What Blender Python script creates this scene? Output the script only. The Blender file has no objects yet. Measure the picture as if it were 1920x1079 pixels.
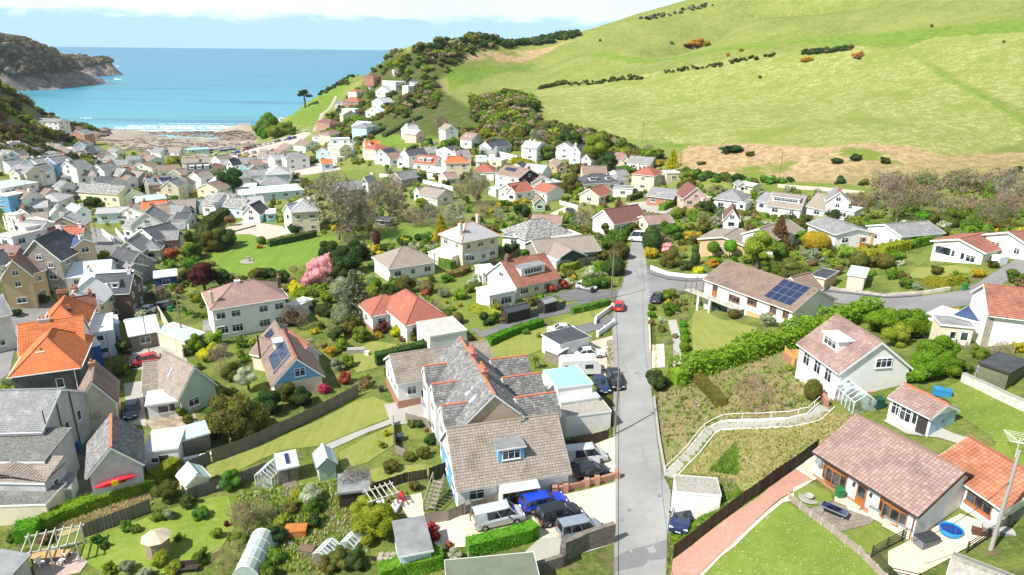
import bpy,bmesh,math,random
import numpy as np
from mathutils import Vector,Matrix
random.seed(7);np.random.seed(7)
R = math.radians
sc = bpy.context.scene
COL = sc.collection
# ---------------------------------------------------------------- camera, sky, sun, exposure
CAMZ = 62.0
PITCH = R(19.15);ROLL = R(0.6);FPX = 1280.0
cam_d = bpy.data.cameras.new("camera"); cam = bpy.data.objects.new("camera", cam_d); COL.objects.link(cam)
cam_d.sensor_width = 36;cam_d.lens = 24;cam_d.clip_start = 1;cam_d.clip_end = 60000
CM = Matrix.Rotation(math.pi / 2 - PITCH, 4, 'X') @ Matrix.Rotation(ROLL, 4, 'Z')
CM.translation = (0,0,CAMZ);cam.matrix_world = CM
sc.camera = cam
CR = np.array(CM.to_3x3())
SUN_EL = R(48); SUN_DIR = np.array([-0.85, -0.53])            # horizontal direction towards the sun
az = math.atan2(SUN_DIR[0],SUN_DIR[1])
world = bpy.data.worlds.new("World"); sc.world = world; world.use_nodes = True
def setup_world():
 nt = world.node_tree;N = nt.nodes;L = nt.links;N.clear()
 out = N.new('ShaderNodeOutputWorld'); bg = N.new('ShaderNodeBackground'); L.new(bg.outputs[0], out.inputs[0])
 sky = N.new('ShaderNodeTexSky'); sky.sky_type = 'NISHITA'; sky.sun_disc = False
 sky.sun_elevation = SUN_EL;sky.sun_rotation = az;sky.altitude = 60;sky.air_density = 1.0;sky.dust_density = 0.3;sky.ozone_density = 2.0
 bg.inputs[1].default_value = 0.077
 tc = N.new('ShaderNodeTexCoord'); sep = N.new('ShaderNodeSeparateXYZ'); L.new(tc.outputs['Generated'], sep.inputs[0])
 # real cloud deck: direction projected on a high plane, ragged lower edge a few degrees above the horizon
 def math_(op,a,b=None,c=None):
  m = N.new('ShaderNodeMath'); m.operation = op
  for i,x in enumerate((a,b,c)):
   if x is None: continue
   if hasattr(x, 'default_value') or hasattr(x, 'links'): L.new(x, m.inputs[i])
   else: m.inputs[i].default_value = x
  return m.outputs[0]
 mp = N.new('ShaderNodeMapping'); mp.inputs['Scale'].default_value = (16, 16, 60); L.new(tc.outputs['Generated'], mp.inputs[0])
 n1 = N.new('ShaderNodeTexNoise'); n1.inputs['Scale'].default_value = 1.0; n1.inputs['Detail'].default_value = 7; n1.inputs['Roughness'].default_value = .58
 L.new(mp.outputs[0], n1.inputs['Vector'])
 e = math_('ADD', sep.outputs[2], math_('MULTIPLY', math_('SUBTRACT', n1.outputs[0], 0.5), 0.042))
 mr = N.new('ShaderNodeMapRange'); L.new(e, mr.inputs[0])
 mr.inputs[1].default_value = 0.034;mr.inputs[2].default_value = 0.043
 n2 = N.new('ShaderNodeTexNoise'); n2.inputs['Scale'].default_value = 3.2; n2.inputs['Detail'].default_value = 6
 L.new(tc.outputs['Generated'], n2.inputs['Vector'])
 mr2 = N.new('ShaderNodeMapRange'); L.new(n2.outputs[0], mr2.inputs[0])
 mr2.inputs[1].default_value = 0.35;mr2.inputs[2].default_value = 0.6;mr2.inputs[3].default_value = 0.55;mr2.inputs[4].default_value = 1.0
 hi = N.new('ShaderNodeMapRange'); L.new(sep.outputs[2], hi.inputs[0])      # cover thins out higher up
 hi.inputs[1].default_value = 0.10;hi.inputs[2].default_value = 0.35;hi.inputs[3].default_value = 1.0;hi.inputs[4].default_value = 0.35
 hz_ = N.new('ShaderNodeMapRange'); L.new(sep.outputs[2], hz_.inputs[0]); hz_.inputs[1].default_value = -.01; hz_.inputs[2].default_value = .30; hz_.inputs[3].default_value = .92; hz_.inputs[4].default_value = 0
 mh = N.new('ShaderNodeMix'); mh.data_type = 'RGBA'; L.new(hz_.outputs[0], mh.inputs[0]); L.new(sky.outputs[0], mh.inputs[6]); mh.inputs[7].default_value = (4.5, 7.8, 10.0, 1)
 cov = math_('MULTIPLY', math_('MULTIPLY', mr.outputs[0], mr2.outputs[0]), hi.outputs[0])
 mx = N.new('ShaderNodeMix'); mx.data_type = 'RGBA'
 L.new(cov,mx.inputs[0]);L.new(mh.outputs[2],mx.inputs[6]);mx.inputs[7].default_value = (9.0,10.6,11.2,1)
 L.new(mx.outputs[2],bg.inputs[0])
setup_world()
sun_d = bpy.data.lights.new("sun", 'SUN'); sun_d.energy = 5.0; sun_d.angle = R(0.5); sun_d.color = (1, .955, .89)
sun = bpy.data.objects.new("sun", sun_d); COL.objects.link(sun)
sd = Vector((SUN_DIR[0] * math.cos(SUN_EL),SUN_DIR[1] * math.cos(SUN_EL),math.sin(SUN_EL)));sd.normalize()
sun.rotation_euler = sd.to_track_quat('Z', 'Y').to_euler()
sc.view_settings.view_transform = 'Standard'; sc.view_settings.look = 'None'
sc.view_settings.gamma = 1;sc.view_settings.use_curve_mapping = False
sc.view_settings.exposure = 0.6
sc.cycles.max_bounces = 5;sc.cycles.diffuse_bounces = 3;sc.cycles.glossy_bounces = 2;sc.cycles.transmission_bounces = 3
sc.cycles.transparent_max_bounces = 6;sc.cycles.use_denoising = True
sc.cycles.caustics_reflective = False;sc.cycles.caustics_refractive = False
# ---------------------------------------------------------------- rays and terrain
def ray(u,v):
 d = CR @ np.array([(u - 960) / FPX, -(v - 539.5) / FPX, -1.0]); return d      # unit view depth
def atH(u, v, H):                                                                 # point H metres below the camera
 d = ray(u,v);t = -H / d[2];return d * t + np.array([0,0,CAMZ])
def atD(u,v,D):
 return ray(u,v) * D + np.array([0,0,CAMZ])
def project(p):
 q = CR.T @ (np.asarray(p,float) - np.array([0,0,CAMZ]));return (960 + FPX * q[0] / -q[2],539.5 - FPX * q[1] / -q[2],-q[2])
CTRL = [ # u, v, H (below camera)
 # road, near floor
 (1200,1079,42.3),(1200,900,42.2),(1190,740,42.3),(1185,600,42.2),(1195,500,42.5),(1195,450,42),
 (1000,1079,42.5),(1000,900,42.6),(900,720,43.2),(960,600,42.6),(1080,560,42.3),
 (700,1000,44),(700,800,44),(600,640,44.4),(800,620,43.4),(460,600,44.6),(560,480,45),(720,520,44),(880,490,43),
 (400,1000,44.6),(300,860,44.8),(100,1000,45.2),(20,1000,45.4),(60,850,45.6),(200,700,45.4),(40,640,46),(300,640,45),(150,540,46.5),(300,500,46.5),
 (200,1300,45),(700,1300,43.5),(1200,1300,42.3),(-300,700,46),(-400,1000,46),
 # valley floor towards the beach
 (160,420,48),(20,420,48.5),(350,420,47.5),(500,400,46),(700,400,44.5),(150,340,51.5),(60,310,50),(300,340,51.5),(450,350,50),(560,330,49),
 (700,340,45),(860,360,42.5),(1000,350,41.5),(220,290,56),(380,295,56.5),(480,300,55.5),(560,280,53),(130,300,54),
 (240,262,60.0),(350,262,60.2),(460,262,59.3),(250,276,57.8),(350,276,57.6),(430,278,57.4),(180,268,57.6),(300,250,61.6),(420,250,61.5),(180,248,60.0),(220,240,61.8),
 # left wooded side
 (-150,400,45),(-100,300,36),(0,300,46),(40,278,49),(70,268,51),(100,262,55),(-300,300,20),
 # right near: gardens climbing
 (1270,1000,42),(1262,880,42),(1235,760,41.6),(1225,620,41.6),(1245,530,41.8),(1330,980,38.6),(1400,900,36.6),(1480,960,37.4),(1560,900,36),
 (1640,1000,36.6),(1500,1079,38),(1350,1079,40.8),(1700,1050,35.8),(1800,980,35),(1900,1000,34),(1850,1079,36),
 (1330,820,38.5),(1400,760,37.2),(1500,720,35.8),(1580,740,34.8),(1640,730,34),(1730,800,33.4),(1850,760,32),(1900,880,32.6),(1900,700,31),
 (1350,640,39),(1400,590,38.4),(1300,580,40.6),(1470,600,37.6),(1560,570,37.0),(1560,640,35.6),(1700,580,35.6),(1850,560,33.2),(1910,500,31.6),(1780,640,32.8),(1900,620,31.5),
 (2050,800,29),(2050,1100,31),(2100,560,26),
 # middle right
 (1300,470,40.5),(1380,480,38.4),(1460,480,37),(1560,500,36.6),(1640,470,35.4),(1740,500,34.2),(1830,490,32.6),(1900,470,31.4),
 (1050,430,42.2),(1170,400,41.6),(1300,400,39.4),(1400,400,38),(1500,395,37.2),(1640,420,35.6),(1780,420,33.4),(1900,400,31.4),
 (1200,340,40.2),(1120,370,41.2),(1260,350,39.4),(1000,290,38),(940,300,39.6),(1100,300,37.8),(1200,300,37),
 # hill foot and face
 (1300,320,36),(1450,335,35.2),(1600,345,33.6),(1750,350,32),(1900,350,31),
 (1300,250,29.6),(1450,260,28),(1600,270,26.5),(1750,270,25.3),(1900,265,24.6),
 (1150,250,32.5),(1300,190,22.5),(1450,190,20.5),(1600,190,18),(1900,190,15),
 (1300,130,10.6),(1450,120,7.6),(1600,95,1.4),(1900,110,3.4),
 (1000,240,33),(1010,180,25.6),(1100,150,17),(1000,130,13.2),(900,150,19.6),(830,130,14.6),(830,175,26.5),(900,210,29),(960,250,34.5),(850,230,34),
 (780,200,32),(720,240,39),(660,250,43),(760,280,41),(850,280,40),(700,190,33),(740,160,25.5),(640,215,41),(600,245,48),(560,250,51),
 (530,222,46),(600,182,33),(680,142,20),(560,205,42),(620,200,38.5),(520,240,53),(495,262,57),(500,236,55),
 (-150,300,30),(-150,620,46.5),(-200,520,47),(-120,450,47.5),(-160,380,47),(-60,340,48),(-500,600,46.5),(-500,450,46)]
CTRD = [ # u, v, view depth (skyline and behind)
 (-100,155,400),(0,168,425),(30,184,430),(60,202,435),(82,219,440),(96,236,445),(20,225,370),(60,240,385),(730,119,500),(765,105,505),(800,97,515),(860,84,540),(930,84,560),(1000,84,560),(1080,68,560),(1200,36,560),(1370,2,560),(1600,-60,520),(1900,-100,420),(1900,0,335),(1600,20,400),(1370,60,440),(1200,90,455),(1080,110,470)]
pts = [atH(*c) for c in CTRL] + [atD(*c) for c in CTRD]
# land beyond the crest falls away again
for (u,v,D,dz) in [(0,168,520,-40),(60,202,520,-30),(-100,155,520,-30),(760,104,640,-40),(860,84,700,-40),(1000,84,720,-45),(1200,36,720,-40),(1370,2,720,-20),(1600,-60,680,-5),(1900,-100,600,10)]:
 p = atD(u,v,D);p[2] += dz;pts.append(p)
PTS = np.array(pts)
def tps_fit(P,lam=2.0):
 n = len(P);X = P[:,:2] / 100.0
 d = np.linalg.norm(X[:,None] - X[None],axis=2);K = np.where(d > 0,d * d * np.log(d + 1e-12),0)
 A = np.zeros((n + 3,n + 3));A[:n,:n] = K + lam * 1e-3 * np.eye(n);A[:n,n] = 1;A[:n,n + 1:] = X;A[n,:n] = 1;A[n + 1:,:n] = X.T
 b = np.zeros(n + 3);b[:n] = P[:,2]
 return np.linalg.solve(A,b),X
TW,TX = tps_fit(PTS)
def tps(x,y):
 q = np.stack([np.ravel(x),np.ravel(y)],1) / 100.0;out = np.empty(len(q));n = len(TX)
 for i in range(0,len(q),20000):
  c = q[i:i + 20000];d2 = ((c[:,None,:] - TX[None]) ** 2).sum(2)
  K = np.where(d2 > 1e-14,0.5 * d2 * np.log(d2 + 1e-14),0)
  out[i:i + 20000] = K @ TW[:n] + TW[n] + c @ TW[n + 1:]
 return out.reshape(np.shape(x))
def seg_sd(px, py, poly):                       # signed distance, positive inside
 px = np.asarray(px,float);py = np.asarray(py,float);best = np.full(px.shape,1e18);ins = np.zeros(px.shape,bool)
 n = len(poly)
 for i in range(n):
  ax,ay = poly[i];bx,by = poly[(i + 1) % n];dx,dy = bx - ax,by - ay
  t = np.clip(((px - ax) * dx + (py - ay) * dy) / (dx * dx + dy * dy + 1e-12),0,1)
  best = np.minimum(best,(px - ax - t * dx) ** 2 + (py - ay - t * dy) ** 2)
  c = ((ay > py) != (by > py));xi = ax + (py - ay) * dx / (dy if dy != 0 else 1e-12);ins ^= c & (px < xi)
 return np.where(ins,1,-1) * np.sqrt(best)
shore = [atH(*c)[:2] for c in [(-60,222,62),(88,222,62),(105,226,62),(160,236,62),(212,231,62),(216,243,62),(300,247,62),(400,246.5,62),(474,241,62)]]
cliff = []
for c in [(502,230,53),(530,213,44),(560,198,40),(600,175,31.5),(680,136,18.5),(730,115,10)]:
 p = atH(*c)[:2];cliff.append(p + np.array([-7,9]))
cliff += [atD(760,104,520)[:2],atD(800,95,560)[:2],np.array([0,900]),np.array([100,1600])]
COAST = [np.array([-900,250])] + [np.array([-650,480])] + shore + cliff + [np.array([1500,1600]),np.array([1500,-100]),np.array([-900,-100])]
def sstep(a,b,x):
 t = np.clip((x - a) / (b - a),0,1);return t * t * (3 - 2 * t)
def axis(lo,hi,mid0,mid1,fine,grow):
 a = list(np.arange(mid0,mid1 + 1e-6,fine));s = fine;x = mid1
 while x < hi: s *= grow;x += s;a.append(x)
 s = fine;x = mid0;pre = []
 while x > lo: s *= grow;x -= s;pre.append(x)
 return np.array(pre[::-1] + a)
GX = axis(-700,1100,-110,130,1.5,1.022)
GY = axis(10,1300,22,170,1.5,1.012)
MX,MY = np.meshgrid(GX,GY)
Z = tps(MX,MY)
mask = sstep(-14,12,seg_sd(MX,MY,COAST))
def vnoise(x, y, s, seed):                       # cheap smooth value noise
 rs = np.random.RandomState(seed);T = rs.rand(64,64);fx = np.asarray(x) / s;fy = np.asarray(y) / s
 ix = np.floor(fx).astype(int);iy = np.floor(fy).astype(int);tx = fx - ix;ty = fy - iy;tx = tx * tx * (3 - 2 * tx);ty = ty * ty * (3 - 2 * ty)
 g = lambda a,b: T[a % 64,b % 64]
 return (g(ix,iy) * (1 - tx) + g(ix + 1,iy) * tx) * (1 - ty) + (g(ix,iy + 1) * (1 - tx) + g(ix + 1,iy + 1) * tx) * ty
Z = -7 + (Z + 7) * mask
far = sstep(180,380,MY)
Z += far * mask * ((vnoise(MX,MY,38,1) - .5) * 1.6 + (vnoise(MX,MY,13,2) - .5) * .7) * sstep(1.5,6,Z)
beach = mask * (1 - sstep(2.5,6,Z)) * sstep(-0.5,.4,Z) * (MY > 300)
Z += beach * ((vnoise(MX,MY * 1.6,7,3) - .4) * 1.5 + (vnoise(MX,MY,22,4) - .5) * 1.0)
def hz(x,y):
 x = min(max(float(x),GX[0] + .01),GX[-1] - .01);y = min(max(float(y),GY[0] + .01),GY[-1] - .01)
 i = int(np.searchsorted(GX,x)) - 1;j = int(np.searchsorted(GY,y)) - 1
 i = max(i,0);j = max(j,0)
 tx = (x - GX[i]) / (GX[i + 1] - GX[i]);ty = (y - GY[j]) / (GY[j + 1] - GY[j])
 return (Z[j,i] * (1 - tx) + Z[j,i + 1] * tx) * (1 - ty) + (Z[j + 1,i] * (1 - tx) + Z[j + 1,i + 1] * tx) * ty
def G(u, v, dz=0.0):                              # where the ray of a pixel meets the ground (raised by dz)
 d = ray(u,v);t = 25.0;prev = None
 while t < 1500:
  p = d * t;h = hz(p[0],p[1]) + dz;f = CAMZ + p[2] - h
  if f < 0:
   lo,hi = t / 1.024,t
   for _ in range(13):
    m = (lo + hi) / 2;q = d * m
    if CAMZ + q[2] - hz(q[0],q[1]) - dz < 0: hi = m
    else: lo = m
   q = d * hi; return np.array([q[0], q[1], CAMZ + q[2] - dz])    # the ground point below it
  t *= 1.024
 q = d * 600;return np.array([q[0],q[1],max(hz(q[0],q[1]),0)])
# ---------------------------------------------------------------- mesh helpers
class MB:
 def __init__(s): s.v = [];s.f = [];s.m = [];s.c = []
 def add(s,vs,fs,m=0):
  o = len(s.v);s.v += [tuple(map(float,p)) for p in vs];s.f += [tuple(i + o for i in f) for f in fs];s.m += [m] * len(fs);return s
 def box(s,x0,y0,z0,x1,y1,z1,m=0):
  return s.add([(x0,y0,z0),(x1,y0,z0),(x1,y1,z0),(x0,y1,z0),(x0,y0,z1),(x1,y0,z1),(x1,y1,z1),(x0,y1,z1)],
      [(0,3,2,1),(4,5,6,7),(0,1,5,4),(1,2,6,5),(2,3,7,6),(3,0,4,7)],m)
 def bar(s,a,b,w,h=None,m=0):
  h = h or w;a = Vector(a);b = Vector(b);d = (b - a).normalized()
  up = Vector((0,0,1)) if abs(d.z) < .95 else Vector((1,0,0));r = d.cross(up).normalized();t = r.cross(d)
  vs = [p + r * (i * w / 2) + t * (j * h / 2) for p in (a,b) for (i,j) in ((-1,-1),(1,-1),(1,1),(-1,1))]
  return s.add(vs,[(0,1,2,3),(7,6,5,4),(0,4,5,1),(1,5,6,2),(2,6,7,3),(3,7,4,0)],m)
 def tube(s,pts,rad,n=6,m=0,cap=True):
  pts = [Vector(p) for p in pts]; rad = rad if hasattr(rad, '__len__') else [rad] * len(pts); rings = []
  for i,p in enumerate(pts):
   d = (pts[min(i + 1,len(pts) - 1)] - pts[max(i - 1,0)]).normalized();up = Vector((0,0,1)) if abs(d.z) < .9 else Vector((1,0,0))
   r = d.cross(up).normalized();t = r.cross(d);rings.append([p + (r * math.cos(k * 2 * math.pi / n) + t * math.sin(k * 2 * math.pi / n)) * rad[i] for k in range(n)])
  vs = [q for r_ in rings for q in r_];fs = []
  for i in range(len(pts) - 1):
   for k in range(n): a = i * n + k;b = i * n + (k + 1) % n;fs.append((a,b,b + n,a + n))
  if cap: fs += [tuple(range(n))[::-1],tuple((len(pts) - 1) * n + k for k in range(n))]
  return s.add(vs,fs,m)
 def lathe(s,prof,n=10,c=(0,0,0),m=0):
  vs = [(c[0] + r * math.cos(k * 2 * math.pi / n),c[1] + r * math.sin(k * 2 * math.pi / n),c[2] + z) for (r,z) in prof for k in range(n)];fs = []
  for i in range(len(prof) - 1):
   for k in range(n): a = i * n + k;b = i * n + (k + 1) % n;fs.append((a,b,b + n,a + n))
  fs.append(tuple(range(n))[::-1]);fs.append(tuple((len(prof) - 1) * n + k for k in range(n)))
  return s.add(vs,fs,m)
 def mesh(s,name,mats,uv=True,smooth=False):
  me = bpy.data.meshes.new(name);me.from_pydata(s.v,[],s.f)
  for m in (mats if isinstance(mats,(list,tuple)) else [mats]): me.materials.append(m)
  if len(me.materials) > 1: me.polygons.foreach_set('material_index', s.m)
  if smooth: me.polygons.foreach_set('use_smooth', [True] * len(me.polygons))
  if uv and len(s.f) < 60000:
   ul = me.uv_layers.new(name='UVMap'); me.update(); data = np.zeros(len(me.loops) * 2)
   for p in me.polygons:
    n = p.normal
    if abs(n.z) > .97: a = Vector((1,0,0));b = Vector((0,1,0))
    else: a = Vector((0,0,1)).cross(n).normalized();b = n.cross(a)
    for li in p.loop_indices:
     q = me.vertices[me.loops[li].vertex_index].co;data[2 * li] = q.dot(a);data[2 * li + 1] = q.dot(b)
   ul.data.foreach_set('uv', data)
  me.update();return me
 def obj(s,name,mats,parent=None,loc=None,rz=0,**k):
  o = bpy.data.objects.new(name,s.mesh(name,mats,**k));COL.objects.link(o)
  if parent: o.parent = parent
  if loc is not None: o.location = Vector(loc)
  if rz: o.rotation_euler.z = rz
  return o
def inst(name,me,parent=None,loc=(0,0,0),rz=0,sc_=None,mat=None):
 o = bpy.data.objects.new(name,me);COL.objects.link(o)
 if parent: o.parent = parent
 o.location = Vector(loc);o.rotation_euler.z = rz
 if sc_ is not None: o.scale = sc_ if hasattr(sc_, '__len__') else (sc_,) * 3
 if mat is not None and o.material_slots: o.material_slots[0].link = 'OBJECT'; o.material_slots[0].material = mat
 return o
def empty(name,loc,rz=0):
 o = bpy.data.objects.new(name,None);COL.objects.link(o);o.location = Vector(loc);o.rotation_euler.z = rz;o.empty_display_size = .2;return o
LABELS = []
def tag(o, label=None, cat=None, group=None, kind=None, uv=None):
 if cat: o['category'] = cat
 if group: o['group'] = group
 if kind: o['kind'] = kind
 if label: o['label'] = label; LABELS.append((o, label, uv))
 return o
# ---------------------------------------------------------------- materials
MATS = {}
def nd(nt,t,**k):
 n = nt.nodes.new(t)
 for a,b in k.items():
  if a.startswith('i_'):
   key = a[2:]; n.inputs[int(key) if key.isdigit() else key.replace('_', ' ')].default_value = b
  else: setattr(n,a,b)
 return n
def base(name,rough=.8,spec=.3):
 m = bpy.data.materials.new(name); m.use_nodes = True; nt = m.node_tree; p = nt.nodes['Principled BSDF']
 p.inputs['Roughness'].default_value = rough; p.inputs['Specular IOR Level'].default_value = spec; return m, nt, p
def rgb(c): return (c[0],c[1],c[2],1)
def mul(c,k): return tuple(min(1,x * k) for x in c)
def noise_mix(nt,c1,c2,scale,lo=.35,hi=.65,detail=4,vec=None,rough=.6):
 n = nd(nt, 'ShaderNodeTexNoise', i_Scale=scale, i_Detail=detail, i_Roughness=rough)
 if vec is None:
  g = nd(nt, 'ShaderNodeNewGeometry'); nt.links.new(g.outputs['Position'], n.inputs['Vector'])
 else: nt.links.new(vec, n.inputs['Vector'])
 mr = nd(nt, 'ShaderNodeMapRange'); mr.inputs[1].default_value = lo; mr.inputs[2].default_value = hi; nt.links.new(n.outputs[0], mr.inputs[0])
 mx = nd(nt, 'ShaderNodeMix', data_type='RGBA'); nt.links.new(mr.outputs[0], mx.inputs[0])
 for i,c in ((6,c1),(7,c2)):
  if isinstance(c,tuple): mx.inputs[i].default_value = rgb(c)
  else: nt.links.new(c,mx.inputs[i])
 return mx.outputs[2],n.outputs[0]
def bump(nt,p,h,strength=.3,dist=.05):
 b = nd(nt, 'ShaderNodeBump'); b.inputs['Strength'].default_value = strength; b.inputs['Distance'].default_value = dist
 nt.links.new(h, b.inputs['Height']); nt.links.new(b.outputs[0], p.inputs['Normal'])
def plain(name,c,rough=.8,var=.12,scale=.8,spec=.3,dirt=None,dscale=.35):
 if name in MATS: return MATS[name]
 m,nt,p = base(name,rough,spec)
 col,h = noise_mix(nt,mul(c,1 - var),mul(c,1 + var * .6),scale)
 if dirt:
  col,_ = noise_mix(nt,col,dirt,dscale,.56,.78,6)
 nt.links.new(col, p.inputs['Base Color']); bump(nt, p, h, .15, .02); MATS[name] = m; return m
def tiled(name,c1,c2,w,h,mortar,rough=.85,msize=.02,moss=None,off=.5,bstr=.7,bdist=.03,mosslo=.55,mscale=.5,big=True):
 if name in MATS: return MATS[name]
 m,nt,p = base(name,rough,.25)
 uv = nd(nt, 'ShaderNodeUVMap'); br = nd(nt, 'ShaderNodeTexBrick'); br.offset = off
 br.inputs['Scale'].default_value = 1; br.inputs['Brick Width'].default_value = w; br.inputs['Row Height'].default_value = h
 br.inputs['Mortar Size'].default_value = msize; br.inputs['Mortar Smooth'].default_value = .3; br.inputs['Bias'].default_value = 0
 br.inputs['Color1'].default_value = rgb(c1); br.inputs['Color2'].default_value = rgb(c2); br.inputs['Mortar'].default_value = rgb(mortar)
 nt.links.new(uv.outputs[0], br.inputs['Vector']); col = br.outputs['Color']
 if big: col,_ = noise_mix(nt,col,mul(c1,.62),.7,.5,.8,5)
 if moss: col,_ = noise_mix(nt,col,moss,mscale,mosslo,mosslo + .16,8,rough=.7)
 nt.links.new(col, p.inputs['Base Color'])
 inv = nd(nt, 'ShaderNodeMath', operation='SUBTRACT'); inv.inputs[0].default_value = 1; nt.links.new(br.outputs['Fac'], inv.inputs[1])
 bump(nt,p,inv.outputs[0],bstr,bdist);MATS[name] = m;return m
def link_rand(nt,col,amt=.25,hue=.03):
 oi = nd(nt, 'ShaderNodeObjectInfo'); hs = nd(nt, 'ShaderNodeHueSaturation'); nt.links.new(col, hs.inputs['Color'])
 a = nd(nt, 'ShaderNodeMapRange'); a.inputs[3].default_value = 1 - amt; a.inputs[4].default_value = 1 + amt; nt.links.new(oi.outputs['Random'], a.inputs[0]); nt.links.new(a.outputs[0], hs.inputs['Value'])
 b = nd(nt, 'ShaderNodeMapRange'); b.inputs[3].default_value = .5 - hue; b.inputs[4].default_value = .5 + hue
 w = nd(nt, 'ShaderNodeMath', operation='FRACT'); w2 = nd(nt, 'ShaderNodeMath', operation='MULTIPLY'); w2.inputs[1].default_value = 7.31
 nt.links.new(oi.outputs['Random'], w2.inputs[0]); nt.links.new(w2.outputs[0], w.inputs[0]); nt.links.new(w.outputs[0], b.inputs[0]); nt.links.new(b.outputs[0], hs.inputs['Hue'])
 return hs.outputs[0]
def leafmat(name,c1,c2,c3=None,scale=1.2,trans=.35,amt=.2):
 if name in MATS: return MATS[name]
 c1,c2 = mul(c1,1.3),mul(c2,1.3);c3 = mul(c3,1.25) if c3 else None
 m = bpy.data.materials.new(name);m.use_nodes = True;nt = m.node_tree;nt.nodes.clear()
 out = nd(nt, 'ShaderNodeOutputMaterial'); d = nd(nt, 'ShaderNodeBsdfDiffuse'); t = nd(nt, 'ShaderNodeBsdfTranslucent'); mx = nd(nt, 'ShaderNodeMixShader'); mx.inputs[0].default_value = trans
 col,_ = noise_mix(nt,c1,c2,scale,.38,.62,5)
 if c3: col,_ = noise_mix(nt,col,c3,scale * 2.3,.55,.7,3)
 col = link_rand(nt,col,amt)
 nt.links.new(col,d.inputs[0]);nt.links.new(col,t.inputs[0]);nt.links.new(d.outputs[0],mx.inputs[1]);nt.links.new(t.outputs[0],mx.inputs[2]);nt.links.new(mx.outputs[0],out.inputs[0])
 MATS[name] = m;return m
def glass(name='window_glass', c=(.03, .04, .05), rough=.08):
 if name in MATS: return MATS[name]
 m, nt, p = base(name, rough, .6); col, _ = noise_mix(nt, mul(c, .5), mul(c, 2.2), 1.3, .4, .6, 1); nt.links.new(col, p.inputs['Base Color']); MATS[name] = m; return m
# ================================================================ terrain mesh
# ground kinds are areas of real ground cover (pixel outlines dropped on the land), feathered with noise in the material
def poly_w(pl,dz=0): return [G(u,v,dz)[:2] for (u,v) in pl]
AREAS = {
 'straw': [[(1003,170),(1200,140),(1330,118),(1470,100),(1600,85),(1700,95),(1920,235),(1925,262),(1800,300),(1600,290),(1300,270),(1170,262),(1080,240),(1010,205)],
   [(1700,85),(1760,70),(1925,60),(1925,215)]],
 'bracken': [[(1262,300),(1290,275),(1400,268),(1530,280),(1620,268),(1700,274),(1780,296),(1830,290),(1925,285),(1925,362),(1850,366),(1700,360),(1600,346),(1450,342),(1300,326)],
    [(818,135),(826,150),(848,178),(838,182),(818,160)],[(722,170),(776,180),(740,205),(715,225)],[(980,95),(1080,72),(1000,110),(850,112),(860,98)]],
 'scrub': [[(700,130),(760,104),(850,86),(930,84),(850,118),(822,150),(850,185),(900,210),(960,170),(1000,180),(1015,225),(1090,250),(1180,280),(1250,300),(1180,320),(1050,300),(900,270),(760,250),(640,260),(600,230),(640,190),(690,150)]],
 'sand': [[(190,238),(216,236),(480,232),(482,268),(420,282),(300,282),(215,276),(160,250)]],
 'rock': [[(100,222),(215,226),(215,242),(190,262),(160,262),(110,240)],[(280,250),(350,246),(400,250),(470,244),(480,262),(400,262),(330,257)]],
 'bright': [[(530,215),(560,198),(610,172),(672,142),(690,142),(640,180),(615,205),(590,238),(545,228)],[(700,250),(800,210),(880,195),(870,240),(820,262),(700,300),(690,290)],
   [(1175,262),(1300,282),(1290,262),(1190,240)],[(830,130),(850,170),(900,150),(1000,128),(1180,118),(1330,100),(1460,90),(1450,80),(1200,110),(1000,120)],
   [(1450,80),(1600,65),(1925,35),(1925,60),(1700,85),(1600,90)],[(1690,92),(1720,105),(1925,222),(1925,250),(1700,110)]],
}
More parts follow.
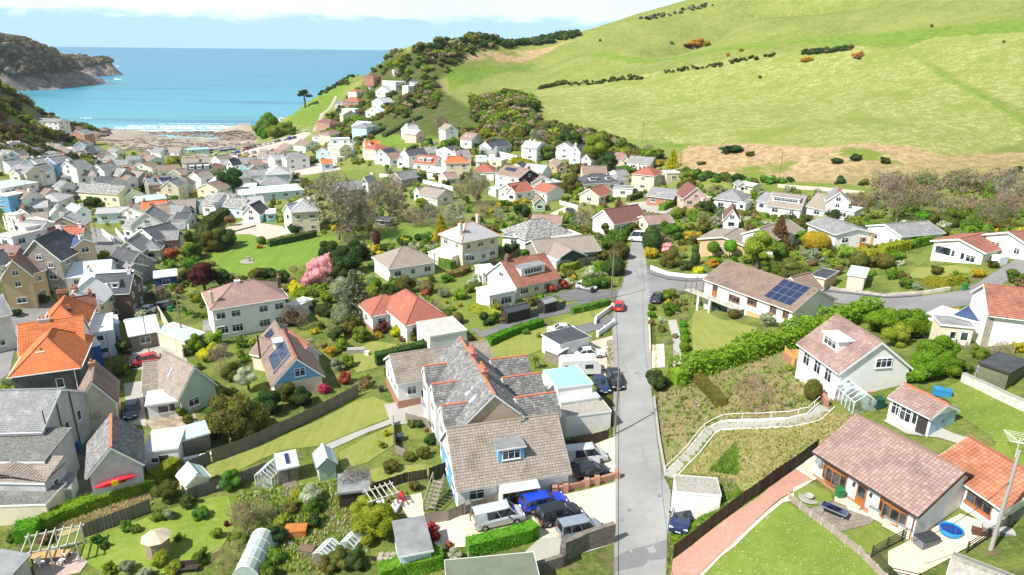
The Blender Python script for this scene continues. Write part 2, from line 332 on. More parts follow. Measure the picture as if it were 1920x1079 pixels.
def build_terrain():
 nv = MX.size;ny,nx = MX.shape
 me = bpy.data.meshes.new('ground')
 co = np.stack([MX.ravel(), MY.ravel(), Z.ravel()], 1); me.vertices.add(nv); me.vertices.foreach_set('co', co.ravel())
 a = (np.arange(ny - 1)[:,None] * nx + np.arange(nx - 1)[None]).ravel()
 q = np.stack([a,a + 1,a + nx + 1,a + nx],1);nf = len(q)
 me.loops.add(nf * 4); me.loops.foreach_set('vertex_index', q.ravel()); me.polygons.add(nf)
 me.polygons.foreach_set('loop_start', np.arange(nf) * 4); me.polygons.foreach_set('use_smooth', np.ones(nf, bool)); me.update()
 W = {}
 for k,pls in AREAS.items():
  w = np.full(nv,0.0)
  for pl in pls:
   P = poly_w(pl);sdv = seg_sd(co[:,0],co[:,1],P);w = np.maximum(w,np.clip(.5 + sdv / 16.0,0,1))
  W[k] = w
 # steep shore is bare rock
 gy,gx = np.gradient(Z);sl = np.hypot(gx / np.gradient(GX)[None],gy / np.gradient(GY)[:,None]).ravel()
 W['rock'] = np.maximum(W['rock'], np.clip((sl - .75) * 3, 0, 1) * (co[:, 2] < 22) * (co[:, 1] > 300))
 for nm, ks in (('areas_a', ('straw', 'bracken', 'scrub')), ('areas_b', ('sand', 'rock', 'bright'))):
  at = me.color_attributes.new(nm, 'FLOAT_COLOR', 'POINT'); d = np.ones((nv, 4));
  for i,k in enumerate(ks): d[:,i] = W[k]
  at.data.foreach_set('color', d.ravel())
 m, nt, p = base('ground_cover', .95, .1); L = nt.links
 g = nd(nt, 'ShaderNodeNewGeometry'); pos = g.outputs['Position']
 def N(scale,lo,hi,det=5,rough=.6,vec=pos):
  n = nd(nt, 'ShaderNodeTexNoise', i_Scale=scale, i_Detail=det, i_Roughness=rough); L.new(vec, n.inputs['Vector'])
  r = nd(nt, 'ShaderNodeMapRange'); r.inputs[1].default_value = lo; r.inputs[2].default_value = hi; L.new(n.outputs[0], r.inputs[0]); return r.outputs[0]
 def mixc(f,a,b):
  x = nd(nt, 'ShaderNodeMix', data_type='RGBA')
  if isinstance(f,float): x.inputs[0].default_value = f
  else: L.new(f,x.inputs[0])
  for i,c in ((6,a),(7,b)):
   if isinstance(c,tuple): x.inputs[i].default_value = rgb(c)
   else: L.new(c,x.inputs[i])
  return x.outputs[2]
 grass = mixc(N(.045,.35,.65),(.15,.195,.036),(.225,.255,.065))
 grass = mixc(N(.35,.45,.75,8,.75),grass,(.32,.31,.115))
 grass = mixc(N(.9,.55,.8,6,.7),grass,(.115,.155,.03))
 straw = mixc(N(.28,.40,.62,8,.72),(.235,.255,.07),(.47,.42,.20))
 straw = mixc(N(1.1,.42,.6,4,.7),straw,(.20,.25,.045));straw = mixc(N(.05,.48,.62,6,.7),straw,(.21,.25,.055))
 brack = mixc(N(.5,.35,.65,8,.7),(.27,.17,.085),(.54,.40,.23))
 brack = mixc(N(.06,.55,.66,4),brack,(.17,.22,.04))
 scrub = mixc(N(.25,.35,.65,8,.7),(.05,.075,.018),(.12,.14,.035));scrub = mixc(N(.09,.55,.7),scrub,(.15,.115,.06))
 sand = mixc(N(.12,.35,.65,6),(.42,.36,.28),(.30,.26,.21));
 rock = mixc(N(.22,.38,.62,9,.7),(.11,.09,.075),(.36,.29,.23))
 bright = mixc(N(.4,.4,.6,5),(.125,.205,.028),(.185,.255,.045))
 edge = nd(nt, 'ShaderNodeTexNoise', i_Scale=.16, i_Detail=6, i_Roughness=.7); L.new(pos, edge.inputs['Vector'])
 A = nd(nt, 'ShaderNodeVertexColor', layer_name='areas_a'); B = nd(nt, 'ShaderNodeVertexColor', layer_name='areas_b')
 SA = nd(nt, 'ShaderNodeSeparateColor'); SB = nd(nt, 'ShaderNodeSeparateColor'); L.new(A.outputs[0], SA.inputs[0]); L.new(B.outputs[0], SB.inputs[0])
 def msk(s,lo=.43,hi=.57,amp=.7):
  a = nd(nt, 'ShaderNodeMath', operation='MULTIPLY_ADD'); L.new(edge.outputs[0], a.inputs[0]); a.inputs[1].default_value = amp; L.new(s, a.inputs[2])
  b = nd(nt, 'ShaderNodeMapRange'); b.inputs[1].default_value = lo + amp / 2; b.inputs[2].default_value = hi + amp / 2; L.new(a.outputs[0], b.inputs[0]); return b.outputs[0]
 col = mixc(msk(SB.outputs[2]),grass,bright)
 col = mixc(msk(SA.outputs[0]),col,straw);col = mixc(msk(SA.outputs[1]),col,brack);col = mixc(msk(SA.outputs[2],.3,.6),col,scrub)
 col = mixc(msk(SB.outputs[0]),col,sand);col = mixc(msk(SB.outputs[1],.3,.6,.9),col,rock)
 sx = nd(nt, 'ShaderNodeSeparateXYZ'); L.new(pos, sx.inputs[0])      # garden soil and rough growth in the valley gardens
 near = nd(nt, 'ShaderNodeMapRange'); near.inputs[1].default_value = 205; near.inputs[2].default_value = 165; L.new(sx.outputs[1], near.inputs[0])
 gard = mixc(N(.22,.42,.6,6,.65),(.10,.15,.028),(.21,.26,.05));gard = mixc(N(.5,.56,.7,6),gard,(.20,.155,.09));gard = mixc(N(2.2,.5,.7,5,.7),gard,(.28,.27,.09))
 col = mixc(near.outputs[0],col,gard)
 low = nd(nt, 'ShaderNodeMapRange'); low.inputs[1].default_value = 1.0; low.inputs[2].default_value = -.1; L.new(sx.outputs[2], low.inputs[0])
 col = mixc(low.outputs[0],col,(.20,.17,.135))
 L.new(col, p.inputs['Base Color'])
 nb = nd(nt, 'ShaderNodeTexNoise', i_Scale=.9, i_Detail=8, i_Roughness=.75); L.new(pos, nb.inputs['Vector']); bump(nt, p, nb.outputs[0], .9, .7)
 me.materials.append(m); o = bpy.data.objects.new('ground', me); COL.objects.link(o); o['kind'] = 'structure'
 return o
build_terrain()
# ---------------------------------------------------------------- sea
def build_sea():
 m, nt, p = base('sea_water', .35, .16); L = nt.links
 g = nd(nt, 'ShaderNodeNewGeometry'); sx = nd(nt, 'ShaderNodeSeparateXYZ'); L.new(g.outputs['Position'], sx.inputs[0])
 mp = nd(nt, 'ShaderNodeMapping'); mp.inputs['Scale'].default_value = (.35, 1.3, 1); L.new(g.outputs['Position'], mp.inputs[0])
 ramp = nd(nt, 'ShaderNodeValToRGB'); cr = ramp.color_ramp
 mr = nd(nt, 'ShaderNodeMapRange'); mr.inputs[1].default_value = 500; mr.inputs[2].default_value = 5500;
 sq = nd(nt, 'ShaderNodeMath', operation='POWER'); sq.inputs[1].default_value = .45; L.new(sx.outputs[1], mr.inputs[0]); L.new(mr.outputs[0], sq.inputs[0]); L.new(sq.outputs[0], ramp.inputs[0])
 cr.elements[0].position = 0;cr.elements[0].color = (.30,.44,.41,1);cr.elements[1].position = 1;cr.elements[1].color = (.018,.165,.30,1)
 for pp,c in ((.10,(.15,.38,.42)),(.22,(.075,.29,.37)),(.45,(.034,.22,.32)),(.75,(.022,.185,.31))):
  e = cr.elements.new(pp);e.color = rgb(c)
 mp2 = nd(nt, 'ShaderNodeMapping'); mp2.inputs['Scale'].default_value = (.0022, .011, 1); L.new(g.outputs['Position'], mp2.inputs[0])
 col,_ = noise_mix(nt,ramp.outputs[0],(.03,.13,.22),1.0,.52,.72,6,mp2.outputs[0])  # darker streaks: cloud shadow painted into the water colour
 # white horses far out, surf near the shore
 mp3 = nd(nt, 'ShaderNodeMapping'); mp3.inputs['Scale'].default_value = (.02, .05, 1); L.new(g.outputs['Position'], mp3.inputs[0])
 col,_ = noise_mix(nt,col,(.8,.85,.85),1.0,.735,.76,3,mp3.outputs[0])
 L.new(col, p.inputs['Base Color'])
 nb = nd(nt, 'ShaderNodeTexNoise', i_Scale=.22, i_Detail=8, i_Roughness=.65); L.new(mp.outputs[0], nb.inputs['Vector']); bump(nt, p, nb.outputs[0], .5, 1.6)
 b = MB();ys = [300,500,700,1000,1600,3000,8000,45000]
 for i in range(len(ys) - 1):
  b.add([(-32000,ys[i],0),(32000,ys[i],0),(32000,ys[i + 1],0),(-32000,ys[i + 1],0)],[(0,1,2,3)])
 o = b.obj('sea', m, uv=False); o['kind'] = 'structure'
 # surf: thin broken white sheets lying on the shallows
 fm = plain('surf_foam', (.86, .88, .86), .7, .05); st = MB()
 for (v0,u0,u1,th,sd_) in ((238.5,216,478,1.6,1),(241.5,214,470,2.2,2),(245,225,455,1.5,3),(235.5,240,420,.7,4),(246.8,250,330,1.6,5),(232,300,470,.5,6),(124.5,216,224,1.2,7),(149,214,230,1.4,8),(158,160,190,1.0,9),(222,150,172,1.1,10),(133.5,190,205,1,11)):
  n = max(6,int((u1 - u0) / 3));rs = np.random.RandomState(sd_);w = rs.rand(n + 1);w2 = rs.rand(n + 1)
  for i in range(n):
   if w[i] < .12: continue
   ua = u0 + (u1 - u0) * i / n;ub = u0 + (u1 - u0) * (i + 1) / n + .4
   q = [atH(ua,v0 + w2[i] * .8,CAMZ - .05),atH(ub,v0 + w2[i + 1] * .8,CAMZ - .05),atH(ub,v0 + w2[i + 1] * .8 - th * (.3 + w[i + 1]),CAMZ - .05),atH(ua,v0 + w2[i] * .8 - th * (.3 + w[i]),CAMZ - .05)]
   st.add(q,[(0,1,2,3)])
 s = st.obj('surf', fm, uv=False); s['kind'] = 'structure'
build_sea()
# ---------------------------------------------------------------- headland across the bay
def build_headland():
 crest = [(-60,66,1000,75),(0,76,1060,70),(30,84,1080,66),(62,96,1100,55),(90,106,1130,46),(115,120,1150,34),(135,134,1170,24),(140,107,1480,42),(160,116,1480,30),(160,132,1190,20),(182,140,1200,16),(188,110,1560,28),(203,116,1560,20),(203,149,1190,9),(216,152,1190,7)]
 C = []
 for (u,v,D,r) in crest: p = atD(u,v,D);C.append((p[0],p[1],max(p[2],1.5),r))
 x = np.arange(-1250,-620,5.0);y = np.arange(860,1660,6.0);X_,Y_ = np.meshgrid(x,y);h = np.full(X_.shape,-8.0)
 wob = (vnoise(X_,Y_,60,11) - .5) * 26 + (vnoise(X_,Y_,22,12) - .5) * 12
 for i in range(len(C)):
  for j in range(i,min(i + 2,len(C))):
   a = np.array(C[i]);b = np.array(C[j])
   if np.hypot(a[0] - b[0],a[1] - b[1]) > 190: continue
   d = b - a;t = np.clip(((X_ - a[0]) * d[0] + (Y_ - a[1]) * d[1]) / (d[0] ** 2 + d[1] ** 2 + 1e-9),0,1)
   cx,cy,cz,cr = (a[k] + t * d[k] for k in range(4));dist = np.hypot(X_ - cx,Y_ - cy) + wob
   h = np.maximum(h,-8 + (cz + 8) * (1 - sstep(cr * .25,cr * 1.7,dist)))
 h += (vnoise(X_,Y_,16,13) - .5) * 5 * (h > 0) + (vnoise(X_,Y_,7,14) - .5) * 4 * (h > -1)
 ny, nx = X_.shape; me = bpy.data.meshes.new('headland'); co = np.stack([X_.ravel(), Y_.ravel(), h.ravel()], 1)
 a = (np.arange(ny - 1)[:,None] * nx + np.arange(nx - 1)[None]).ravel();q = np.stack([a,a + 1,a + nx + 1,a + nx],1)
 me.from_pydata(co.tolist(), [], q.tolist()); me.polygons.foreach_set('use_smooth', [True] * len(q))
 m, nt, p = base('headland_cover', .95, .1); L = nt.links
 g = nd(nt, 'ShaderNodeNewGeometry'); sx = nd(nt, 'ShaderNodeSeparateXYZ'); L.new(g.outputs['Position'], sx.inputs[0])
 rock,_ = noise_mix(nt,(.16,.125,.11),(.44,.36,.31),.11,.4,.6,9,rough=.75)
 veg,_ = noise_mix(nt,(.09,.09,.05),(.20,.165,.12),.03,.4,.6,8,rough=.75)
 n = nd(nt, 'ShaderNodeTexNoise', i_Scale=.03, i_Detail=5); L.new(g.outputs['Position'], n.inputs['Vector'])
 a2 = nd(nt, 'ShaderNodeMath', operation='MULTIPLY_ADD'); L.new(n.outputs[0], a2.inputs[0]); a2.inputs[1].default_value = -52; L.new(sx.outputs[2], a2.inputs[2])
 mr = nd(nt, 'ShaderNodeMapRange'); mr.inputs[1].default_value = -9; mr.inputs[2].default_value = -3; L.new(a2.outputs[0], mr.inputs[0])
 mx = nd(nt, 'ShaderNodeMix', data_type='RGBA'); L.new(mr.outputs[0], mx.inputs[0]); L.new(rock, mx.inputs[6]); L.new(veg, mx.inputs[7]); L.new(mx.outputs[2], p.inputs['Base Color'])
 nb = nd(nt, 'ShaderNodeTexNoise', i_Scale=.12, i_Detail=8, i_Roughness=.75); L.new(g.outputs['Position'], nb.inputs['Vector']); bump(nt, p, nb.outputs[0], 1, 9)
 me.materials.append(m); o = bpy.data.objects.new('headland', me); COL.objects.link(o); o['kind'] = 'structure'
 return x,y,h
HLX,HLY,HLH = build_headland()
# ================================================================ building kit
white = plain('white_render', (.80, .79, .76), .85, .05, 1.2, dirt=(.60, .58, .52), dscale=.5)
W = {'wh': white, 'cr': plain('cream_render', (.70, .62, .46), .85, .06, 1, dirt=(.5, .44, .33)), 'yl': plain('pale_yellow_render', (.78, .74, .47), .85, .05),
  'gy': plain('grey_render', (.50, .50, .49), .9, .12, 1, dirt=(.28, .27, .25)), 'lb': plain('pale_blue_render', (.55, .68, .74), .85, .05), 'bl': plain('blue_cladding', (.16, .38, .60), .6, .08),
  'tq': plain('turquoise_render', (.22, .58, .60), .8, .06), 'pk': plain('pink_render', (.72, .47, .40), .85, .07), 'gn': plain('pale_green_render', (.42, .52, .40), .85, .07, dirt=(.33, .40, .30)),
  'tn': tiled('tan_brick', (.58, .40, .22), (.52, .34, .18), .225, .075, (.5, .42, .3), msize=.01, bdist=.005, big=False), 'br': tiled('red_brick', (.42, .17, .10), (.36, .13, .08), .225, .075, (.4, .33, .27), msize=.01, bdist=.005, big=False),
  'st': tiled('rubble_stone', (.33, .30, .25), (.22, .20, .17), .5, .22, (.42, .39, .33), msize=.03, bdist=.02, moss=(.42, .36, .25)), 'db': tiled('dark_brick', (.17, .10, .08), (.12, .08, .06), .225, .075, (.2, .16, .13), msize=.01, bdist=.005, big=False),
  'bk': plain('black_cladding', (.035, .037, .04), .7, .2, 2), 'gr': plain('dark_grey_render', (.10, .105, .11), .9, .4, .6, dirt=(.22, .21, .20)), 'nv': plain('royal_blue_render', (.02, .10, .33), .6, .15), 'or': plain('terracotta_render', (.52, .24, .15), .85, .08),
  'wd': tiled('weathered_board', (.30, .26, .21), (.22, .19, .16), 3.0, .14, (.07, .06, .05), msize=.015, bdist=.01), 'wg': tiled('grey_green_board', (.19, .20, .12), (.14, .15, .09), 4.0, .16, (.04, .04, .03), msize=.02, bdist=.015),
  'wk': tiled('dark_stained_board', (.07, .055, .045), (.05, .04, .035), 3.0, .12, (.015, .012, .01), msize=.02, bdist=.01), 'lbd': tiled('pale_blue_board', (.42, .60, .74), (.40, .58, .72), 5.0, .16, (.2, .3, .38), msize=.015, bdist=.01, big=False), 'tl': plain('teal_render', (.30, .47, .50), .85, .08)}
RF = {'sl': tiled('grey_slate', (.32, .32, .325), (.25, .25, .26), .3, .24, (.09, .09, .09), moss=(.40, .38, .33), mosslo=.52, mscale=.9), 'sd': tiled('dark_slate', (.12, .125, .14), (.09, .095, .11), .3, .24, (.03, .03, .03), moss=(.16, .155, .15)),
  'sv': tiled('weathered_slate', (.22, .215, .21), (.13, .13, .13), .34, .27, (.05, .05, .05), moss=(.47, .46, .42), mosslo=.44, mscale=2.4, msize=.03), 'ls': tiled('pale_slate', (.50, .50, .50), (.42, .42, .42), .3, .24, (.25, .25, .25), moss=(.34, .32, .28)),
  'tb': tiled('brown_tile', (.33, .235, .185), (.26, .18, .145), .33, .33, (.10, .075, .06), moss=(.38, .33, .24), mosslo=.56), 'tg': tiled('grey_brown_tile', (.37, .31, .26), (.30, .25, .21), .33, .34, (.12, .10, .08), moss=(.25, .22, .17), mosslo=.58),
  'tp': tiled('pinkish_tile', (.36, .235, .20), (.31, .20, .17), .33, .33, (.17, .1, .09), moss=(.46, .40, .33), mosslo=.58), 'to': tiled('orange_tile', (.68, .21, .08), (.58, .17, .06), .3, .33, (.30, .09, .04), moss=(.42, .17, .09), mosslo=.6),
  'tr': tiled('red_tile', (.44, .16, .105), (.36, .125, .085), .3, .33, (.15, .055, .04), moss=(.48, .27, .18), mosslo=.58), 'td': tiled('dark_red_tile', (.25, .11, .09), (.20, .09, .075), .3, .33, (.08, .04, .03), moss=(.55, .27, .09), mosslo=.6),
  'rd': tiled('rose_red_tile', (.55, .16, .10), (.42, .13, .09), .3, .33, (.28, .09, .06), moss=(.62, .36, .12), mosslo=.56, mscale=.3), 'fl': plain('grey_felt', (.23, .235, .235), .95, .2, .8, dirt=(.33, .33, .32)), 'fd': plain('dark_felt', (.06, .065, .075), .9, .2, .8, dirt=(.12, .12, .12)),
  'fw': plain('pale_flat_roof', (.72, .72, .70), .8, .06, .8, dirt=(.5, .5, .48)), 'fb': plain('sky_blue_felt', (.27, .53, .68), .8, .06, .8, dirt=(.4, .58, .68)), 'fn': plain('navy_felt', (.045, .075, .16), .7, .3, .7, dirt=(.35, .33, .31), dscale=.25),
  'fg': plain('pale_green_sheet', (.44, .58, .53), .6, .07, .8, dirt=(.55, .6, .58)), 'ol': plain('olive_felt', (.145, .17, .115), .95, .12, .8, dirt=(.19, .21, .15)), 'fs': plain('stone_chip_felt', (.34, .32, .28), .95, .25, 4, dirt=(.2, .19, .17)),
  'pb': plain('pebble_roof', (.17, .17, .155), 1, .5, 5, dirt=(.28, .27, .24)), 'lw': plain('pale_blue_sheet', (.60, .68, .74), .5, .06, .8, dirt=(.7, .74, .76)), 'cor': tiled('corrugated_sheet', (.66, .68, .68), (.60, .62, .63), .16, 9, (.36, .37, .38), msize=.03, off=0, big=False), 'cs': plain('concrete_slab', (.46, .44, .39), .95, .12, 1, dirt=(.34, .33, .28)),
  'or': plain('orange_sheet', (.66, .22, .07), .8, .1)}
TRIM = plain('white_trim', (.82, .82, .80), .5, .03); BRN = plain('brown_window_frame', (.36, .13, .035), .45, .12, 2); DKT = plain('dark_trim', (.05, .045, .042), .6, .15)
REDR = plain('terracotta_ridge', (.50, .17, .09), .8, .15, 2); GLS = glass(); CLEAR = glass('greenhouse_glass', (.30, .38, .38), .1); CLEAR.node_tree.nodes['Principled BSDF'].inputs['Alpha'].default_value = .4; LEAD = plain('lead_grey', (.22, .24, .25), .5, .1)
def solar_mat():
 m, nt, p = base('solar_cells', .16, .6); uv = nd(nt, 'ShaderNodeTexCoord'); br = nd(nt, 'ShaderNodeTexBrick'); br.offset = 0
 br.inputs['Scale'].default_value = 1; br.inputs['Brick Width'].default_value = .165; br.inputs['Row Height'].default_value = .165; br.inputs['Mortar Size'].default_value = .006
 br.inputs['Color1'].default_value = (.012, .02, .06, 1); br.inputs['Color2'].default_value = (.016, .026, .075, 1); br.inputs['Mortar'].default_value = (.06, .08, .14, 1)
 nt.links.new(uv.outputs['Object'], br.inputs['Vector']); nt.links.new(br.outputs[0], p.inputs['Base Color']); return m
SOLAR = solar_mat()
def tint_mat(name,c1,c2,c3,moss,lo=.56):
 m, nt, p = base(name, .88, .2); at = nd(nt, 'ShaderNodeAttribute', attribute_name='tint'); r = nd(nt, 'ShaderNodeValToRGB'); e = r.color_ramp
 e.elements[0].color = rgb(c1); e.elements[1].color = rgb(c3); x = e.elements.new(.5); x.color = rgb(c2); nt.links.new(at.outputs['Fac'], r.inputs[0])
 col, _ = noise_mix(nt, r.outputs[0], mul(c1, .7), .5, .5, .75, 5); col, h = noise_mix(nt, col, moss, 1.6, lo, lo + .15, 8, rough=.75); nt.links.new(col, p.inputs['Base Color']); bump(nt, p, h, .3, .02); MATS[name] = m; return m
TILEGEO = {'tg': tint_mat('grey_brown_roof_tiles', (.27, .225, .19), (.31, .262, .225), (.35, .30, .255), (.20, .185, .15), .58), 'tp': tint_mat('pink_brown_roof_tiles', (.285, .185, .16), (.335, .225, .195), (.38, .27, .235), (.38, .33, .27), .58),
   'sv': tint_mat('weathered_roof_slates', (.13, .13, .13), (.19, .187, .18), (.26, .255, .245), (.42, .41, .38), .52), 'to': tint_mat('orange_roof_tiles', (.54, .165, .062), (.60, .19, .07), (.66, .22, .09), (.40, .17, .10), .62),
   'tr': tint_mat('red_brown_roof_tiles', (.30, .125, .09), (.35, .15, .105), (.40, .19, .135), (.50, .31, .22), .6), 'tb': tint_mat('brown_roof_tiles', (.22, .16, .13), (.26, .19, .15), (.30, .22, .18), (.33, .28, .2), .58),
   'ox': tint_mat('orange_brown_roof_tiles', (.38, .15, .08), (.44, .18, .10), (.50, .22, .13), (.36, .2, .14), .6)}
RF['ox'] = RF['tr']
WINC = {}
def win_mesh(w,h,kind):
 k = (round(w,1),round(h,1),kind)
 if k in WINC: return WINC[k]
 w,h = k[0],k[1];f = MB();t = .07;y0,y1 = -.075,0.01
 f.box(-w/2,y0,0,-w/2 + t,y1,h);f.box(w/2 - t,y0,0,w/2,y1,h);f.box(-w/2 + t,y0,h - t,w/2 - t,y1,h);f.box(-w/2 + t,y0,0,w/2 - t,y1,t)
 f.box(-w/2 - .06,y0 - .05,-.07,w/2 + .06,y1,-.003)
 n = 0 if 'o' in kind else max(0, int(round(w / .65)) - 1)
 for i in range(n): x = -w/2 + (i + 1) * w / (n + 1);f.box(x - .03,y0 + .006,t,x + .03,y1,h - t)
 if n and h > .7 and 't' in kind: f.box(-w/2 + t, y0 + .012, h * .68, w/2 - t, y1, h * .68 + .045)
 g = MB();g.box(-w/2 + t,-.04,t,w/2 - t,-.02,h - t)
 WINC[k] = (f,g,{});return WINC[k]
def window(parent, loc, rz, w, h, kind='t', fm=None):
 fm = fm or TRIM;f,g,cache = win_mesh(w,h,kind)
 if fm.name not in cache: cache[fm.name] = f.mesh('window', fm)
 if 'g' not in cache: cache['g'] = g.mesh('pane', GLS)
 o = inst('window', cache[fm.name], parent, loc, rz); inst('pane', cache['g'], o); return o
def slab(mb,q,t,m=0):
 q = [Vector(p) for p in q];n = (q[1] - q[0]).cross(q[2] - q[1]).normalized();b = [p - n * t for p in q];k = len(q)
 mb.add(q + b,[tuple(range(k)),tuple(range(2 * k - 1,k - 1,-1))] + [(i,i + k,(i + 1) % k + k,(i + 1) % k) for i in range(k)],m)
OCC = set();LAND = [];HOUSES = []
def occ_poly(P,pad=0.6):
 P = np.array(P);x0,y0 = P.min(0) - pad;x1,y1 = P.max(0) + pad
 xs = np.arange(math.floor(x0),math.ceil(x1) + 1);ys = np.arange(math.floor(y0),math.ceil(y1) + 1)
 a,b = np.meshgrid(xs,ys);s = seg_sd(a,b,P)
 for i,j in zip(a[s > -pad],b[s > -pad]): OCC.add((int(i),int(j)))
class Block:
 """one roofed volume; x along the front eave, y away from the camera, z up from its floor"""
 def __init__(s,root,Mw,W_,D,hE,rt,rh,wall,roof,ov=.3,drop=2.0,geo=False,trim=None,top=None,ridge=None):
  s.root,s.W,s.D,s.hE,s.rt,s.rh = root,W_,D,hE,rt,rh
  s.loc = Mw;rel = root.matrix_basis.inverted() @ Mw;s.rel = rel
  tr = trim or TRIM;wm = W[wall];rm = RF[roof]
  w = MB();z0 = -drop;hw,hd = W_ / 2,D / 2
  if rt == 'G': w.add([(0,0,z0),(W_,0,z0),(W_,D,z0),(0,D,z0),(0,0,hE),(W_,0,hE),(W_,D,hE),(0,D,hE),(0,hd,hE+rh),(W_,hd,hE+rh)], [(0,1,5,4),(2,3,7,6),(1,2,6,9,5),(3,0,4,8,7)])
  elif rt == 'P': w.add([(0,0,z0),(W_,0,z0),(W_,D,z0),(0,D,z0),(0,0,hE),(W_,0,hE),(W_,D,hE),(0,D,hE),(hw,0,hE+rh),(hw,D,hE+rh)], [(0,1,5,8,4),(1,2,6,5),(2,3,7,9,6),(3,0,4,7)])
  elif rt == 'M': w.add([(0,0,z0),(W_,0,z0),(W_,D,z0),(0,D,z0),(0,0,hE),(W_,0,hE),(W_,D,hE+rh),(0,D,hE+rh)], [(0,1,5,4),(1,2,6,5),(2,3,7,6),(3,0,4,7)])
  else: w.add([(0,0,z0),(W_,0,z0),(W_,D,z0),(0,D,z0),(0,0,hE),(W_,0,hE),(W_,D,hE),(0,D,hE)],[(0,1,5,4),(1,2,6,5),(2,3,7,6),(3,0,4,7),(4,5,6,7)])
  s.part(w, 'wall', wm)
  r = MB();t = .13;e = .02;g = max(.12,ov * .7)
  if rt in 'GP':
   half = hd if rt == 'G' else hw; L = W_ if rt == 'G' else D; sl = rh / half; zo = hE - ov * sl
   def mp(u, v, z): return (u, v, z + e) if rt == 'G' else (v, u, z + e)
   q1 = [mp(-g,-ov,zo),mp(L + g,-ov,zo),mp(L + g,half,hE + rh),mp(-g,half,hE + rh)]
   q2 = [mp(L + g,2 * half + ov,zo),mp(-g,2 * half + ov,zo),mp(-g,half,hE + rh),mp(L + g,half,hE + rh)]
   if rt == 'P': q1.reverse(); q2.reverse()
   off = Vector((0,0,t))
   for q in (q1,q2): slab(r,[Vector(p) + off for p in q],t)
   rd = MB(); a = Vector(mp(-g - .02, half, hE + rh + t + .03)); b = Vector(mp(L + g + .02, half, hE + rh + t + .03)); rd.bar(a, b, .26, .12); s.part(rd, 'ridge', ridge or rm)
   for (uu,du) in ((-g - .035,0),(L + g + .005,0)):
    bb = MB()
    for side in (0,1):
     v0,v1 = (-ov,half) if side == 0 else (2 * half + ov,half)
     A = [mp(uu,v0,zo - .12),mp(uu,v1,hE + rh - .12),mp(uu,v1,hE + rh + .15),mp(uu,v0,zo + .15)];B = [mp(uu + .03,v0,zo - .12),mp(uu + .03,v1,hE + rh - .12),mp(uu + .03,v1,hE + rh + .15),mp(uu + .03,v0,zo + .15)]
     bb.add(A + B,[(0,1,2,3),(7,6,5,4),(0,4,5,1),(1,5,6,2),(2,6,7,3),(3,7,4,0)])
    s.part(bb, 'bargeboard', tr)
   for vv in (-ov - .06, 2 * half + ov + .06): s.part(MB().bar(mp(-g + .05, vv, zo + .02), mp(L + g - .05, vv, zo + .02), .11, .1), 'gutter', tr)
  elif rt == 'H':
   z = hE + .02;x0,y0,x1,y1 = -ov,-ov,W_ + ov,D + ov;H = (y1 - y0) / 2 if W_ >= D else (x1 - x0) / 2;zt = hE + rh + t
   if W_ >= D: ra,rb = (x0 + H * .95,(y0 + y1) / 2,zt),(x1 - H * .95,(y0 + y1) / 2,zt)
   else: ra,rb = ((x0 + x1) / 2,y0 + H * .95,zt),((x0 + x1) / 2,y1 - H * .95,zt)
   vs = [(x0,y0,z),(x1,y0,z),(x1,y1,z),(x0,y1,z),(x0,y0,z+.12),(x1,y0,z+.12),(x1,y1,z+.12),(x0,y1,z+.12),ra,rb]
   fs = [(0,3,2,1),(0,1,5,4),(1,2,6,5),(2,3,7,6),(3,0,4,7)]
   fs += [(4,5,9,8),(5,6,9),(6,7,8,9),(7,4,8)] if W_ >= D else [(4,5,8),(5,6,9,8),(6,7,9),(7,4,8,9)]
   r.add(vs,fs);rd = MB();rd.bar(ra,rb,.24,.12)
   for (a,b) in ((4,8),(5,9 if W_ >= D else 8),(6,9),(7,8 if W_ >= D else 9)): rd.bar(vs[a],vs[b],.22,.1)
   s.part(rd, 'ridge', ridge or rm)
   gt = MB(); gt.bar((x0, y0 - .06, z + .03), (x1, y0 - .06, z + .03), .11, .1); gt.bar((x1 + .06, y0, z + .03), (x1 + .06, y1, z + .03), .11, .1); gt.bar((x0 - .06, y1, z + .03), (x0 - .06, y0, z + .03), .11, .1); s.part(gt, 'gutter', tr)
  elif rt == 'M':
   sl = rh / D;slab(r,[(-g,-ov,hE - ov * sl + t),(W_ + g,-ov,hE - ov * sl + t),(W_ + g,D + ov,hE + rh + ov * sl + t),(-g,D + ov,hE + rh + ov * sl + t)],t)
   fa = MB(); fa.box(-g - .03, -ov - .04, hE - ov * sl - .1, W_ + g + .03, -ov - .005, hE - ov * sl + .1); s.part(fa, 'fascia', tr)
  else:
   o2 = ov * .6;r.box(-o2 + .04,-o2 + .04,hE + .02,W_ + o2 - .04,D + o2 - .04,hE + .16)
   fa = MB();zz0,zz1 = hE - .02,hE + .2
   fa.box(-o2, -o2, zz0, W_ + o2, -o2 + .035, zz1); fa.box(-o2, D + o2 - .035, zz0, W_ + o2, D + o2, zz1); fa.box(-o2, -o2 + .035, zz0, -o2 + .035, D + o2 - .035, zz1); fa.box(W_ + o2 - .035, -o2 + .035, zz0, W_ + o2, D + o2 - .035, zz1); s.part(fa, 'fascia', tr)
  s.roof = s.part(r, 'roof', rm)
  if geo:
   for sd in (('f', 'b') if rt in 'GH' else ('l', 'r')): s.tiles(sd, geo, ov, g)
  c = [s.loc @ Vector(p) for p in ((-.3,-.3,0),(W_ + .3,-.3,0),(W_ + .3,D + .3,0),(-.3,D + .3,0))];occ_poly([(p.x,p.y) for p in c])
 def part(s,mb,name,mat,**k):
  if not mb.v: return None
  o = mb.obj(name,mat,**k);o.parent = s.root;o.matrix_basis = s.rel;return o
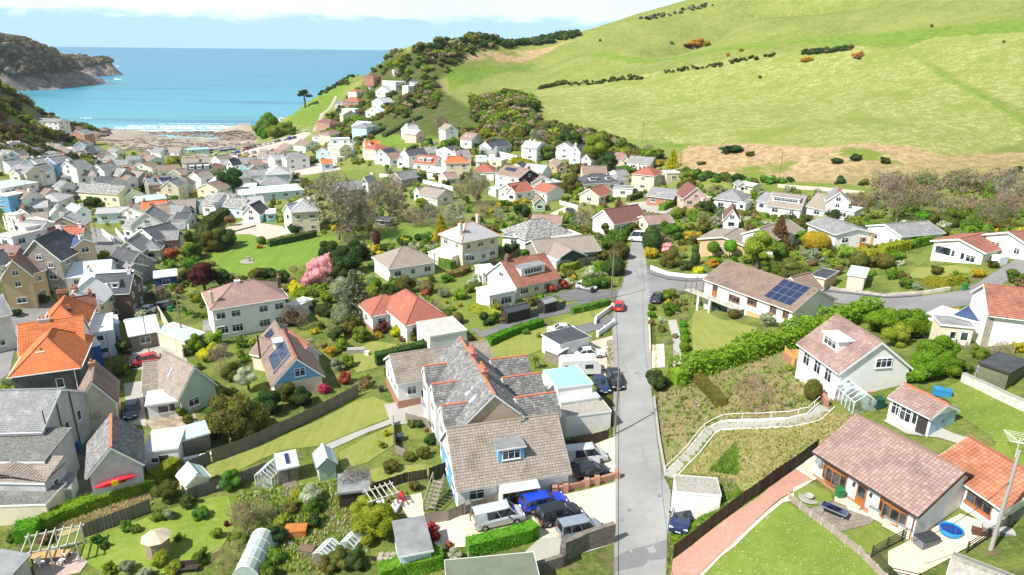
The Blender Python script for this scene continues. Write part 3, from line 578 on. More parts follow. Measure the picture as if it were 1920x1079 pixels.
 def frame(s,side):
  W_,D,hE,rh = s.W,s.D,s.hE,s.rh
  if side == 'f': d = (D / 2 if s.rt != 'M' else D); V = Vector((0, d, rh)); return Vector((0, 0, hE)), Vector((1, 0, 0)), V.normalized(), V.length, W_
  if side == 'b': V = Vector((0, -D / 2, rh)); return Vector((W_, D, hE)), Vector((-1, 0, 0)), V.normalized(), V.length, W_
  if side == 'l': V = Vector((W_ / 2, 0, rh)); return Vector((0, D, hE)), Vector((0, -1, 0)), V.normalized(), V.length, D
  V = Vector((-W_ / 2,0,rh));return Vector((W_,0,hE)),Vector((0,1,0)),V.normalized(),V.length,D
 def onslope(s,side,u,v,lift=.17):
  O,U,V,L,T = s.frame(side);N_ = U.cross(V);M = Matrix((U,V,N_)).transposed().to_4x4();M.translation = O + U * u + V * v + N_ * lift;return s.rel @ M
 def tiles(s,side,geo,ov,g):
  O, U, V, L, T = s.frame(side); N_ = U.cross(V); tw, th = (.31, .30) if geo != 'sv' else (.30, .27); rs = random.Random(len(HOUSES) * 7 + ord(side))
  nu = int((T + 2 * g) / tw); tw = (T + 2 * g) / nu; Lt = L + ov * L / (s.D / 2 if side in 'fb' else s.W / 2); nv = int(Lt / th); th = Lt / nv
  vs = [];fs = [];tint = []
  base_ = O - U * g - V * (Lt - L) + N_ * .15
  for j in range(nv):
   for i in range(nu):
    if s.rt == 'H':
     d = min(T,99) ;uu = (i + .5) * tw - g;vv = (j + .5) / nv * (s.D / 2)
     if uu < vv - .2 or uu > T - vv + .2: continue
    a = base_ + U * (i * tw + .012) + V * (j * th);b = a + U * (tw - .024);lift = .055 + rs.random() * .02;k = len(vs);up = V * (th * 1.04)
    vs += [a + N_ * lift,b + N_ * lift,b + up + N_ * .012,a + up + N_ * .012,a,b];fs += [(k,k + 1,k + 2,k + 3),(k + 4,k + 5,k + 1,k)]
    t_ = rs.random();tint += [t_,t_ * .4]
  me = bpy.data.meshes.new('roof_tiles'); me.from_pydata([tuple(p) for p in vs], [], fs); me.materials.append(TILEGEO[geo])
  at = me.attributes.new('tint', 'FLOAT', 'FACE'); at.data.foreach_set('value', tint)
  o = bpy.data.objects.new('roof_tiles', me); COL.objects.link(o); o.parent = s.root; o.matrix_basis = s.rel; o['kind'] = 'stuff'
 def win(s, side, pos, z, w, h, kind='t', fm=None):
  L = {'f': ((pos, 0, z), 0), 'l': ((0, pos, z), -math.pi / 2), 'r': ((s.W, pos, z), math.pi / 2), 'b': ((pos, s.D, z), math.pi)}[side]
  o = window(s.root, (0, 0, 0), 0, w, h, kind, fm); M = Matrix.Translation(L[0]) @ Matrix.Rotation(L[1], 4, 'Z'); o.matrix_basis = s.rel @ M; return o
 def door(s,side,pos,w=.95,h=2.05,mat=None,glazed=True,z=0.02):
  L = {'f': ((pos, 0, z), 0), 'l': ((0, pos, z), -math.pi / 2), 'r': ((s.W, pos, z), math.pi / 2)}[side]; b = MB(); b.box(-w/2, -.06, 0, w/2, .01, h)
  o = s.part(b, 'door', mat or TRIM); o.matrix_basis = s.rel @ Matrix.Translation(L[0]) @ Matrix.Rotation(L[1], 4, 'Z')
  if glazed: g = MB(); g.box(-w/2 + .14, -.075, h * .45, w/2 - .14, -.062, h - .18); g.obj('pane', GLS, o)
  return o
 def autowin(s, sides='f', fm=None, wz=None, sp=3.0, big=1.15):
  st = max(1,int(round(s.hE / 2.6)));fh = s.hE / st
  for sd in sides:
   L = s.W if sd in 'fb' else s.D; n = max(1, int(L / sp))
   for k in range(st):
    for i in range(n):
     w = 1.5 if (i + k) % 2 == 0 and L / n > 2.4 else 1.0; s.win(sd, L * (i + .5) / n, k * fh + fh * .36, min(w, L / n * .62), min(big, fh * .45), 't' if s.W > 4 else 'o', fm)
  if s.rt == 'P' and 'f' in sides and s.rh > 1.9: s.win('f', s.W / 2, s.hE + .1, 1.1, 1.0, 't', fm)
  if s.rt == 'G':
   for sd in sides:
    if sd in 'lr' and s.rh > 1.9: s.win(sd, s.D / 2, s.hE + .1, 1.0, .9, 't', fm)
 def chimney(s, x, y, h=1.1, w=.6, d=.9, pots=2, mat='br', zbase=None):
  half = s.D / 2 if s.rt in 'GH' else s.W / 2; dist = abs((y - s.D / 2) if s.rt in 'GH' else (x - s.W / 2)); zr = s.hE + s.rh * max(0, 1 - dist / half)
  b = MB();b.box(x - w/2,y - d/2,zr - 1.2,x + w/2,y + d/2,s.hE + s.rh + h);b.box(x - w/2 - .06,y - d/2 - .06,s.hE + s.rh + h + .002,x + w/2 + .06,y + d/2 + .06,s.hE + s.rh + h + .1)
  c = s.part(b, 'chimney', W[mat])
  for i in range(pots):
   px = x if d >= w else x + (i - (pots - 1) / 2) * (w / max(pots,1));py = y + (i - (pots - 1) / 2) * (d / max(pots,1)) if d >= w else y
   p = MB(); p.lathe([(.13, 0), (.11, .34), (.14, .35), (.13, .42)], 8, (px, py, s.hE + s.rh + h + .1)); p.obj('chimney_pot', REDR, c)
 def panels(s,side,u0,v0,nu,nv,pw=1.0,ph=1.65,gap=.03):
  me = MATS.get(('pan', pw, ph))
  if me is None:
   b = MB(); b.box(0, 0, 0, pw, ph, .04, 1); b.box(.025, .025, .041, pw - .025, ph - .025, .045, 0); me = b.mesh('solar_panel', [SOLAR, LEAD], uv=False); MATS[('pan', pw, ph)] = me
  for i in range(nu):
   for j in range(nv):
    o = inst('solar_panel', me, s.root); o.matrix_basis = s.onslope(side, u0 + i * (pw + gap), v0 + j * (ph + gap), .2)
 def rooflight(s,side,u,v,w=.8,h=1.2):
  f = MB();f.box(0,0,0,w,.07,.1);f.box(0,h - .07,0,w,h,.1);f.box(0,.07,0,.07,h - .07,.1);f.box(w - .07,.07,0,w,h - .07,.1)
  o = f.obj('rooflight', LEAD, s.root); o.matrix_basis = s.onslope(side, u, v, .16); g = MB(); g.box(.07, .07, .02, w - .07, h - .07, .06); g.obj('pane', glass('rooflight_glass', (.30, .36, .40), .1), o)
 def dormer(s, side, u, v0, w, h, wall='wh', roof='fl', ww=None, ov=.18, pitch=0.0):
  O,U,V,L,T = s.frame(side);In = Vector((V.x,V.y,0)).normalized();sl = V.z / math.hypot(V.x,V.y);run = (h + .1) / max(sl,.2)
  P0 = O + U * u + V * v0;M = Matrix((U,In,Vector((0,0,1)))).transposed().to_4x4();M.translation = P0
  b = MB();z0 = .05;b.add([(-w/2,0,-.1),(w/2,0,-.1),(w/2,0,h),(-w/2,0,h),(w/2,run,h),(-w/2,run,h),(w/2,run,run*sl-.1),(-w/2,run,run*sl-.1)],[(0,1,2,3),(1,6,4,2),(0,3,5,7),(3,2,4,5)])
  d = b.obj('dormer', W[wall], s.root); d.matrix_basis = s.rel @ M
  r = MB(); r.box(-w/2 - ov, -ov, h + .003, w/2 + ov, run + .1, h + .12); r.obj('dormer_roof', RF[roof], d)
  f = MB(); f.box(-w/2 - ov - .02, -ov - .03, h - .03, w/2 + ov + .02, -ov - .002, h + .13); f.obj('fascia', TRIM, d)
  window(d,(0,0,h * .28),0,ww or w * .72,h * .6)
  return d
def wpt(u,v,dz,zfix=None):
 return G(u,v,dz)
def frame_from(u1,v1,u2,v2,hE):
 p = G(u1,v1,hE);q = G(u2,v2,hE);z = (p[2] + q[2]) / 2
 for _ in range(2):                       # level eaves: both ends at one height
  H = CAMZ - (z + hE);p = atH(u1,v1,H);q = atH(u2,v2,H)
 a = math.atan2(q[1] - p[1],q[0] - p[0]);Wd = math.hypot(q[0] - p[0],q[1] - p[1])
 return Matrix.Translation((p[0], p[1], z)) @ Matrix.Rotation(a, 4, 'Z'), Wd
def house(rt, u1, v1, u2, v2, hE, D, rh, wall, roof, label, name='house', cat='house', short=None, full=None, group=None, win='f', **k):
 wz = k.pop('fm', None)
 Mw,Wd = frame_from(u1,v1,u2,v2,hE)
 root = empty(name,Mw.translation);root.matrix_basis = Mw
 HOUSES.append(root)
 b = Block(root,Mw,Wd,D,hE,rt,rh,wall,roof,**k)
 if win: b.autowin(win,wz)
 uv = ((u1 + u2) / 2,(v1 + v2) / 2)
 tag(root, full or ('*' + label), cat, group, uv=uv)
 if short: LAND.append((short,uv))
 return b
def ext(b0, rt, u1, v1, u2, v2, hE, D, rh, wall, roof, win='f', **k):
 wz = k.pop('fm', None); Mw, Wd = frame_from(u1, v1, u2, v2, hE); b = Block(b0.root, Mw, Wd, D, hE, rt, rh, wall, roof, **k)
 if win: b.autowin(win,wz)
 return b
# ================================================================ houses near the camera
bpy.context.view_layer.update()
# blue dormer house
b = house('G', 858,914,1066,881, 2.5, 8.8, 3.9, 'wh', 'tg', '', full='white house with brown tiled roof and one blue box dormer by the parked cars', short='blue-dormer house', geo='tg', win='', ov=.35, ridge=RF['tg'])
b.dormer('f', b.W * .50, 1.55, 2.7, 1.75, 'bl', 'fl', 1.9)
b.part(MB().box(-.04, 1.2, -.5, -.008, b.D - .01, 2.45), 'cladding', W['bl'])
for (y, z) in ((2.2, .7), (5.5, .7)): b.win('l', y, z, 1.3, 1.2)
b.win('l', b.D / 2, 3.1, 1.2, 1.2); b.win('f', 1.9, .8, 1.6, 1.1); b.door('f', 5.2)
cp = MB(); slab(cp, [(4.1,-1.7,2.15),(8.0,-1.7,2.15),(8.0,-.05,2.42),(4.1,-.05,2.42)], .06); b.part(cp, 'porch_canopy', RF['cor'])
pw = MB(); pw.box(4.1,-1.6,-.5,4.2,-.1,2.1); pw.box(7.85,-1.6,-.5,7.95,-.1,2.1); b.part(pw, 'porch_side', TRIM)
fl = MB(); fl.tube([(7.6, 4.0, 5.2), (7.6, 4.0, 7.3)], .07, 8); fl.lathe([(.13, 0), (.13, .22)], 8, (7.6, 4.0, 7.2)); b.part(fl, 'flue', LEAD)
BD = b
# slate terrace
b = house('P', 866,801,985,783, 5.4, 15.5, 3.3, 'wh', 'sv', '', full='long grey slate terrace with terracotta ridges and two tall chimneys beside the road', short='slate terrace', geo='sv', win='', ridge=REDR)
g = MB(); g.add([(0,-.03,-2),(b.W,-.03,-2),(b.W,-.03,b.hE),(b.W/2,-.03,b.hE+b.rh-.05),(0,-.03,b.hE)], [(0,1,2,3,4)]); b.part(g, 'gable_face', tiled('buff_brick', (.50,.40,.28), (.44,.34,.24), .4, .12, (.5,.45,.37), msize=.015, bdist=.01))
for y in (5.3, 10.3): b.chimney(b.W * .5 + .2, y, .55, .7, 1.9, 5, 'br')
for y in (2.2,4.5,7.4,9.6,12.6,14.4):
 for z in (.8, 3.4): b.win('l', y, z, 1.0, 1.3)
b.rooflight('l', 11.2, 2.0, .7, 1.3); b.rooflight('l', 13.0, 2.0, .7, 1.3); b.rooflight('r', 3.4, 2.1, .6, .9); b.rooflight('r', 5.0, 2.1, .6, .9)
Mr = b.loc
def sub(b0, x, y, rz, *a, **k):            # a block placed in the local frame of another one
 M = b0.loc @ Matrix.Translation((x, y, 0)) @ Matrix.Rotation(rz, 4, 'Z'); win = k.pop('win', ''); q = Block(b0.root, M, *a, **k)
 if win: q.autowin(win)
 return q
for y in (2.6, 7.8, 12.8):                 # bay wings on the left, each with its red ridge
 q = sub(b, -1.6, y + 1.4, -math.pi / 2, 2.8, 4.2, 5.3, 'P', 1.35, 'wh', 'sv', geo='sv', ridge=REDR, ov=.15)
 for z in (.7, 3.3): q.win('f', 1.4, z, 1.7, 1.4)
for i, y in enumerate((.9, 6.0, 11.2)):    # rear wings on the right
 q = sub(b, b.W - .2, y, 0, 4.6, 3.6, 4.6, 'G', 1.7, 'cr' if i == 2 else 'wh', 'sv', geo='sv', ridge=REDR, ov=.2)
 q.win('f', 2.6, 3.0, .9, 1.0); q.win('r', 1.8, 3.0, .9, 1.0)
TER = b
# white bungalow left of the terrace
b = house('G', 745,717,928,687, 3.6, 7.2, 2.1, 'wh', 'tg', '', full='long white bungalow on a brick base half hidden behind the slate terrace', short='brick-base bungalow', geo='tg', win='', ridge=RF['tg'])
for y in (1.3, 3.2, 5.2): b.win('l', y, 1.7, .9, 1.1, 'o')
b.win('f', 1.8, 1.6, 1.2, 1.1); b.door('f', 3.4); b.part(MB().box(-.05, .01, -.6, -.008, b.D, 1.2).box(0, -.05, -.6, b.W, -.008, .9), 'brick_base', W['br'])
# pin-marked white dormer house on the right
b = house('P', 1576,698,1706,689, 2.7, 7.6, 3.1, 'wh', 'tp', '', full='white gabled house with pinkish roof and small glazed dormer above the terraced garden', short='white gabled house', geo='tp', win='', ridge=RF['tp'], ov=.3)
b.win('f', b.W * .60, 2.9, 1.9, 1.1); d = b.dormer('l', b.D * .5, 1.3, 2.8, 1.5, 'wh', 'lw', 2.2)
for y in (1.8, 3.8, 5.9): b.win('l', y, .7, 1.2, 1.5)
b.part(MB().box(-.2, -.2, -1.2, b.W + .1, -.02, .15), 'brick_plinth', W['br'])
q = sub(b, -.0, b.D - 3.0, 0, 2, 3.0, 2.5, 'F', 0, 'wh', 'fw', drop=1)
DH = b
# summerhouse
b = house('G', 1671,745,1747,783, 2.3, 3.5, .9, 'wh', 'tp', '', name='summerhouse', cat='garden room', full='pale blue boarded summerhouse with open door below the white gabled house', short='blue summerhouse', geo='tp', win='', ov=.25, ridge=REDR)
b.part(MB().box(b.W + .005, .02, -.5, b.W + .03, b.D - .02, 2.3), 'cladding', W['lbd'])
b.win('f', b.W * .18, .75, 1.0, 1.3); b.win('f', b.W * .42, .6, 1.5, 1.45); b.win('f', b.W * .63, .75, .7, 1.3, 'o'); b.door('f', b.W * .83, 1.0, 2.0, DKT, False)
w_ = MB(); w_.lathe([(.17, 0), (.17, .04)], 14); o = w_.obj('round_vent', LEAD, b.root); o.matrix_basis = Matrix.Translation((b.W + .04, b.D * .5, 1.5)) @ Matrix.Rotation(math.pi / 2, 4, 'Y')
# big bungalow, bottom right
b = house('G', 1533,847,1722,963, 2.6, 9.0, 2.4, 'wh', 'tp', '', full='large white bungalow with pinkish tiled roof and brown bow windows above the patio', short='big pink-roofed bungalow', geo='tp', win='', ov=.35, trim=DKT, ridge=RF['tp'])
b.part(MB().box(-.04, -.05, -1.4, b.W + .02, -.008, .35).box(b.W + .008, -.05, -1.4, b.W + .05, b.D, -.1), 'brick_base', W['br'])
for x in (b.W * .22,b.W * .80):
 bw = MB();n = 5;P_ = [(math.sin(t) * 1.25,-math.cos(t) * .45 + .12) for t in np.linspace(-1.2,1.2,n)]
 for i in range(n - 1):
  a_,c_ = P_[i],P_[i + 1]
  for z in (.62,2.0): bw.bar((a_[0],a_[1],z),(c_[0],c_[1],z),.10,.12)
 for p_ in P_: bw.box(p_[0] - .045,p_[1] - .045,.56,p_[0] + .045,p_[1] + .045,2.06)
 bw.add([(p_[0],p_[1],.56) for p_ in P_] + [(1.2,.05,.56),(-1.2,.05,.56)],[tuple(range(n + 2))]);bw.add([(p_[0],p_[1],2.07) for p_ in P_] + [(1.2,.05,2.07),(-1.2,.05,2.07)],[tuple(range(n + 2))])
 o = b.part(bw, 'bow_window', BRN); o.matrix_basis = b.rel @ Matrix.Translation((x, 0, 0)); gp = MB()
 for i in range(n - 1): a_,c_ = P_[i],P_[i + 1];gp.add([(a_[0] * .97,a_[1] * .9,.66),(c_[0] * .97,c_[1] * .9,.66),(c_[0] * .97,c_[1] * .9,1.95),(a_[0] * .97,a_[1] * .9,1.95)],[(0,1,2,3)])
 gp.obj('pane', GLS, o)
b.door('f', b.W * .50, .95, 2.1, BRN); b.win('r', b.D * .88, .05, 2.2, 2.1, 'o', BRN)
for x in (.42, .59): b.part(MB().box(b.W * x - .09, -.2, 1.6, b.W * x + .09, -.02, 1.9), 'wall_lamp', DKT)
b.part(MB().tube([(b.W - .15, -.1, 2.5), (b.W - .15, -.1, -.8)], .05, 6), 'downpipe', plain('red_downpipe', (.25, .05, .03), .5))
sd_ = MB(); sd_.lathe([(.0, 0), (.2, .04), (.33, .12), (.34, .13)], 12); o = sd_.obj('satellite_dish', LEAD, b.root); o.matrix_basis = b.rel @ Matrix.Translation((.6, -.35, 2.0)) @ Matrix.Rotation(R(75), 4, 'X')
BB = b
q = ext(b, 'G', 1757,866,1886,952, 2.35, 6.0, 1.7, 'wh', 'ox', geo='ox', win='', ov=.35, trim=TRIM, ridge=RF['tr'])
q.win('f', q.W - 2.0, .85, 2.2, 1.2, 't', BRN); q.part(MB().box(q.W - 3.2, -.12, .6, q.W - .8, -.01, .8), 'window_sill', REDR)
# long solar bungalow
b = house('G', 1323,523,1488,583, 3.6, 9.6, 2.3, 'wh', 'tb', '', full='long split-level white bungalow with twelve solar panels and a balcony above its lawn', short='solar-panel bungalow', geo='tb', win='', ov=.35, ridge=RF['tb'])
b.panels('f', b.W - 5.6, .5, 4, 3, 1.15, 1.55); b.door('f', b.W * .13, 1.1, 2.2, BRN, z=1.2)
for x, w in ((.37, 2.2), (.57, 1.8), (.80, 1.2), (.93, 1.0)): b.win('f', b.W * x, 2.1 if x > .5 else 1.5, w, 1.1, 't', BRN)
bal = MB(); bal.box(-3.0, -1.5, .95, b.W * .5, -.01, 1.12); b.part(bal, 'balcony', RF['cs'])
for x in (-.1, 2.4, b.W * .5 - .3): b.part(MB().box(x, -1.4, -2, x + .35, -1.05, .94), 'balcony_pier', white)
rl = MB();rl.box(-3.0,-1.5,2.0,b.W * .5,-1.45,2.06)
for i in range(10): x = -3.0 + i * (b.W * .5 + 3) / 9;rl.box(x,-1.49,1.12,x + .05,-1.46,2.0)
for x in (-3,-1.6): rl.box(x,-1.45,-2.2,x + .1,-1.35,3);rl.box(x,1.2,-2.2,x + .1,1.3,3)
b.part(rl, 'railing', W['wd']); b.part(MB().box(b.W * .52, -.06, -2, b.W * .78, -.006, 1.1), 'lower_render', W['tn'])
gl = MB(); gl.box(b.W * .10, -.05, -1.4, b.W * .3, -.01, .6); b.part(gl, 'patio_window', GLS)
b.part(MB().tube([(b.W * .66, 5.4, 5.6), (b.W * .66, 5.4, 7)], .12, 8), 'flue', DKT)
q = sub(b, b.W * .45, b.D - 1.5, 0, 5, 4.5, 3.6, 'P', 1.7, 'wh', 'tb', drop=2)
SB = b
# cream bungalow above the junction
b = house('P', 1313,448,1398,462, 2.9, 8.5, 1.1, 'tn', 'tg', '', full='cream gabled bungalow with two round clipped trees in front', short='cream topiary bungalow', win='', ov=.5)
b.win('f', b.W * .45, .8, 1.2, 1.2); q = ext(b, 'P', 1394,438,1452,450, 3.6, 12, 1.5, 'wh', 'tg', ov=.4); q.win('f', 1.6, .8, 1.3, 1.1)
# house inside the marker's ring: white, two shallow grey gables
b = house('P', 1568,440,1640,437, 2.8, 9, 1.0, 'wh', 'sl', '', full='white bungalow with two shallow grey roofs behind the clipped garden hedges', short='grey-roofed twin-gable bungalow', ov=.4)
q = ext(b, 'P', 1628,424,1690,443, 3.2, 10, 1.2, 'wh', 'sl', ov=.4); b.part(MB().box(b.W - .8, -.35, -1, b.W - .1, -.02, 2.7), 'brick_pier', W['tn']); b.door('f', b.W * .72, 1.2, 2, plain('orange_door', (.62, .2, .03)))
# top right
b = house('P', 1752,452,1845,473, 2.9, 8, 1.2, 'wh', 'tr', '', full='white house with shallow red-brown roof and picture window at the lane top', short='picture-window house', geo='tr', win='', ov=.5)
b.win('f', b.W * .22, .9, 2.6, 1.4, 'o'); b.win('f', b.W * .43, .9, .6, 1.2, 'o'); b.win('f', b.W * .62, .8, .7, 1.2, 'o'); b.win('f', b.W * .78, .7, 1.5, 1.2); b.win('r', 3, .9, 1.2, 1.0); b.win('r', 6, .9, 1.2, 1.0)
q = ext(b, 'P', 1850,440,1932,462, 3.0, 9, 1.3, 'wh', 'tr', geo='tr', ov=.5)
# right edge
b = house('G', 1856,590,1990,606, 3.0, 8, 2.2, 'wh', 'tr', '', full='white house with orange-red tiled roof at the right edge of the view', short='right-edge white house', win='', geo='tr', trim=TRIM); b.part(MB().box(-.06, -.06, -1, .5, .4, 2.9), 'stone_quoin', W['st'])
b = house('F', 1789,594,1858,612, 2.6, 9, 0, 'wh', 'fn', '', name='garage', cat='garage', full='flat roofed white garage with patched navy blue felt roof', short='navy-felt garage', win='')
q = ext(b, 'F', 1765,610,1826,616, 2.5, 3.0, 0, 'cr', 'fl', win=''); q.door('f', 2.6); q.win('f', 1.4, .9, .7, 1.0, 'o'); q = ext(b, 'F', 1729,596,1786,612, 2.2, 6, 0, 'wh', 'fw', win=''); q.door('f', 1.2, 1, 1.9, LEAD, False)
b = house('G', 1151,420,1214,409, 2.9, 7.5, 2.6, 'wh', 'td', '', full='white cottage with dark red lichened roof beside the white minibus', short='dark-red roofed cottage', ov=.3, win='f', ridge=RF['td'])
# garages by the estate road
b = house('F', 1520,518,1547,524, 2.4, 5.5, 0, 'tn', 'fd', '', name='garage', cat='garage', full='cream garage with dark felt roof beside the bend of the estate road', short='cream roadside garage', win=''); b.door('f', b.W / 2, 2.2, 2.0, W['cr'], False)
b = house('F', 1590,516,1622,521, 2.3, 5.5, 0, 'gy', 'fg', '', name='garage', cat='garage', full='low garage with pale green flat roof below the clipped hedges', win=''); b.door('f', b.W / 2, 2.2, 2.0, W['cr'], False)
# shed on the right with boards
b = house('F', 1838,683,1892,701, 2.3, 4.4, 0, 'wg', 'fd', '', name='garden_shed', cat='shed', full='large green-brown boarded shed with grey felt roof behind the stone wall', short='big boarded shed', win='', ov=.3, trim=DKT)
# flat white buildings right of the terrace
b = house('F', 1046,730,1111,721, 4.6, 5.0, 0, 'wh', 'fb', '', full='white block with sky-blue flat roof beside the caravan', short='sky-blue flat roof block', win='', ov=.15)
q = ext(b, 'F', 1052,757,1124,746, 3.2, 3.8, 0, 'wh', 'fw', win='', ov=.1); q.part(MB().box(.8, -.05, 1.0, 4.5, -.01, 1.6), 'window_strip', LEAD)
q = ext(b, 'F', 1062,784,1146,773, 2.5, 3.6, 0, 'wh', 'fs', win='', ov=.1); q = ext(b, 'F', 1012,726,1040,722, 3.6, 3.6, 0, 'wh', 'fw', win='', ov=.1)
b = house('F', 1050,648,1106,633, 2.6, 4.4, 0, 'wh', 'fd', '', name='garage', cat='garage', full='white pebble-dashed garage with dark flat roof above the white coupe', short='dark-roofed white garage', win='', ov=.25)
b.win('l', 2.4, 1.2, .7, .6, 'o'); q = ext(b, 'M', 1022,654,1047,664, 1.9, 2.0, .2, 'wd', 'fw', win='', ov=.2)
# dormer bungalow
b = house('G', 968,537,1047,519, 2.6, 9.2, 3.3, 'cr', 'tr', '', full='white gabled dormer bungalow with red-brown roof and blossom bush at its corner', short='red-roofed dormer bungalow', geo='tr', win='', ov=.4, ridge=RF['tr'])
b.part(MB().add([(-.02,0,-1),(-.02,b.D,-1),(-.02,b.D,b.hE),(-.02,b.D/2,b.hE+b.rh-.05),(-.02,0,b.hE)], [(4,3,2,1,0)]), 'gable_face', white); b.dormer('f', b.W * .48, 1.5, 5.4, 1.7, 'wh', 'fl', 4.0); b.win('f', 1.8, .8, 1.8, 1.1); b.win('f', 4.6, .8, 1.1, 1.0); b.win('f', 7.2, .7, 1.8, 1.1); b.chimney(1.2, b.D / 2, .9, .6, .9, 2, 'db'); b.win('l', b.D * .5, 3.2, 1.4, .9)
q = ext(b, 'F', 918,556,966,546, 2.5, 4.6, 0, 'wh', 'fw', win='', ov=.25); q.win('f', 1.0, .7, 1.0, 1.1); q.win('f', 3.4, .5, 2.2, 1.3); q = ext(b, 'F', 906,513,934,510, 2.3, 5, 0, 'wh', 'fw', win=''); q.win('l', 1.5, .5, 2, 1.2); q.win('f', 1.5, .5, 2, 1.2)
# brown roofed stone bungalow
b = house('G', 1012,478,1123,468, 2.6, 8.8, 1.9, 'st', 'tg', '', full='brown-roofed stone bungalow with a dark green boarded front gable', short='stone-fronted bungalow', win='', ov=.5)
q = ext(b, 'P', 1045,486,1097,478, 2.5, 5.5, 1.6, 'st', 'tg', win='', ov=.4); q.part(MB().add([(0,-.03,1.9),(q.W,-.03,1.9),(q.W,-.03,q.hE),(q.W/2,-.03,q.hE+q.rh-.05),(0,-.03,q.hE)], [(0,1,2,3,4)]), 'gable_board', plain('dark_green_board', (.03, .07, .06), .6)); q.win('f', 1.5, .8, 1.7, 1.2); q.door('f', 4.2, 1.3, 2, DKT); b.win('f', b.W * .88, .9, 2.0, 1.1)
q = ext(b, 'F', 1001,484,1043,491, 2.3, 5, 0, 'wh', 'lw', win='', ov=.25)
# slate pyramid bungalow
b = house('H', 986,450,1068,437, 2.6, 9.5, 3.0, 'wh', 'sv', '', full='white bungalow with steep weathered slate pyramid roof', short='slate pyramid bungalow', ov=.4); q = ext(b, 'H', 942,443,985,447, 2.4, 6, 1.0, 'wh', 'sl'); q = ext(b, 'F', 1040,448,1090,441, 2.4, 5, 0, 'wh', 'cs', win='')
# tall white hipped house
b = house('H', 867,455,934,442, 5.1, 8.2, 2.8, 'cr', 'ls', '', full='tall white two-storey house with pale hipped roof and two white chimneys', short='tall hipped white house', ov=.45, win='fl', ridge=REDR); b.chimney(1.0, b.D * .25, .6, .7, .7, 2, 'wh'); b.chimney(b.W - .6, b.D * .8, .6, .7, .7, 1, 'cr')
q = ext(b, 'M', 872,478,918,470, 2.3, 2.6, .4, 'wh', 'lw', ov=.25); q = ext(b, 'F', 803,474,848,483, 2.3, 6, 0, 'wh', 'fw', win='', ov=.2)
# grey-brown hip bungalow
b = house('H', 731,505,815,492, 2.7, 9.0, 2.7, 'wh', 'tg', '', full='white bungalow with grey-brown hipped roof and glazed porch', short='glazed-porch bungalow', geo=False, ov=.4); q = ext(b, 'P', 771,500,795,496, 2.3, 2.5, .6, 'wh', 'fw');
# red-tiled hip house
b = house('H', 762,610,834,595, 2.7, 11, 2.9, 'wh', 'tr', '', full='white bungalow with red-brown hipped roof and maroon acer by its door', short='red hipped bungalow', ov=.4, ridge=RF['tr']); q = ext(b, 'H', 698,593,768,580, 2.7, 6.5, 2.0, 'wh', 'tr', ov=.4); q.win('l', 3, .9, 1.2, 1.2); q.part(MB().box(-.05, -.05, -1.2, q.W, -.01, .4).box(-.06, -.05, -1.2, -.01, q.D, .4), 'brick_base', W['br'])
b = house('F', 806,633,875,621, 3.0, 6.2, 0, 'wh', 'cs', '', name='garage', cat='garage', full='plain white flat roofed garage beside the red hipped bungalow', short='plain white garage', win='', ov=.15)
# white semi
b = house('H', 398,581,535,559, 5.2, 8.6, 2.5, 'wh', 'tp', '', full='large white pair of houses with pinkish brown hipped roof and eight front windows', short='large white semi', win='', ov=.45, ridge=RF['tp'])
for i,x in enumerate((.1,.3,.68,.9)):
 b.win('f', b.W * x, .8, 1.7, 1.3); b.win('f', b.W * x, 3.4, 1.4, 1.1, 't')
b.chimney(b.W * .42, b.D / 2, .3, .8, .8, 1, 'wh'); b.chimney(b.W * .99, b.D * .4, .1, .6, .6, 1, 'db'); b.chimney(.3, 1.2, .1, .5, .5, 1, 'cr'); q = ext(b, 'F', 537,572,556,576, 2.4, 4, 0, 'wh', 'fw')
# blue gable solar house
b = house('P', 514,720,603,703, 2.7, 10.5, 3.0, 'cr', 'tr', '', full='brown-roofed house with blue boarded gable and blue solar panels', short='blue-gable solar house', geo='tb', win='', ov=.35)
b.part(MB().add([(0,-.03,b.hE-.1),(b.W,-.03,b.hE-.1),(b.W,-.03,b.hE+.05),(b.W/2,-.03,b.hE+b.rh),(0,-.03,b.hE+.05)], [(0,1,2,3,4)]), 'gable_board', W['bl']); b.win('f', b.W * .55, 3.1, 1.4, 1.2); b.win('r', 3, 1, 1.2, 1.2)
b.panels('l', 3.2, .7, 4, 2, 1.15, 1.6); b.panels('l', 8.3, .5, 1, 2, .6, 1.7); b.dormer('l', 2.6, 2.0, 1.6, 1.3, 'wh', 'lw')
q = ext(b, 'G', 472,662,514,671, 2.6, 4.5, 1.4, 'cr', 'tb', win=''); q = ext(b, 'P', 560,672,597,662, 2.5, 6.5, 1.6, 'wh', 'tr', win=''); q = ext(b, 'P', 505,658,560,648, 2.6, 6, 2.0, 'wh', 'tb', win=''); q.panels('l', 1.0, .4, 2, 1, 1.1, 1.6)
b.part(MB().tube([(-.5, 9.6, 2.5), (-.5, 9.6, 6.0)], .13, 8), 'flue', DKT)
# green gable house
b = house('P', 337,744,402,719, 2.8, 7.4, 3.2, 'gn', 'tg', '', full='pale green gabled house with tiled side wing and brown roof', short='green gabled house', geo='tg', win='', ov=.3); b.win('f', b.W * .35, .8, 1.5, 1.1); b.rooflight('l', 3.2, 1.4, .5, 1.4)
q = ext(b, 'G', 269,732,332,724, 2.7, 6.8, 2.4, 'wh', 'tp', geo='tg', win=''); q.rooflight('f', 1.6, 1.6, 1.2, 1.1); q.chimney(q.W * .5, q.D / 2, .6, .5, .5, 1, 'db'); q = ext(b, 'M', 275,759,336,750, 2.3, 2.4, .4, 'wh', 'cor');
q.door('f', 2.8)
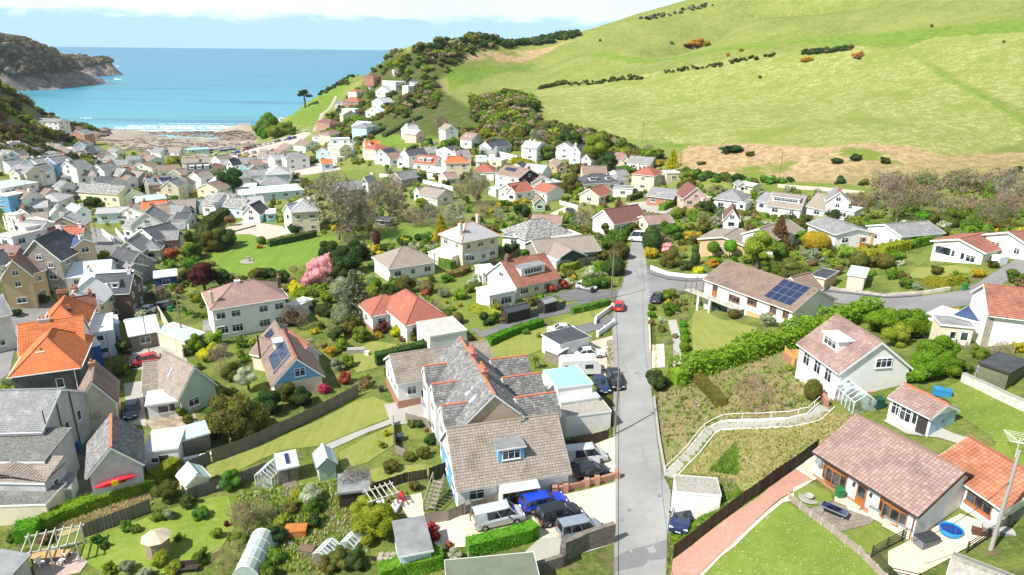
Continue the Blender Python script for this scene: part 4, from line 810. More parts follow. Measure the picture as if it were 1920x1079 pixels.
# dark gable house
b = house('P', 146,765,215,752, 3.6, 6.4, 3.0, 'cr', 'tb', '', full='small rendered house with steep dark brown tiled roof behind the twiggy tree', short='steep brown-roofed house', geo='tb', win='', ov=.25); b.chimney(b.W * .46, 4.6, .7, .6, .6, 1, 'br')
q = ext(b, 'G', 107,782,146,773, 2.4, 4.5, 1.2, 'cr', 'tb', win='', ov=.2); q.door('f', q.W * .75, 1.1, 1.9, DKT, False)
# kayak house
b = house('P', 167,891,264,868, 3.7, 7.2, 2.5, 'gy', 'sv', '', full='grey rendered gable house with slate roof and a red kayak on its wall', short='kayak house', geo='sv', win='', ov=.3, ridge=REDR)
q = ext(b, 'F', 269,850,333,842, 2.5, 4.6, 0, 'wh', 'cor', win='', ov=.2); q.win('f', 1.0, 1.1, .8, .7, 'o'); q.door('f', q.W * .55, .9, 1.9, DKT, False)
KH = b
# far-left long building
b = house('G', -75,812,79,808, 5.8, 9.0, 2.6, 'gy', 'sl', '', full='big slate and pebble-roofed building with pale side wall at left edge', short='big slate building', win='', ov=.2)
for i in range(3): b.win('r', 1.6 + i * 2.6, 3.2, .8, 1.3, 'o'); b.part(MB().tube([(b.W + .1, 2.6 * i + .6, 7.9), (b.W + .1, 2.6 * i + .6, -1)], .06, 6), 'downpipe', DKT)
q = ext(b, 'M', -75,866,83,866, 4.4, 5.0, .9, 'gy', 'pb', win='', ov=.12); q = ext(b, 'M', -75,903,83,906, 3.4, 3.2, .9, 'gy', 'tg', win='', geo='tg', ov=.12); q.win('r', 1.5, 1.6, .8, 1.2, 'o')
q = ext(b, 'F', -75,953,86,948, 2.2, 3.6, 0, 'cr', 'pb', win='', ov=.1)
# orange terrace
b = house('H', 22,707,147,690, 5.6, 10.5, 3.4, 'gr', 'to', '', full='bright orange-roofed grey house with small white chimney, nearest of the orange roofs', short='nearest orange roof', geo=False, ov=.35, win='', ridge=RF['to'])
b.win('f', b.W * .68, 3.2, .9, 1.3, 'o'); b.chimney(b.W * .42, 2.2, -1.3, .9, .7, 1, 'wh'); b.part(MB().tube([(b.W - .5, -.12, 5.5), (b.W - .5, -.12, -1)], .06, 6), 'downpipe', TRIM); b.part(MB().box(b.W * .6, -1.3, 2.0, b.W * .82, -.02, 2.15), 'door_canopy', TRIM); b.door('f', b.W * .71, .9, 2, TRIM)
q = ext(b, 'F', 150,656,188,647, 4.6, 6.5, 0, 'nv', 'fw', win='', ov=.15)
b = house('G', 37,668,158,650, 5.6, 7, 3.2, 'wh', 'to', '', full='orange-roofed house in the middle of the row of three', short='middle orange roof', ov=.25, win='', geo='to'); b.chimney(3.0, b.D / 2, .4, 1.4, .7, 3, 'gy')
b = house('H', 68,630,158,619, 5.6, 10, 3.3, 'wh', 'to', '', full='farthest orange-roofed house of the row, dark chimney stack on top', short='farthest orange roof', ov=.3, win='', ridge=RF['to']); b.chimney(b.W * .6, b.D * .3, -.6, 1.5, .7, 4, 'db'); b.chimney(b.W * .42, b.D * .85, .2, 1.5, .7, 5, 'db')
q = ext(b, 'F', 160,628,211,620, 4.2, 8, 0, 'lb', 'fw', ov=.15); q = ext(b, 'F', 205,610,222,607, 3.0, 4, 0, 'lb', 'fw', win='')
# small foreground outbuildings
b = house('M', 750,1041,808,1030, 2.3, 3.9, .3, 'lb', 'fl', '', name='garden_shed', cat='shed', full='pale blue shed with grey felt roof below the red shrub', short='pale blue shed', win='', ov=.25)
b = house('F', 840,1112,1012,1095, 2.6, 3.4, 0, 'wd', 'ol', '', name='outbuilding', cat='outbuilding', full='wide olive-green flat roof at the bottom edge below the hedge', short='olive flat roof', win='', ov=.2)
b = house('F', 1269,925,1352,932, 2.7, 2.6, 0, 'wh', 'fs', '', name='roadside_garage', cat='garage', full='white roadside garage with stone-chip flat roof at the foot of the steps', short='roadside white garage', win='', ov=.05, drop=1.2)
b = house('M', 522,880,558,872, 2.0, 2.2, .35, 'wd', 'lw', '', name='garden_shed', cat='shed', full='weathered double-door shed with pale blue roof in the allotment garden', short='double-door shed', win='', ov=.2)
b.door('f', b.W * .32, .9, 1.7, W['wd'], False); b.door('f', b.W * .68, .9, 1.7, W['wd'], False); b.panels('f', b.W * .42, .3, 1, 1, .45, 1.7)
dk = MB()
for i in range(8): dk.box(.1,-.25 - i * .3,.0,b.W - .3,-.02 - i * .3,.12)
b.part(dk, 'deck', W['wd'])
b = house('P', 597,876,629,869, 1.9, 2.8, .75, 'gn', 'fg', '', name='garden_shed', cat='shed', full='green shed with pale gabled roof right of the double-door shed', short='green gabled shed', win='', ov=.2, trim=LEAD)
b = house('M', 635,925,692,918, 1.9, 2.6, .3, 'wk', 'fl', '', name='garden_shed', cat='shed', full='low grey-felted shed half hidden under a bare tree', win='', ov=.15, trim=LEAD)
b = house('P', 350,911,391,895, 1.8, 2.6, .8, 'cr', 'fg', '', name='garden_shed', cat='shed', full='small cream shed with pale green gabled roof against the fence', short='cream garden shed', win='', ov=.15)
b = house('M', 342,826,392,812, 2.1, 2.2, .4, 'wd', 'fg', '', name='garden_shed', cat='shed', full='open shed with glassy grey roof below the big round tree', win='', ov=.15)
b = house('G', 952,588,994,578, 1.9, 2.0, .5, 'wk', 'fd', '', name='garden_shed', cat='shed', full='larger of two charcoal sheds by the lane fence', short='charcoal sheds', win='', ov=.12, trim=DKT)
b = house('G', 1022,571,1044,565, 1.8, 2.0, .45, 'wk', 'fl', '', name='garden_shed', cat='shed', full='smaller charcoal shed at the right end of the lane fence', win='', ov=.12, trim=DKT)
b = house('M', -40,1078,12,1088, 2.0, 2.2, .5, 'gy', 'fl', '', name='outbuilding', cat='outbuilding', full='small grey roof at the bottom left corner beside the pergola', win='')
b = house('G', 1560,1150,1760,1095, 2.6, 7, 1.7, 'wh', 'tg', '', full='corner of a mossy tiled roof at the bottom right edge', short='mossy corner roof', win='', geo='tg') if False else None
b = house('G', 1765,1142,1980,1235, 2.6, 6, 1.6, 'wh', 'fs', '', full='mossy grey-brown roof cut off by the bottom right edge', short='mossy corner roof', win='')
# shack yard behind the kayak house
b = house('F', 99,868,122,862, 1.9, 2.2, 0, 'cr', 'td', '', name='yard_store', cat='shed', full='cream store with brown flat roof in the yard beside the big slate building', win='', ov=.1)
b = house('M', 101,920,132,915, 1.7, 2.4, .2, 'gn', 'fl', '', name='yard_store', cat='shed', full='pale green plastic store in the yard, lower of the two', win='', ov=.1)
# ================================================================ village: rt,u1,v1,u2,v2,hE,D,rh,wall,roof,description[,windows]
VIL = '''
G 34 284 66 284 3 8 2 tn sd long dark-roofed cottage|
F 66 285 92 284 2.6 7 0 wh fw low white flat-roofed annexe|
H 72 292 112 291 4 9 2 br sl grey hipped brick building|
P 46 308 75 312 4.5 9 2.4 wh sl white gabled cottage|
P 81 305 104 307 6 8 2.4 bl sl blue-fronted gabled house|
G 16 322 48 325 4 8 2.4 cr sl low grey-roofed cream house|
P 50 322 75 323 4.5 7 2.6 gy sl grey gabled house|
G 19 312 47 308 3.5 7 2 wh sl white house under the trees|
P 21 327 36 328 3.5 6 1.6 cr sl small cream gable|
F 0 355 71 343 5 15 0 wh fg wide pale green flat-roofed hall|
P 111 315 143 317 6 8 3 wh sl tall white gabled house|
F 143 319 172 316 4.5 6 0 wh fw white flat-topped house|
G 112 331 171 330 3.6 5.5 1.6 wh tg long low white house with dark roof|
P 172 320 195 322 6 8 3 wh sl bright white gabled house|
P 139 273 161 273 8 9 2.6 tl sl tall teal-windowed house|
G 163 287 183 285 6 8 2.6 gr sd dark slate house|
P 125 279 143 284 5 8 2.2 wh sl white gable by the wood|
P 167 298 189 299 4.5 8 2.6 wh tb dark-fronted gabled house|
G 154 307 178 307 4 7 2 bk sd black low house|
G 137 358 221 364 4.6 8 2.6 yl sv long pale yellow terrace|
G 221 364 234 368 4 7 2.4 yl sv end cottage of the yellow terrace|
G 178 342 207 345 4 7 2 wh sd white house with bluish slate|
G 207 339 235 341 4 7 2.2 wh tb white house with brown roof|
G 13 368 43 372 5 7 2.2 wh tb white house with plain brown roof|
F -14 367 14 369 5 8 0 bl fw blue and white shopfront|
H 60 379 110 378 4.5 12 2.2 wh ls broad pale-roofed building|
F 25 382 60 381 4 6 0 wh cs flat-roofed white building|
G 36 392 88 388 5 7 2.2 wh ls pale-roofed terrace|
F 284 285 318 283 4 9 0 wh tb white beach building with brown roof|
P 281 302 309 299 3.2 13 2.2 lb tb pale blue gabled beach hut-like house|
P 245 315 285 316 3.4 9 3 wh tb white gabled house with brown roof|
P 318 325 341 329 3 7 2.6 st tb stone gable with bay window|
G 296 321 336 319 4 8 2.8 wh tb brown-roofed house with white chimney|
G 278 347 328 342 5.2 8 2.8 st sl stone pair with roof solar panel|
G 351 322 397 320 5.2 9 3.2 st sd stone terrace with dark mansard roof|
G 341 305 372 304 6 7 2 wh tg buff-roofed house|
G 372 304 419 303 5 9 2.6 wh tg wide grey-roofed house with white gable|
H 396 315 422 312 3.5 7 1.8 pk td pink house with red hipped roof|
P 424 310 436 311 6 7 3.6 wh sd white gable end of the harbour terrace|
G 436 307 480 305 5 8 2.8 lb sl slate harbour terrace|
P 449 316 465 317 4.5 6 2 tq sl turquoise gabled house|
P 468 318 486 317 4.5 6 2 pk sl pink gabled house|
G 440 330 500 328 4.5 8 2.2 wh sl grey-roofed row behind the dark pine|
H 372 356 424 358 3 18 3.2 gy fs large low hall with grey-buff hipped roof|
G 262 378 311 372 3.2 8 1.4 lb fg pale blue-green roofed white hall|
F 306 366 345 361 2.2 7 0 cr or low orange-roofed shelter|
P 404 387 450 382 3.6 9 3.4 lb sd pale gabled bungalow|
G 372 386 398 383 3 7 1.8 wh sl low slate bungalow|
P 454 401 486 402 3.2 8 3.4 wh sd white gabled cottage with black slate|
F 498 402 516 401 2.8 8 0 tq fw turquoise flat-roofed extension|
H 546 399 597 396 6.2 10 3 cr ls big stone villa with pale hipped roof|
P 531 396 547 399 6.2 9 2.2 wh ls white wing of the stone villa|
P 85 426 152 423 5 7 3.2 tn ls tan gable with pale slate roof|
P 95 405 126 402 5.5 9 2.6 wh ls white gabled terrace end|
F 8 402 28 404 3.5 8 0 wh cs flat cream-roofed house|
F 12 417 47 428 3.5 7 0 wh cs white walled flat-roofed building|
G 48 412 88 408 4 7 1.6 wh tg brown-roofed low terrace|
F 55 428 84 424 3 6 0 wh tg walled building with brown flat roof|
G 50 456 150 452 5.4 8 3.2 cr rd long building with rose-red tiled roof|
P 35 489 113 488 7 9 4 st sd large stone gable with slate roof|
G 108 452 138 463 9 5 1.6 tn fn tall narrow tan house with navy roof|
P 3 521 57 515 6.4 9 3 tn tb tan brick flats with bay windows|
G 57 513 84 505 6 7 2.4 tn tb brown-roofed wing of the tan flats|
G 199 492 239 502 3.6 6 2.4 st sd dark slate stone barn|
P 217 472 264 471 3.4 9 3.2 wh sl white gabled bungalow with two square windows|
H 265 471 299 469 3.0 8 2.6 cr sl cream wing with red-ridged hipped roof|
P 248 442 293 451 4.2 9 3 wh sd white gable behind the red-ridged roof|
G 295 450 332 448 4.4 6 2 br sl brick house with plain grey roof|
P 245 422 306 419 5 11 4 wh sl big plain white gable|
G 300 408 346 404 4 9 2.4 wh sl slate-roofed building|
G 180 401 236 398 3.6 8 1.2 lb ls long white hall with blue sign|
G 240 396 268 394 4 6 1.8 pk tb brown-roofed building|
G 267 393 312 390 5 7 2.2 cr to cream building with many orange chimney pots|
G 120 521 205 514 5 7 1.8 wh lw pale silver-roofed terrace|
G 150 534 240 532 5 6 1.6 wh lw pale blue-roofed terrace|
G 172 553 241 549 5 8 2.4 db sd dark brick house with slate roof and dormer|
P 104 578 181 574 4.6 8 2.6 cr fw cream cottage with white roof and chimney pots|
G 130 592 183 583 4.6 5 2 cr td cottage with striped dark red roof|
G 243 630 297 620 2.6 7 1.3 wd lw brown shed with pale blue roof|
F 346 640 383 626 2.3 8 0 cr fg garage with pale green flat roof|
F 289 523 331 518 2.4 5 0 nv lw royal blue shed|
G -45 602 19 588 6 9 2.6 gy sl grey house with white windows|
F -8 442 22 446 3 9 0 wh cs flat-roofed building with pale yard|
G 3 475 38 470 3.2 8 1.2 pk tp low pink-roofed building|
G -10 500 26 492 3.5 7 1.8 wh fd white building with black roof|
G 205 510 230 514 3.4 6 1.4 st sl small grey stone store|
F 240 512 272 505 2.6 5 0 st fl low flat store by the retaining wall|
H 585 255 616 257 3 9 2.2 wh tb white bungalow with brown hipped roof|
H 618 254 645 250 3 8 2 cr tb brown hipped bungalow|
G 659 237 686 239 5.4 11 2.6 wh lw tall white house with pale blue roof|
H 687 240 705 236 4.6 9 2 lb sl slate-hipped wing of the pale blue roofed house|
P 531 282 562 279 3 9 2.8 wh tp white gabled bungalow with pink-brown roof|
P 572 274 599 270 3 9 2.6 wh tb white gable with brown roof|
F 614 272 661 272 6.2 9.5 0 wh fw white modernist cube house|
F 618 262 656 261 8.6 6 0 wh fw upper storey of the white cube house|
F 613 294 631 297 2.6 5 0 wh cs white garage below the cube house|
H 537 299 580 296 5.2 9 2.6 gy sl grey slate semi|
G 493 298 536 300 5 8 2.4 pk sl slate-roofed pink house|
P 499 288 514 288 3.6 8 2 wh tp small pink gable|
G 603 308 624 307 2.8 6 1.8 lb to small building with orange roof|
H 500 329 545 327 4 15 2.8 lb ls broad hall with pale hipped roof|
H 489 347 540 345 4 11 2.8 lb sl broad hall with grey hipped roof|
F 478 364 568 357 3 15 0 lb lw wide pale blue flat-roofed hall|
G 686 276 713 275 4.6 9 2.6 yl to yellow house with orange-red roof|
P 687 277 700 278 4.4 3 2.4 cr to cream front gable of the yellow house|
H 704 282 733 278 3.6 9 2 yl tr cream house with red hipped roof|
P 702 291 727 293 3.8 11 2.8 lb tb pale blue gable with black solar roof|
G 731 299 766 296 3 8 2.2 wh tb white bungalow with buff-brown roof|
P 745 302 757 303 2.8 6 2 wh tb small white front gable|
G 775 306 815 309 3 9 3 wh tr white dormer bungalow with pinkish red roof|
H 836 307 881 306 5.2 8 2.4 cr to cream semi with orange hipped roof|
P 828 303 840 306 5.2 8 2.2 wh to white gable of the orange hipped semi|
H 887 323 926 324 3.2 9 2.8 wh tr white bungalow with red pyramid roof|
P 752 242 770 243 4.6 9 2.8 wh ls victorian house with pale grey gable|
G 768 246 786 245 4.6 8 2.6 wh ls pale grey twin of the victorian house|
P 780 253 797 251 3.6 8 2.2 pk ls brick-fronted house with pale gable|
P 835 245 859 244 5.6 9 2.6 wh tg tall cream gabled house with roof solar panel|
F 822 250 836 250 3.4 6 0 st fg low stone annexe|
G 863 261 884 263 4 9 2.8 wh tp white house with pink roof and skylights|
G 929 326 973 335 5 10 2.8 wh tb white house with black gable and blue roof solar|
G 966 362 1001 356 3 8 2.4 wh tr white bungalow with red tiled roof|
G 1000 355 1026 362 3 7 2 wh tr red-roofed wing of the white bungalow|
G 978 275 997 277 5.6 6.5 2.2 wh ls tall white farmhouse with two chimneys|
P 1006 279 1025 274 5 6 2.2 wh ls white gabled rear wing of the farmhouse|
F 1030 303 1048 304 3 6 0 cr cs buff flat-roofed cottage|
P 1044 312 1063 311 3 7 2 tn tb small buff gable with brown roof|
F 1023 345 1053 342 2.6 6 0 tn lw pale blue flat-roofed store|
P 1090 300 1108 302 3.2 12 2.4 wh tb white gabled bungalow behind the trees|
H 1095 346 1160 343 2.9 9 2.8 wh sd dark slate bungalow with white dormers|
G 1176 304 1219 308 3 8 2 wh sl low slate-roofed bungalow by the field|
F 1250 326 1278 325 3 6 0 cr cs flat buff outbuilding|
H 1155 339 1177 337 3 6 1.6 wh sl small grey hipped house|
F 1150 353 1186 355 2.8 5 0 wh fl grey carport roof|
H 1185 327 1227 331 5.2 9 2.6 cr tr big square cream house with red-brown hipped roof|fr
P 1087 364 1123 369 2.8 9 2.2 cr tr cream gabled bungalow with brown-pink roof|fr
G 1213 367 1262 373 2.7 8 2.2 br sl grey-roofed brick bungalow|
P 1282 372 1327 372 2.8 9 3.4 pk td pink gabled house with dark red roof|
H 1340 373 1391 379 3 9 2.6 wh sl white house with hipped slate roof|
G 1439 384 1501 392 2.8 8 3 wh tg white dormer bungalow with long flat dormer|
G 1514 386 1552 394 2.8 8 3.2 wh tg grey-roofed house beside its white wing|
P 1551 377 1592 380 4.6 8 2.6 wh sl white two-storey gabled wing|
P 1358 411 1386 413 2.8 8 2.8 wh td white gable with dark red roof|
G 1215 420 1263 417 2.4 6 1.2 cr tp low pink roof behind the hedge|
G 996 418 1050 421 2.6 7 1.6 cr tp low pinkish roof behind the slate pyramid|
P 1002 382 1022 382 2.4 6 1.8 gn tb green garage with brown roof|
P 776 360 788 363 2.8 6 1.8 wh tg white gable left of the blue solar roof|
G 790 363 820 368 2.8 8 2 wh tg white bungalow with bright blue solar roof|
P 820 370 849 364 2.8 9 1.8 wh tg white end of the blue solar bungalow|
H 668 173 685 172 3 9 2 wh tr small red-roofed hillside house|
H 643 190 672 191 5 9 3 br tr brick hillside house with red roof|
H 690 157 707 157 3 9 2.4 wh td white hillside house with dark red hip|
F 716 152 741 154 5 9 0 wh fw white flat-topped hillside villa|
P 704 171 729 172 4 9 4 wh ls steep white gable on the hillside|
P 697 191 718 193 5 10 3 wh ls white hillside house under the steep gable|
P 685 209 712 210 4 9 3 wh lw white verandah house on the hillside|
F 640 205 665 206 5 8 0 wh lw white hillside house with blue flat roof|
P 643 216 671 215 4 8 3 cr cs cream arched hillside house|
P 627 195 645 195 4 9 2.6 wh ls pale hillside cottage|
F 738 132 752 132 3 6 0 wh fw highest white hillside house|
H 770 154 785 154 4 9 2 wh sd white hillside house with dark roof|
F 765 162 786 161 4 6 0 wh fw lower deck of the dark-roofed hillside house|
H 700 145 718 144 3.4 9 2 br td topmost red hillside roof|
H 592 230 618 234 5 9 3 br td dark brick house at the foot of the lane|
P 521 222 533 222 2.6 6 2 wh ls tiny white hut on the green slope|
P 677 344 690 345 5 6 2.4 wh ls white chapel gable behind bare trees|
G 625 359 678 354 4 8 2.4 st sl long slate roof behind bare trees|
G 704 412 729 414 2 3 .6 wd sd grey garden shed with dark roof|
G 66 228 109 229 6 12 2 wh sl white hillside guest house above the bay|
P 131 252 158 253 7 10 3.4 or sl terracotta victorian villa|
G 190 322 212 323 4 8 2.4 yl sl cream cottage with slate roof|
P 203 328 226 330 4 8 2.6 wh td white gable with brown roof|
G 213 309 236 309 4.5 8 2.4 wh sl grey-roofed cottage near the beach|
G 222 322 246 322 4 8 2.4 wh tb brown-roofed cottage|
G 236 300 262 299 4 8 2 wh sl slate cottage facing the beach|
G 192 300 214 301 5 8 2.4 cr sl cream house by the beach road|
G 262 292 282 291 4 7 2 cr tb brown-roofed beach cottage|
G 198 284 216 286 4 7 2 gy sl grey boathouse|
F 310 296 345 294 2.8 8 0 cr tb long low beach kiosk|
G 340 300 362 300 4 7 2 wh tg grey cottage above the slipway|
F 352 282 392 280 2.6 9 0 lb fb boat shed with sky-blue cover|
G 100 349 112 352 3.6 6 2 wh sl small white lean-to|
G 60 362 84 364 3 6 1.6 pk tb small house behind reddish shrubs|
G 55 402 72 398 5 6 2 wh sd slate terrace house with white verge|
G 122 392 142 399 5 5 2 wh ls pale roof terrace house|
G 230 425 246 428 4 6 2 wh sl slate cottage beside the white walls|
G 312 430 345 428 3.4 7 1.6 wh sl low grey roofs near the blue covers|
G 325 412 352 412 3.4 7 1.6 wh sd dark slate outbuilding|
G 430 336 470 333 4.4 8 2.4 wh sl blue-grey slate row|
F 440 352 480 350 3 8 0 wh fw white flat annexe behind the pine|
G 452 366 492 362 3 7 1.6 lb lw pale blue roofed outbuilding|
P 1168 300 1178 300 3 6 2 cr tp small pinkish gable by the wood|
G 1137 297 1166 298 3 8 2 cr tp pink-brown roof in the trees|
F 1384 380 1398 382 2.4 5 0 wh fl small white hut right of the slate house|
P 1385 348 1400 348 2.4 4 1 gy sl small grey field shed|
G 1386 345 1412 350 2.4 4 .6 cr cs row of low field sheds|
F 1308 372 1318 374 2.4 4 0 wh cs small white garage between gables|
G 1420 376 1438 380 2.8 7 2 wh sl white house end behind bushes|
F 1562 392 1602 398 2.6 6 0 wh fw low white annexe of the two-storey wing|
G 1165 402 1188 400 2.4 5 1 st sl stone barn roof on the lane|
G 893 303 912 303 3 8 1.8 wh lw pale roofed house left of the black gable|
F 914 300 940 302 3 6 0 cr tq2 greenhouse-like white building|
G 838 336 862 334 2.6 8 1.4 cr tp low pinkish roof beside the hedge|
G 800 322 830 325 2.6 8 1.4 wh lw pale roofed garage|
F 930 356 948 354 2.4 5 0 wh fg pale green roof behind bare tree|
P 950 362 968 364 2.8 6 2.2 wh tr white gable with arched window|
G 1160 330 1180 328 3 6 1.6 wh sl tiny slate cottage near the cream house|
F 722 300 735 302 2.6 5 0 wh lw conservatory of the pale blue gable|
'''
VB = {}
n_ = 0
for ln in VIL.strip().split('\n'):
 p_ = ln.split('|'); t_ = p_[0].split(' ', 10); rt, nums, wl, rf, ds = t_[0], list(map(float, t_[1:8])), t_[8], t_[9], t_[10]
 if rf not in RF: rf = 'fw'
 near_ = nums[1] > 340
 if nums[0] < 500 and nums[1] < 480: nums[4] *= .84;nums[5] *= .78;nums[6] *= .70
 elif nums[1] < 420: nums[4] *= .92;nums[5] *= .9;nums[6] *= .82
 if wl == 'gy' and nums[1] < 480: wl = 'wh'
 sides = p_[1] or ('fr' if nums[0] < 960 else 'fl')
 b = house(rt, *nums[:7], wl, rf, ds, win='', ov=.3 if near_ else .2, drop=2.5)
 b.autowin(sides,sp=3.2 if near_ else 3.8)
 VB[ds] = b;n_ += 1
 rs = random.Random(n_ * 13)
 if rt in 'GHP' and b.hE >= 3.9 and nums[1] > 240:
  if rt == 'P': b.chimney(b.W / 2, b.D - .6 if rs.random() < .5 else .7, .7, .9, .6, 2, 'br' if rs.random() < .5 else 'wh')
  else: b.chimney(.55 if rs.random() < .5 else b.W - .55, b.D / 2, .7, .6, .9, 2, 'br' if rs.random() < .5 else 'wh')
STREETS = [[(155,425),(190,430),(230,448),(225,470),(200,480),(160,478),(140,470),(158,450)],[(112,362),(140,368),(150,395),(160,425),(175,450),(160,470),(150,430),(130,400),(108,385)],[(84,335),(104,336),(108,352),(104,372),(88,372),(84,352)],[(576,330),(640,319),(700,322),(712,335),(640,350),(582,341)],[(430,292),(470,276),(520,262),(570,248),(585,250),(560,268),(500,285),(450,298)],[(560,310),(625,305),(640,318),(580,328),(535,330)],[(700,250),(800,210),(880,195),(870,240),(820,262),(700,300)],[(180,262),(480,262),(480,284),(200,284)],[(230,372),(240,385),(200,392),(150,380)]]
for P_ in STREETS: occ_poly([G(u,v)[:2] for u,v in P_],.5)
rs = random.Random(31);done = 0;tr_ = 0
def clear(u,v,r):
 g_ = G(u,v);return all((int(round(g_[0])) + i,int(round(g_[1])) + j) not in OCC for i in range(-r,r + 1,2) for j in range(-r,r + 1,2)) and g_[2] > 3.5
while done < 85 and tr_ < 5000:
 tr_ += 1;u = rs.uniform(8,500) if rs.random() < .8 else rs.uniform(500,1300);v = rs.uniform(272,460) if u < 500 else rs.uniform(258,345)
 if u > 370 and v > 395 or (u > 1150 and v < 318) or (u > 500 and v < 275) or not clear(u,v,4): continue
 ppm = FPX / project(G(u, v))[2]; w = rs.uniform(5.5, 8.5) * ppm; t = rs.choice('GGP'); t2 = (v - 262) * .02; dv = rs.uniform(-.10, .06) * w
 wl = rs.choice(['wh', 'wh', 'wh', 'wh', 'cr', 'lb', 'st']); rf = rs.choice(['sl', 'sl', 'sd', 'ls', 'tb', 'tg', 'sv']); hE = rs.choice([2.6, 3.2, 4.2])
 dn = {'sl': 'grey slate', 'sd': 'dark slate', 'ls': 'pale slate', 'tb': 'brown', 'tg': 'buff-brown', 'sv': 'mottled slate'}[rf]; wn = {'wh': 'white', 'cr': 'cream', 'lb': 'pale blue', 'st': 'stone'}[wl]
 b = house(t, u - w / 2, v - dv, u + w / 2, v + dv, hE, rs.uniform(5, 7), rs.uniform(1.5, 2.2), wl, rf, f"{'little' if w < 30 else 'small'} {wn} {'gabled ' if t == 'P' else ''}cottage with {dn} roof", name='cottage', win='', ov=.2); b.autowin('fr' if u < 960 else 'fl', sp=3.4)
 if rs.random() < .5 and t == 'G': b.chimney(.5, b.D / 2, .6, .6, .8, 2, rs.choice(['br', 'wh']))
 done += 1
VB['stone pair with roof solar panel'].panels('f', 2.2, 1.0, 5, 1, 1.1, 1.8)
VB['pale blue gable with black solar roof'].panels('r', 1.0, 1.6, 6, 1, 1.1, 1.8)
VB['tall cream gabled house with roof solar panel'].panels('r', 1.6, 1.2, 4, 2, 1.1, 1.3)
VB['white house with black gable and blue roof solar'].panels('f', 1.8, 2.4, 4, 1, 1.2, 1.7)
q = VB['white house with black gable and blue roof solar']; q.part(MB().add([(q.W+.03,0,-1),(q.W+.03,q.D,-1),(q.W+.03,q.D,q.hE),(q.W+.03,q.D/2,q.hE+q.rh-.05),(q.W+.03,0,q.hE)], [(0,1,2,3,4)]), 'cladding', W['bk'])
VB['white bungalow with bright blue solar roof'].panels('f', .3, .5, 5, 2, 1.2, 1.6)
q = VB['dark brick house with slate roof and dormer']; q.dormer('f', q.W * .62, 1.0, 1.2, 1.2, 'wh', 'sd'); q.rooflight('f', q.W * .25, 1.2, .8, 1.2)
q = VB['white dormer bungalow with long flat dormer']; q.dormer('f', q.W * .5, 1.2, 6.4, 1.3, 'wh', 'fl', 5.6)
q = VB['dark slate bungalow with white dormers']; q.dormer('f', q.W * .3, 1.2, 2.6, 1.2, 'wh', 'fd'); q.dormer('f', q.W * .75, 1.2, 2.0, 1.2, 'wh', 'fd')
q = VB['white dormer bungalow with pinkish red roof']; q.dormer('f', q.W * .32, .9, 2.2, 1.4, 'wh', 'fw'); q.dormer('f', q.W * .68, .9, 1.6, 1.4, 'wh', 'fw')
q = VB['stone terrace with dark mansard roof']
for i in range(3): q.dormer('f', q.W * (.2 + .3 * i), 1.0, 1.6, 1.4, 'wh', 'fw')
q = VB['white house with pink roof and skylights']; q.rooflight('f', 1.2, 1.6, 1.1, 1.0); q.rooflight('f', 3.2, 1.6, 1.1, 1.0)
q = VB['long white hall with blue sign']; q.part(MB().box(q.W * .80, -.12, 2.1, q.W * .92, -.02, 2.9), 'sign_board', plain('bright_blue_sign', (.03, .28, .75), .4))
for nm, uv in (('yellow terrace', (180, 360)), ('rose-red roof', (100, 440)), ('stone villa', (560, 400)), ('white cube house', (640, 290)), ('black-gabled house', (950, 340)), ('white farmhouse', (998, 285)), ('cream square house', (1220, 330)), ('pink gabled house', (1310, 370)),
    ('green flat-roofed hall', (36, 350)), ('tan brick flats', (30, 540)), ('big plain white gable', (275, 420)), ('orange shelter', (325, 362)), ('pale hipped hall', (520, 330)), ('brick hillside house', (657, 195)), ('orange hipped semi', (858, 315)), ('blue beach covers', (375, 275)), ('chapel gable', (684, 345)), ('long-dormer bungalow', (1470, 380))):
 LAND.append((nm,uv))
# ================================================================ ground sheets, roads, kerbs, walls, fences
def sheet(name,pl,mat,lift,cell=None,px=True,occ=True,thick=0):
 P = [tuple(G(u,v)[:2]) for (u,v) in pl] if px else pl
 cx = [p[0] for p in P];cy = [p[1] for p in P];cell = cell or max(1.0,(max(cy) + min(cy)) / 2 / 70)
 bm = bmesh.new();vs = [bm.verts.new((p[0],p[1],0)) for p in P];f = bm.faces.new(vs)
 if f.normal.z < 0 or (f.normal_update() or f.normal.z) < 0: f.normal_flip()
 def cuts(lo,hi,ax):
  x = math.floor(lo / cell) * cell
  while x < hi:
   co = Vector((x,0,0)) if ax == 0 else Vector((0,x,0));no = Vector((1,0,0)) if ax == 0 else Vector((0,1,0))
   bmesh.ops.bisect_plane(bm,geom=bm.verts[:] + bm.edges[:] + bm.faces[:],plane_co=co,plane_no=no);x += cell
 cuts(min(cx),max(cx),0);cuts(min(cy),max(cy),1)
 bmesh.ops.triangulate(bm,faces=bm.faces[:])
 for v_ in bm.verts: v_.co.z = hz(v_.co.x,v_.co.y) + lift
 me = bpy.data.meshes.new(name);bm.to_mesh(me);bm.free();me.materials.append(mat)
 ul = me.uv_layers.new(name='UVMap')
 for l in me.loops: c = me.vertices[l.vertex_index].co;ul.data[l.index].uv = (c.x,c.y)
 o = bpy.data.objects.new(name, me); COL.objects.link(o); o['kind'] = 'structure'
 if occ: occ_poly(P,.3)
 return o
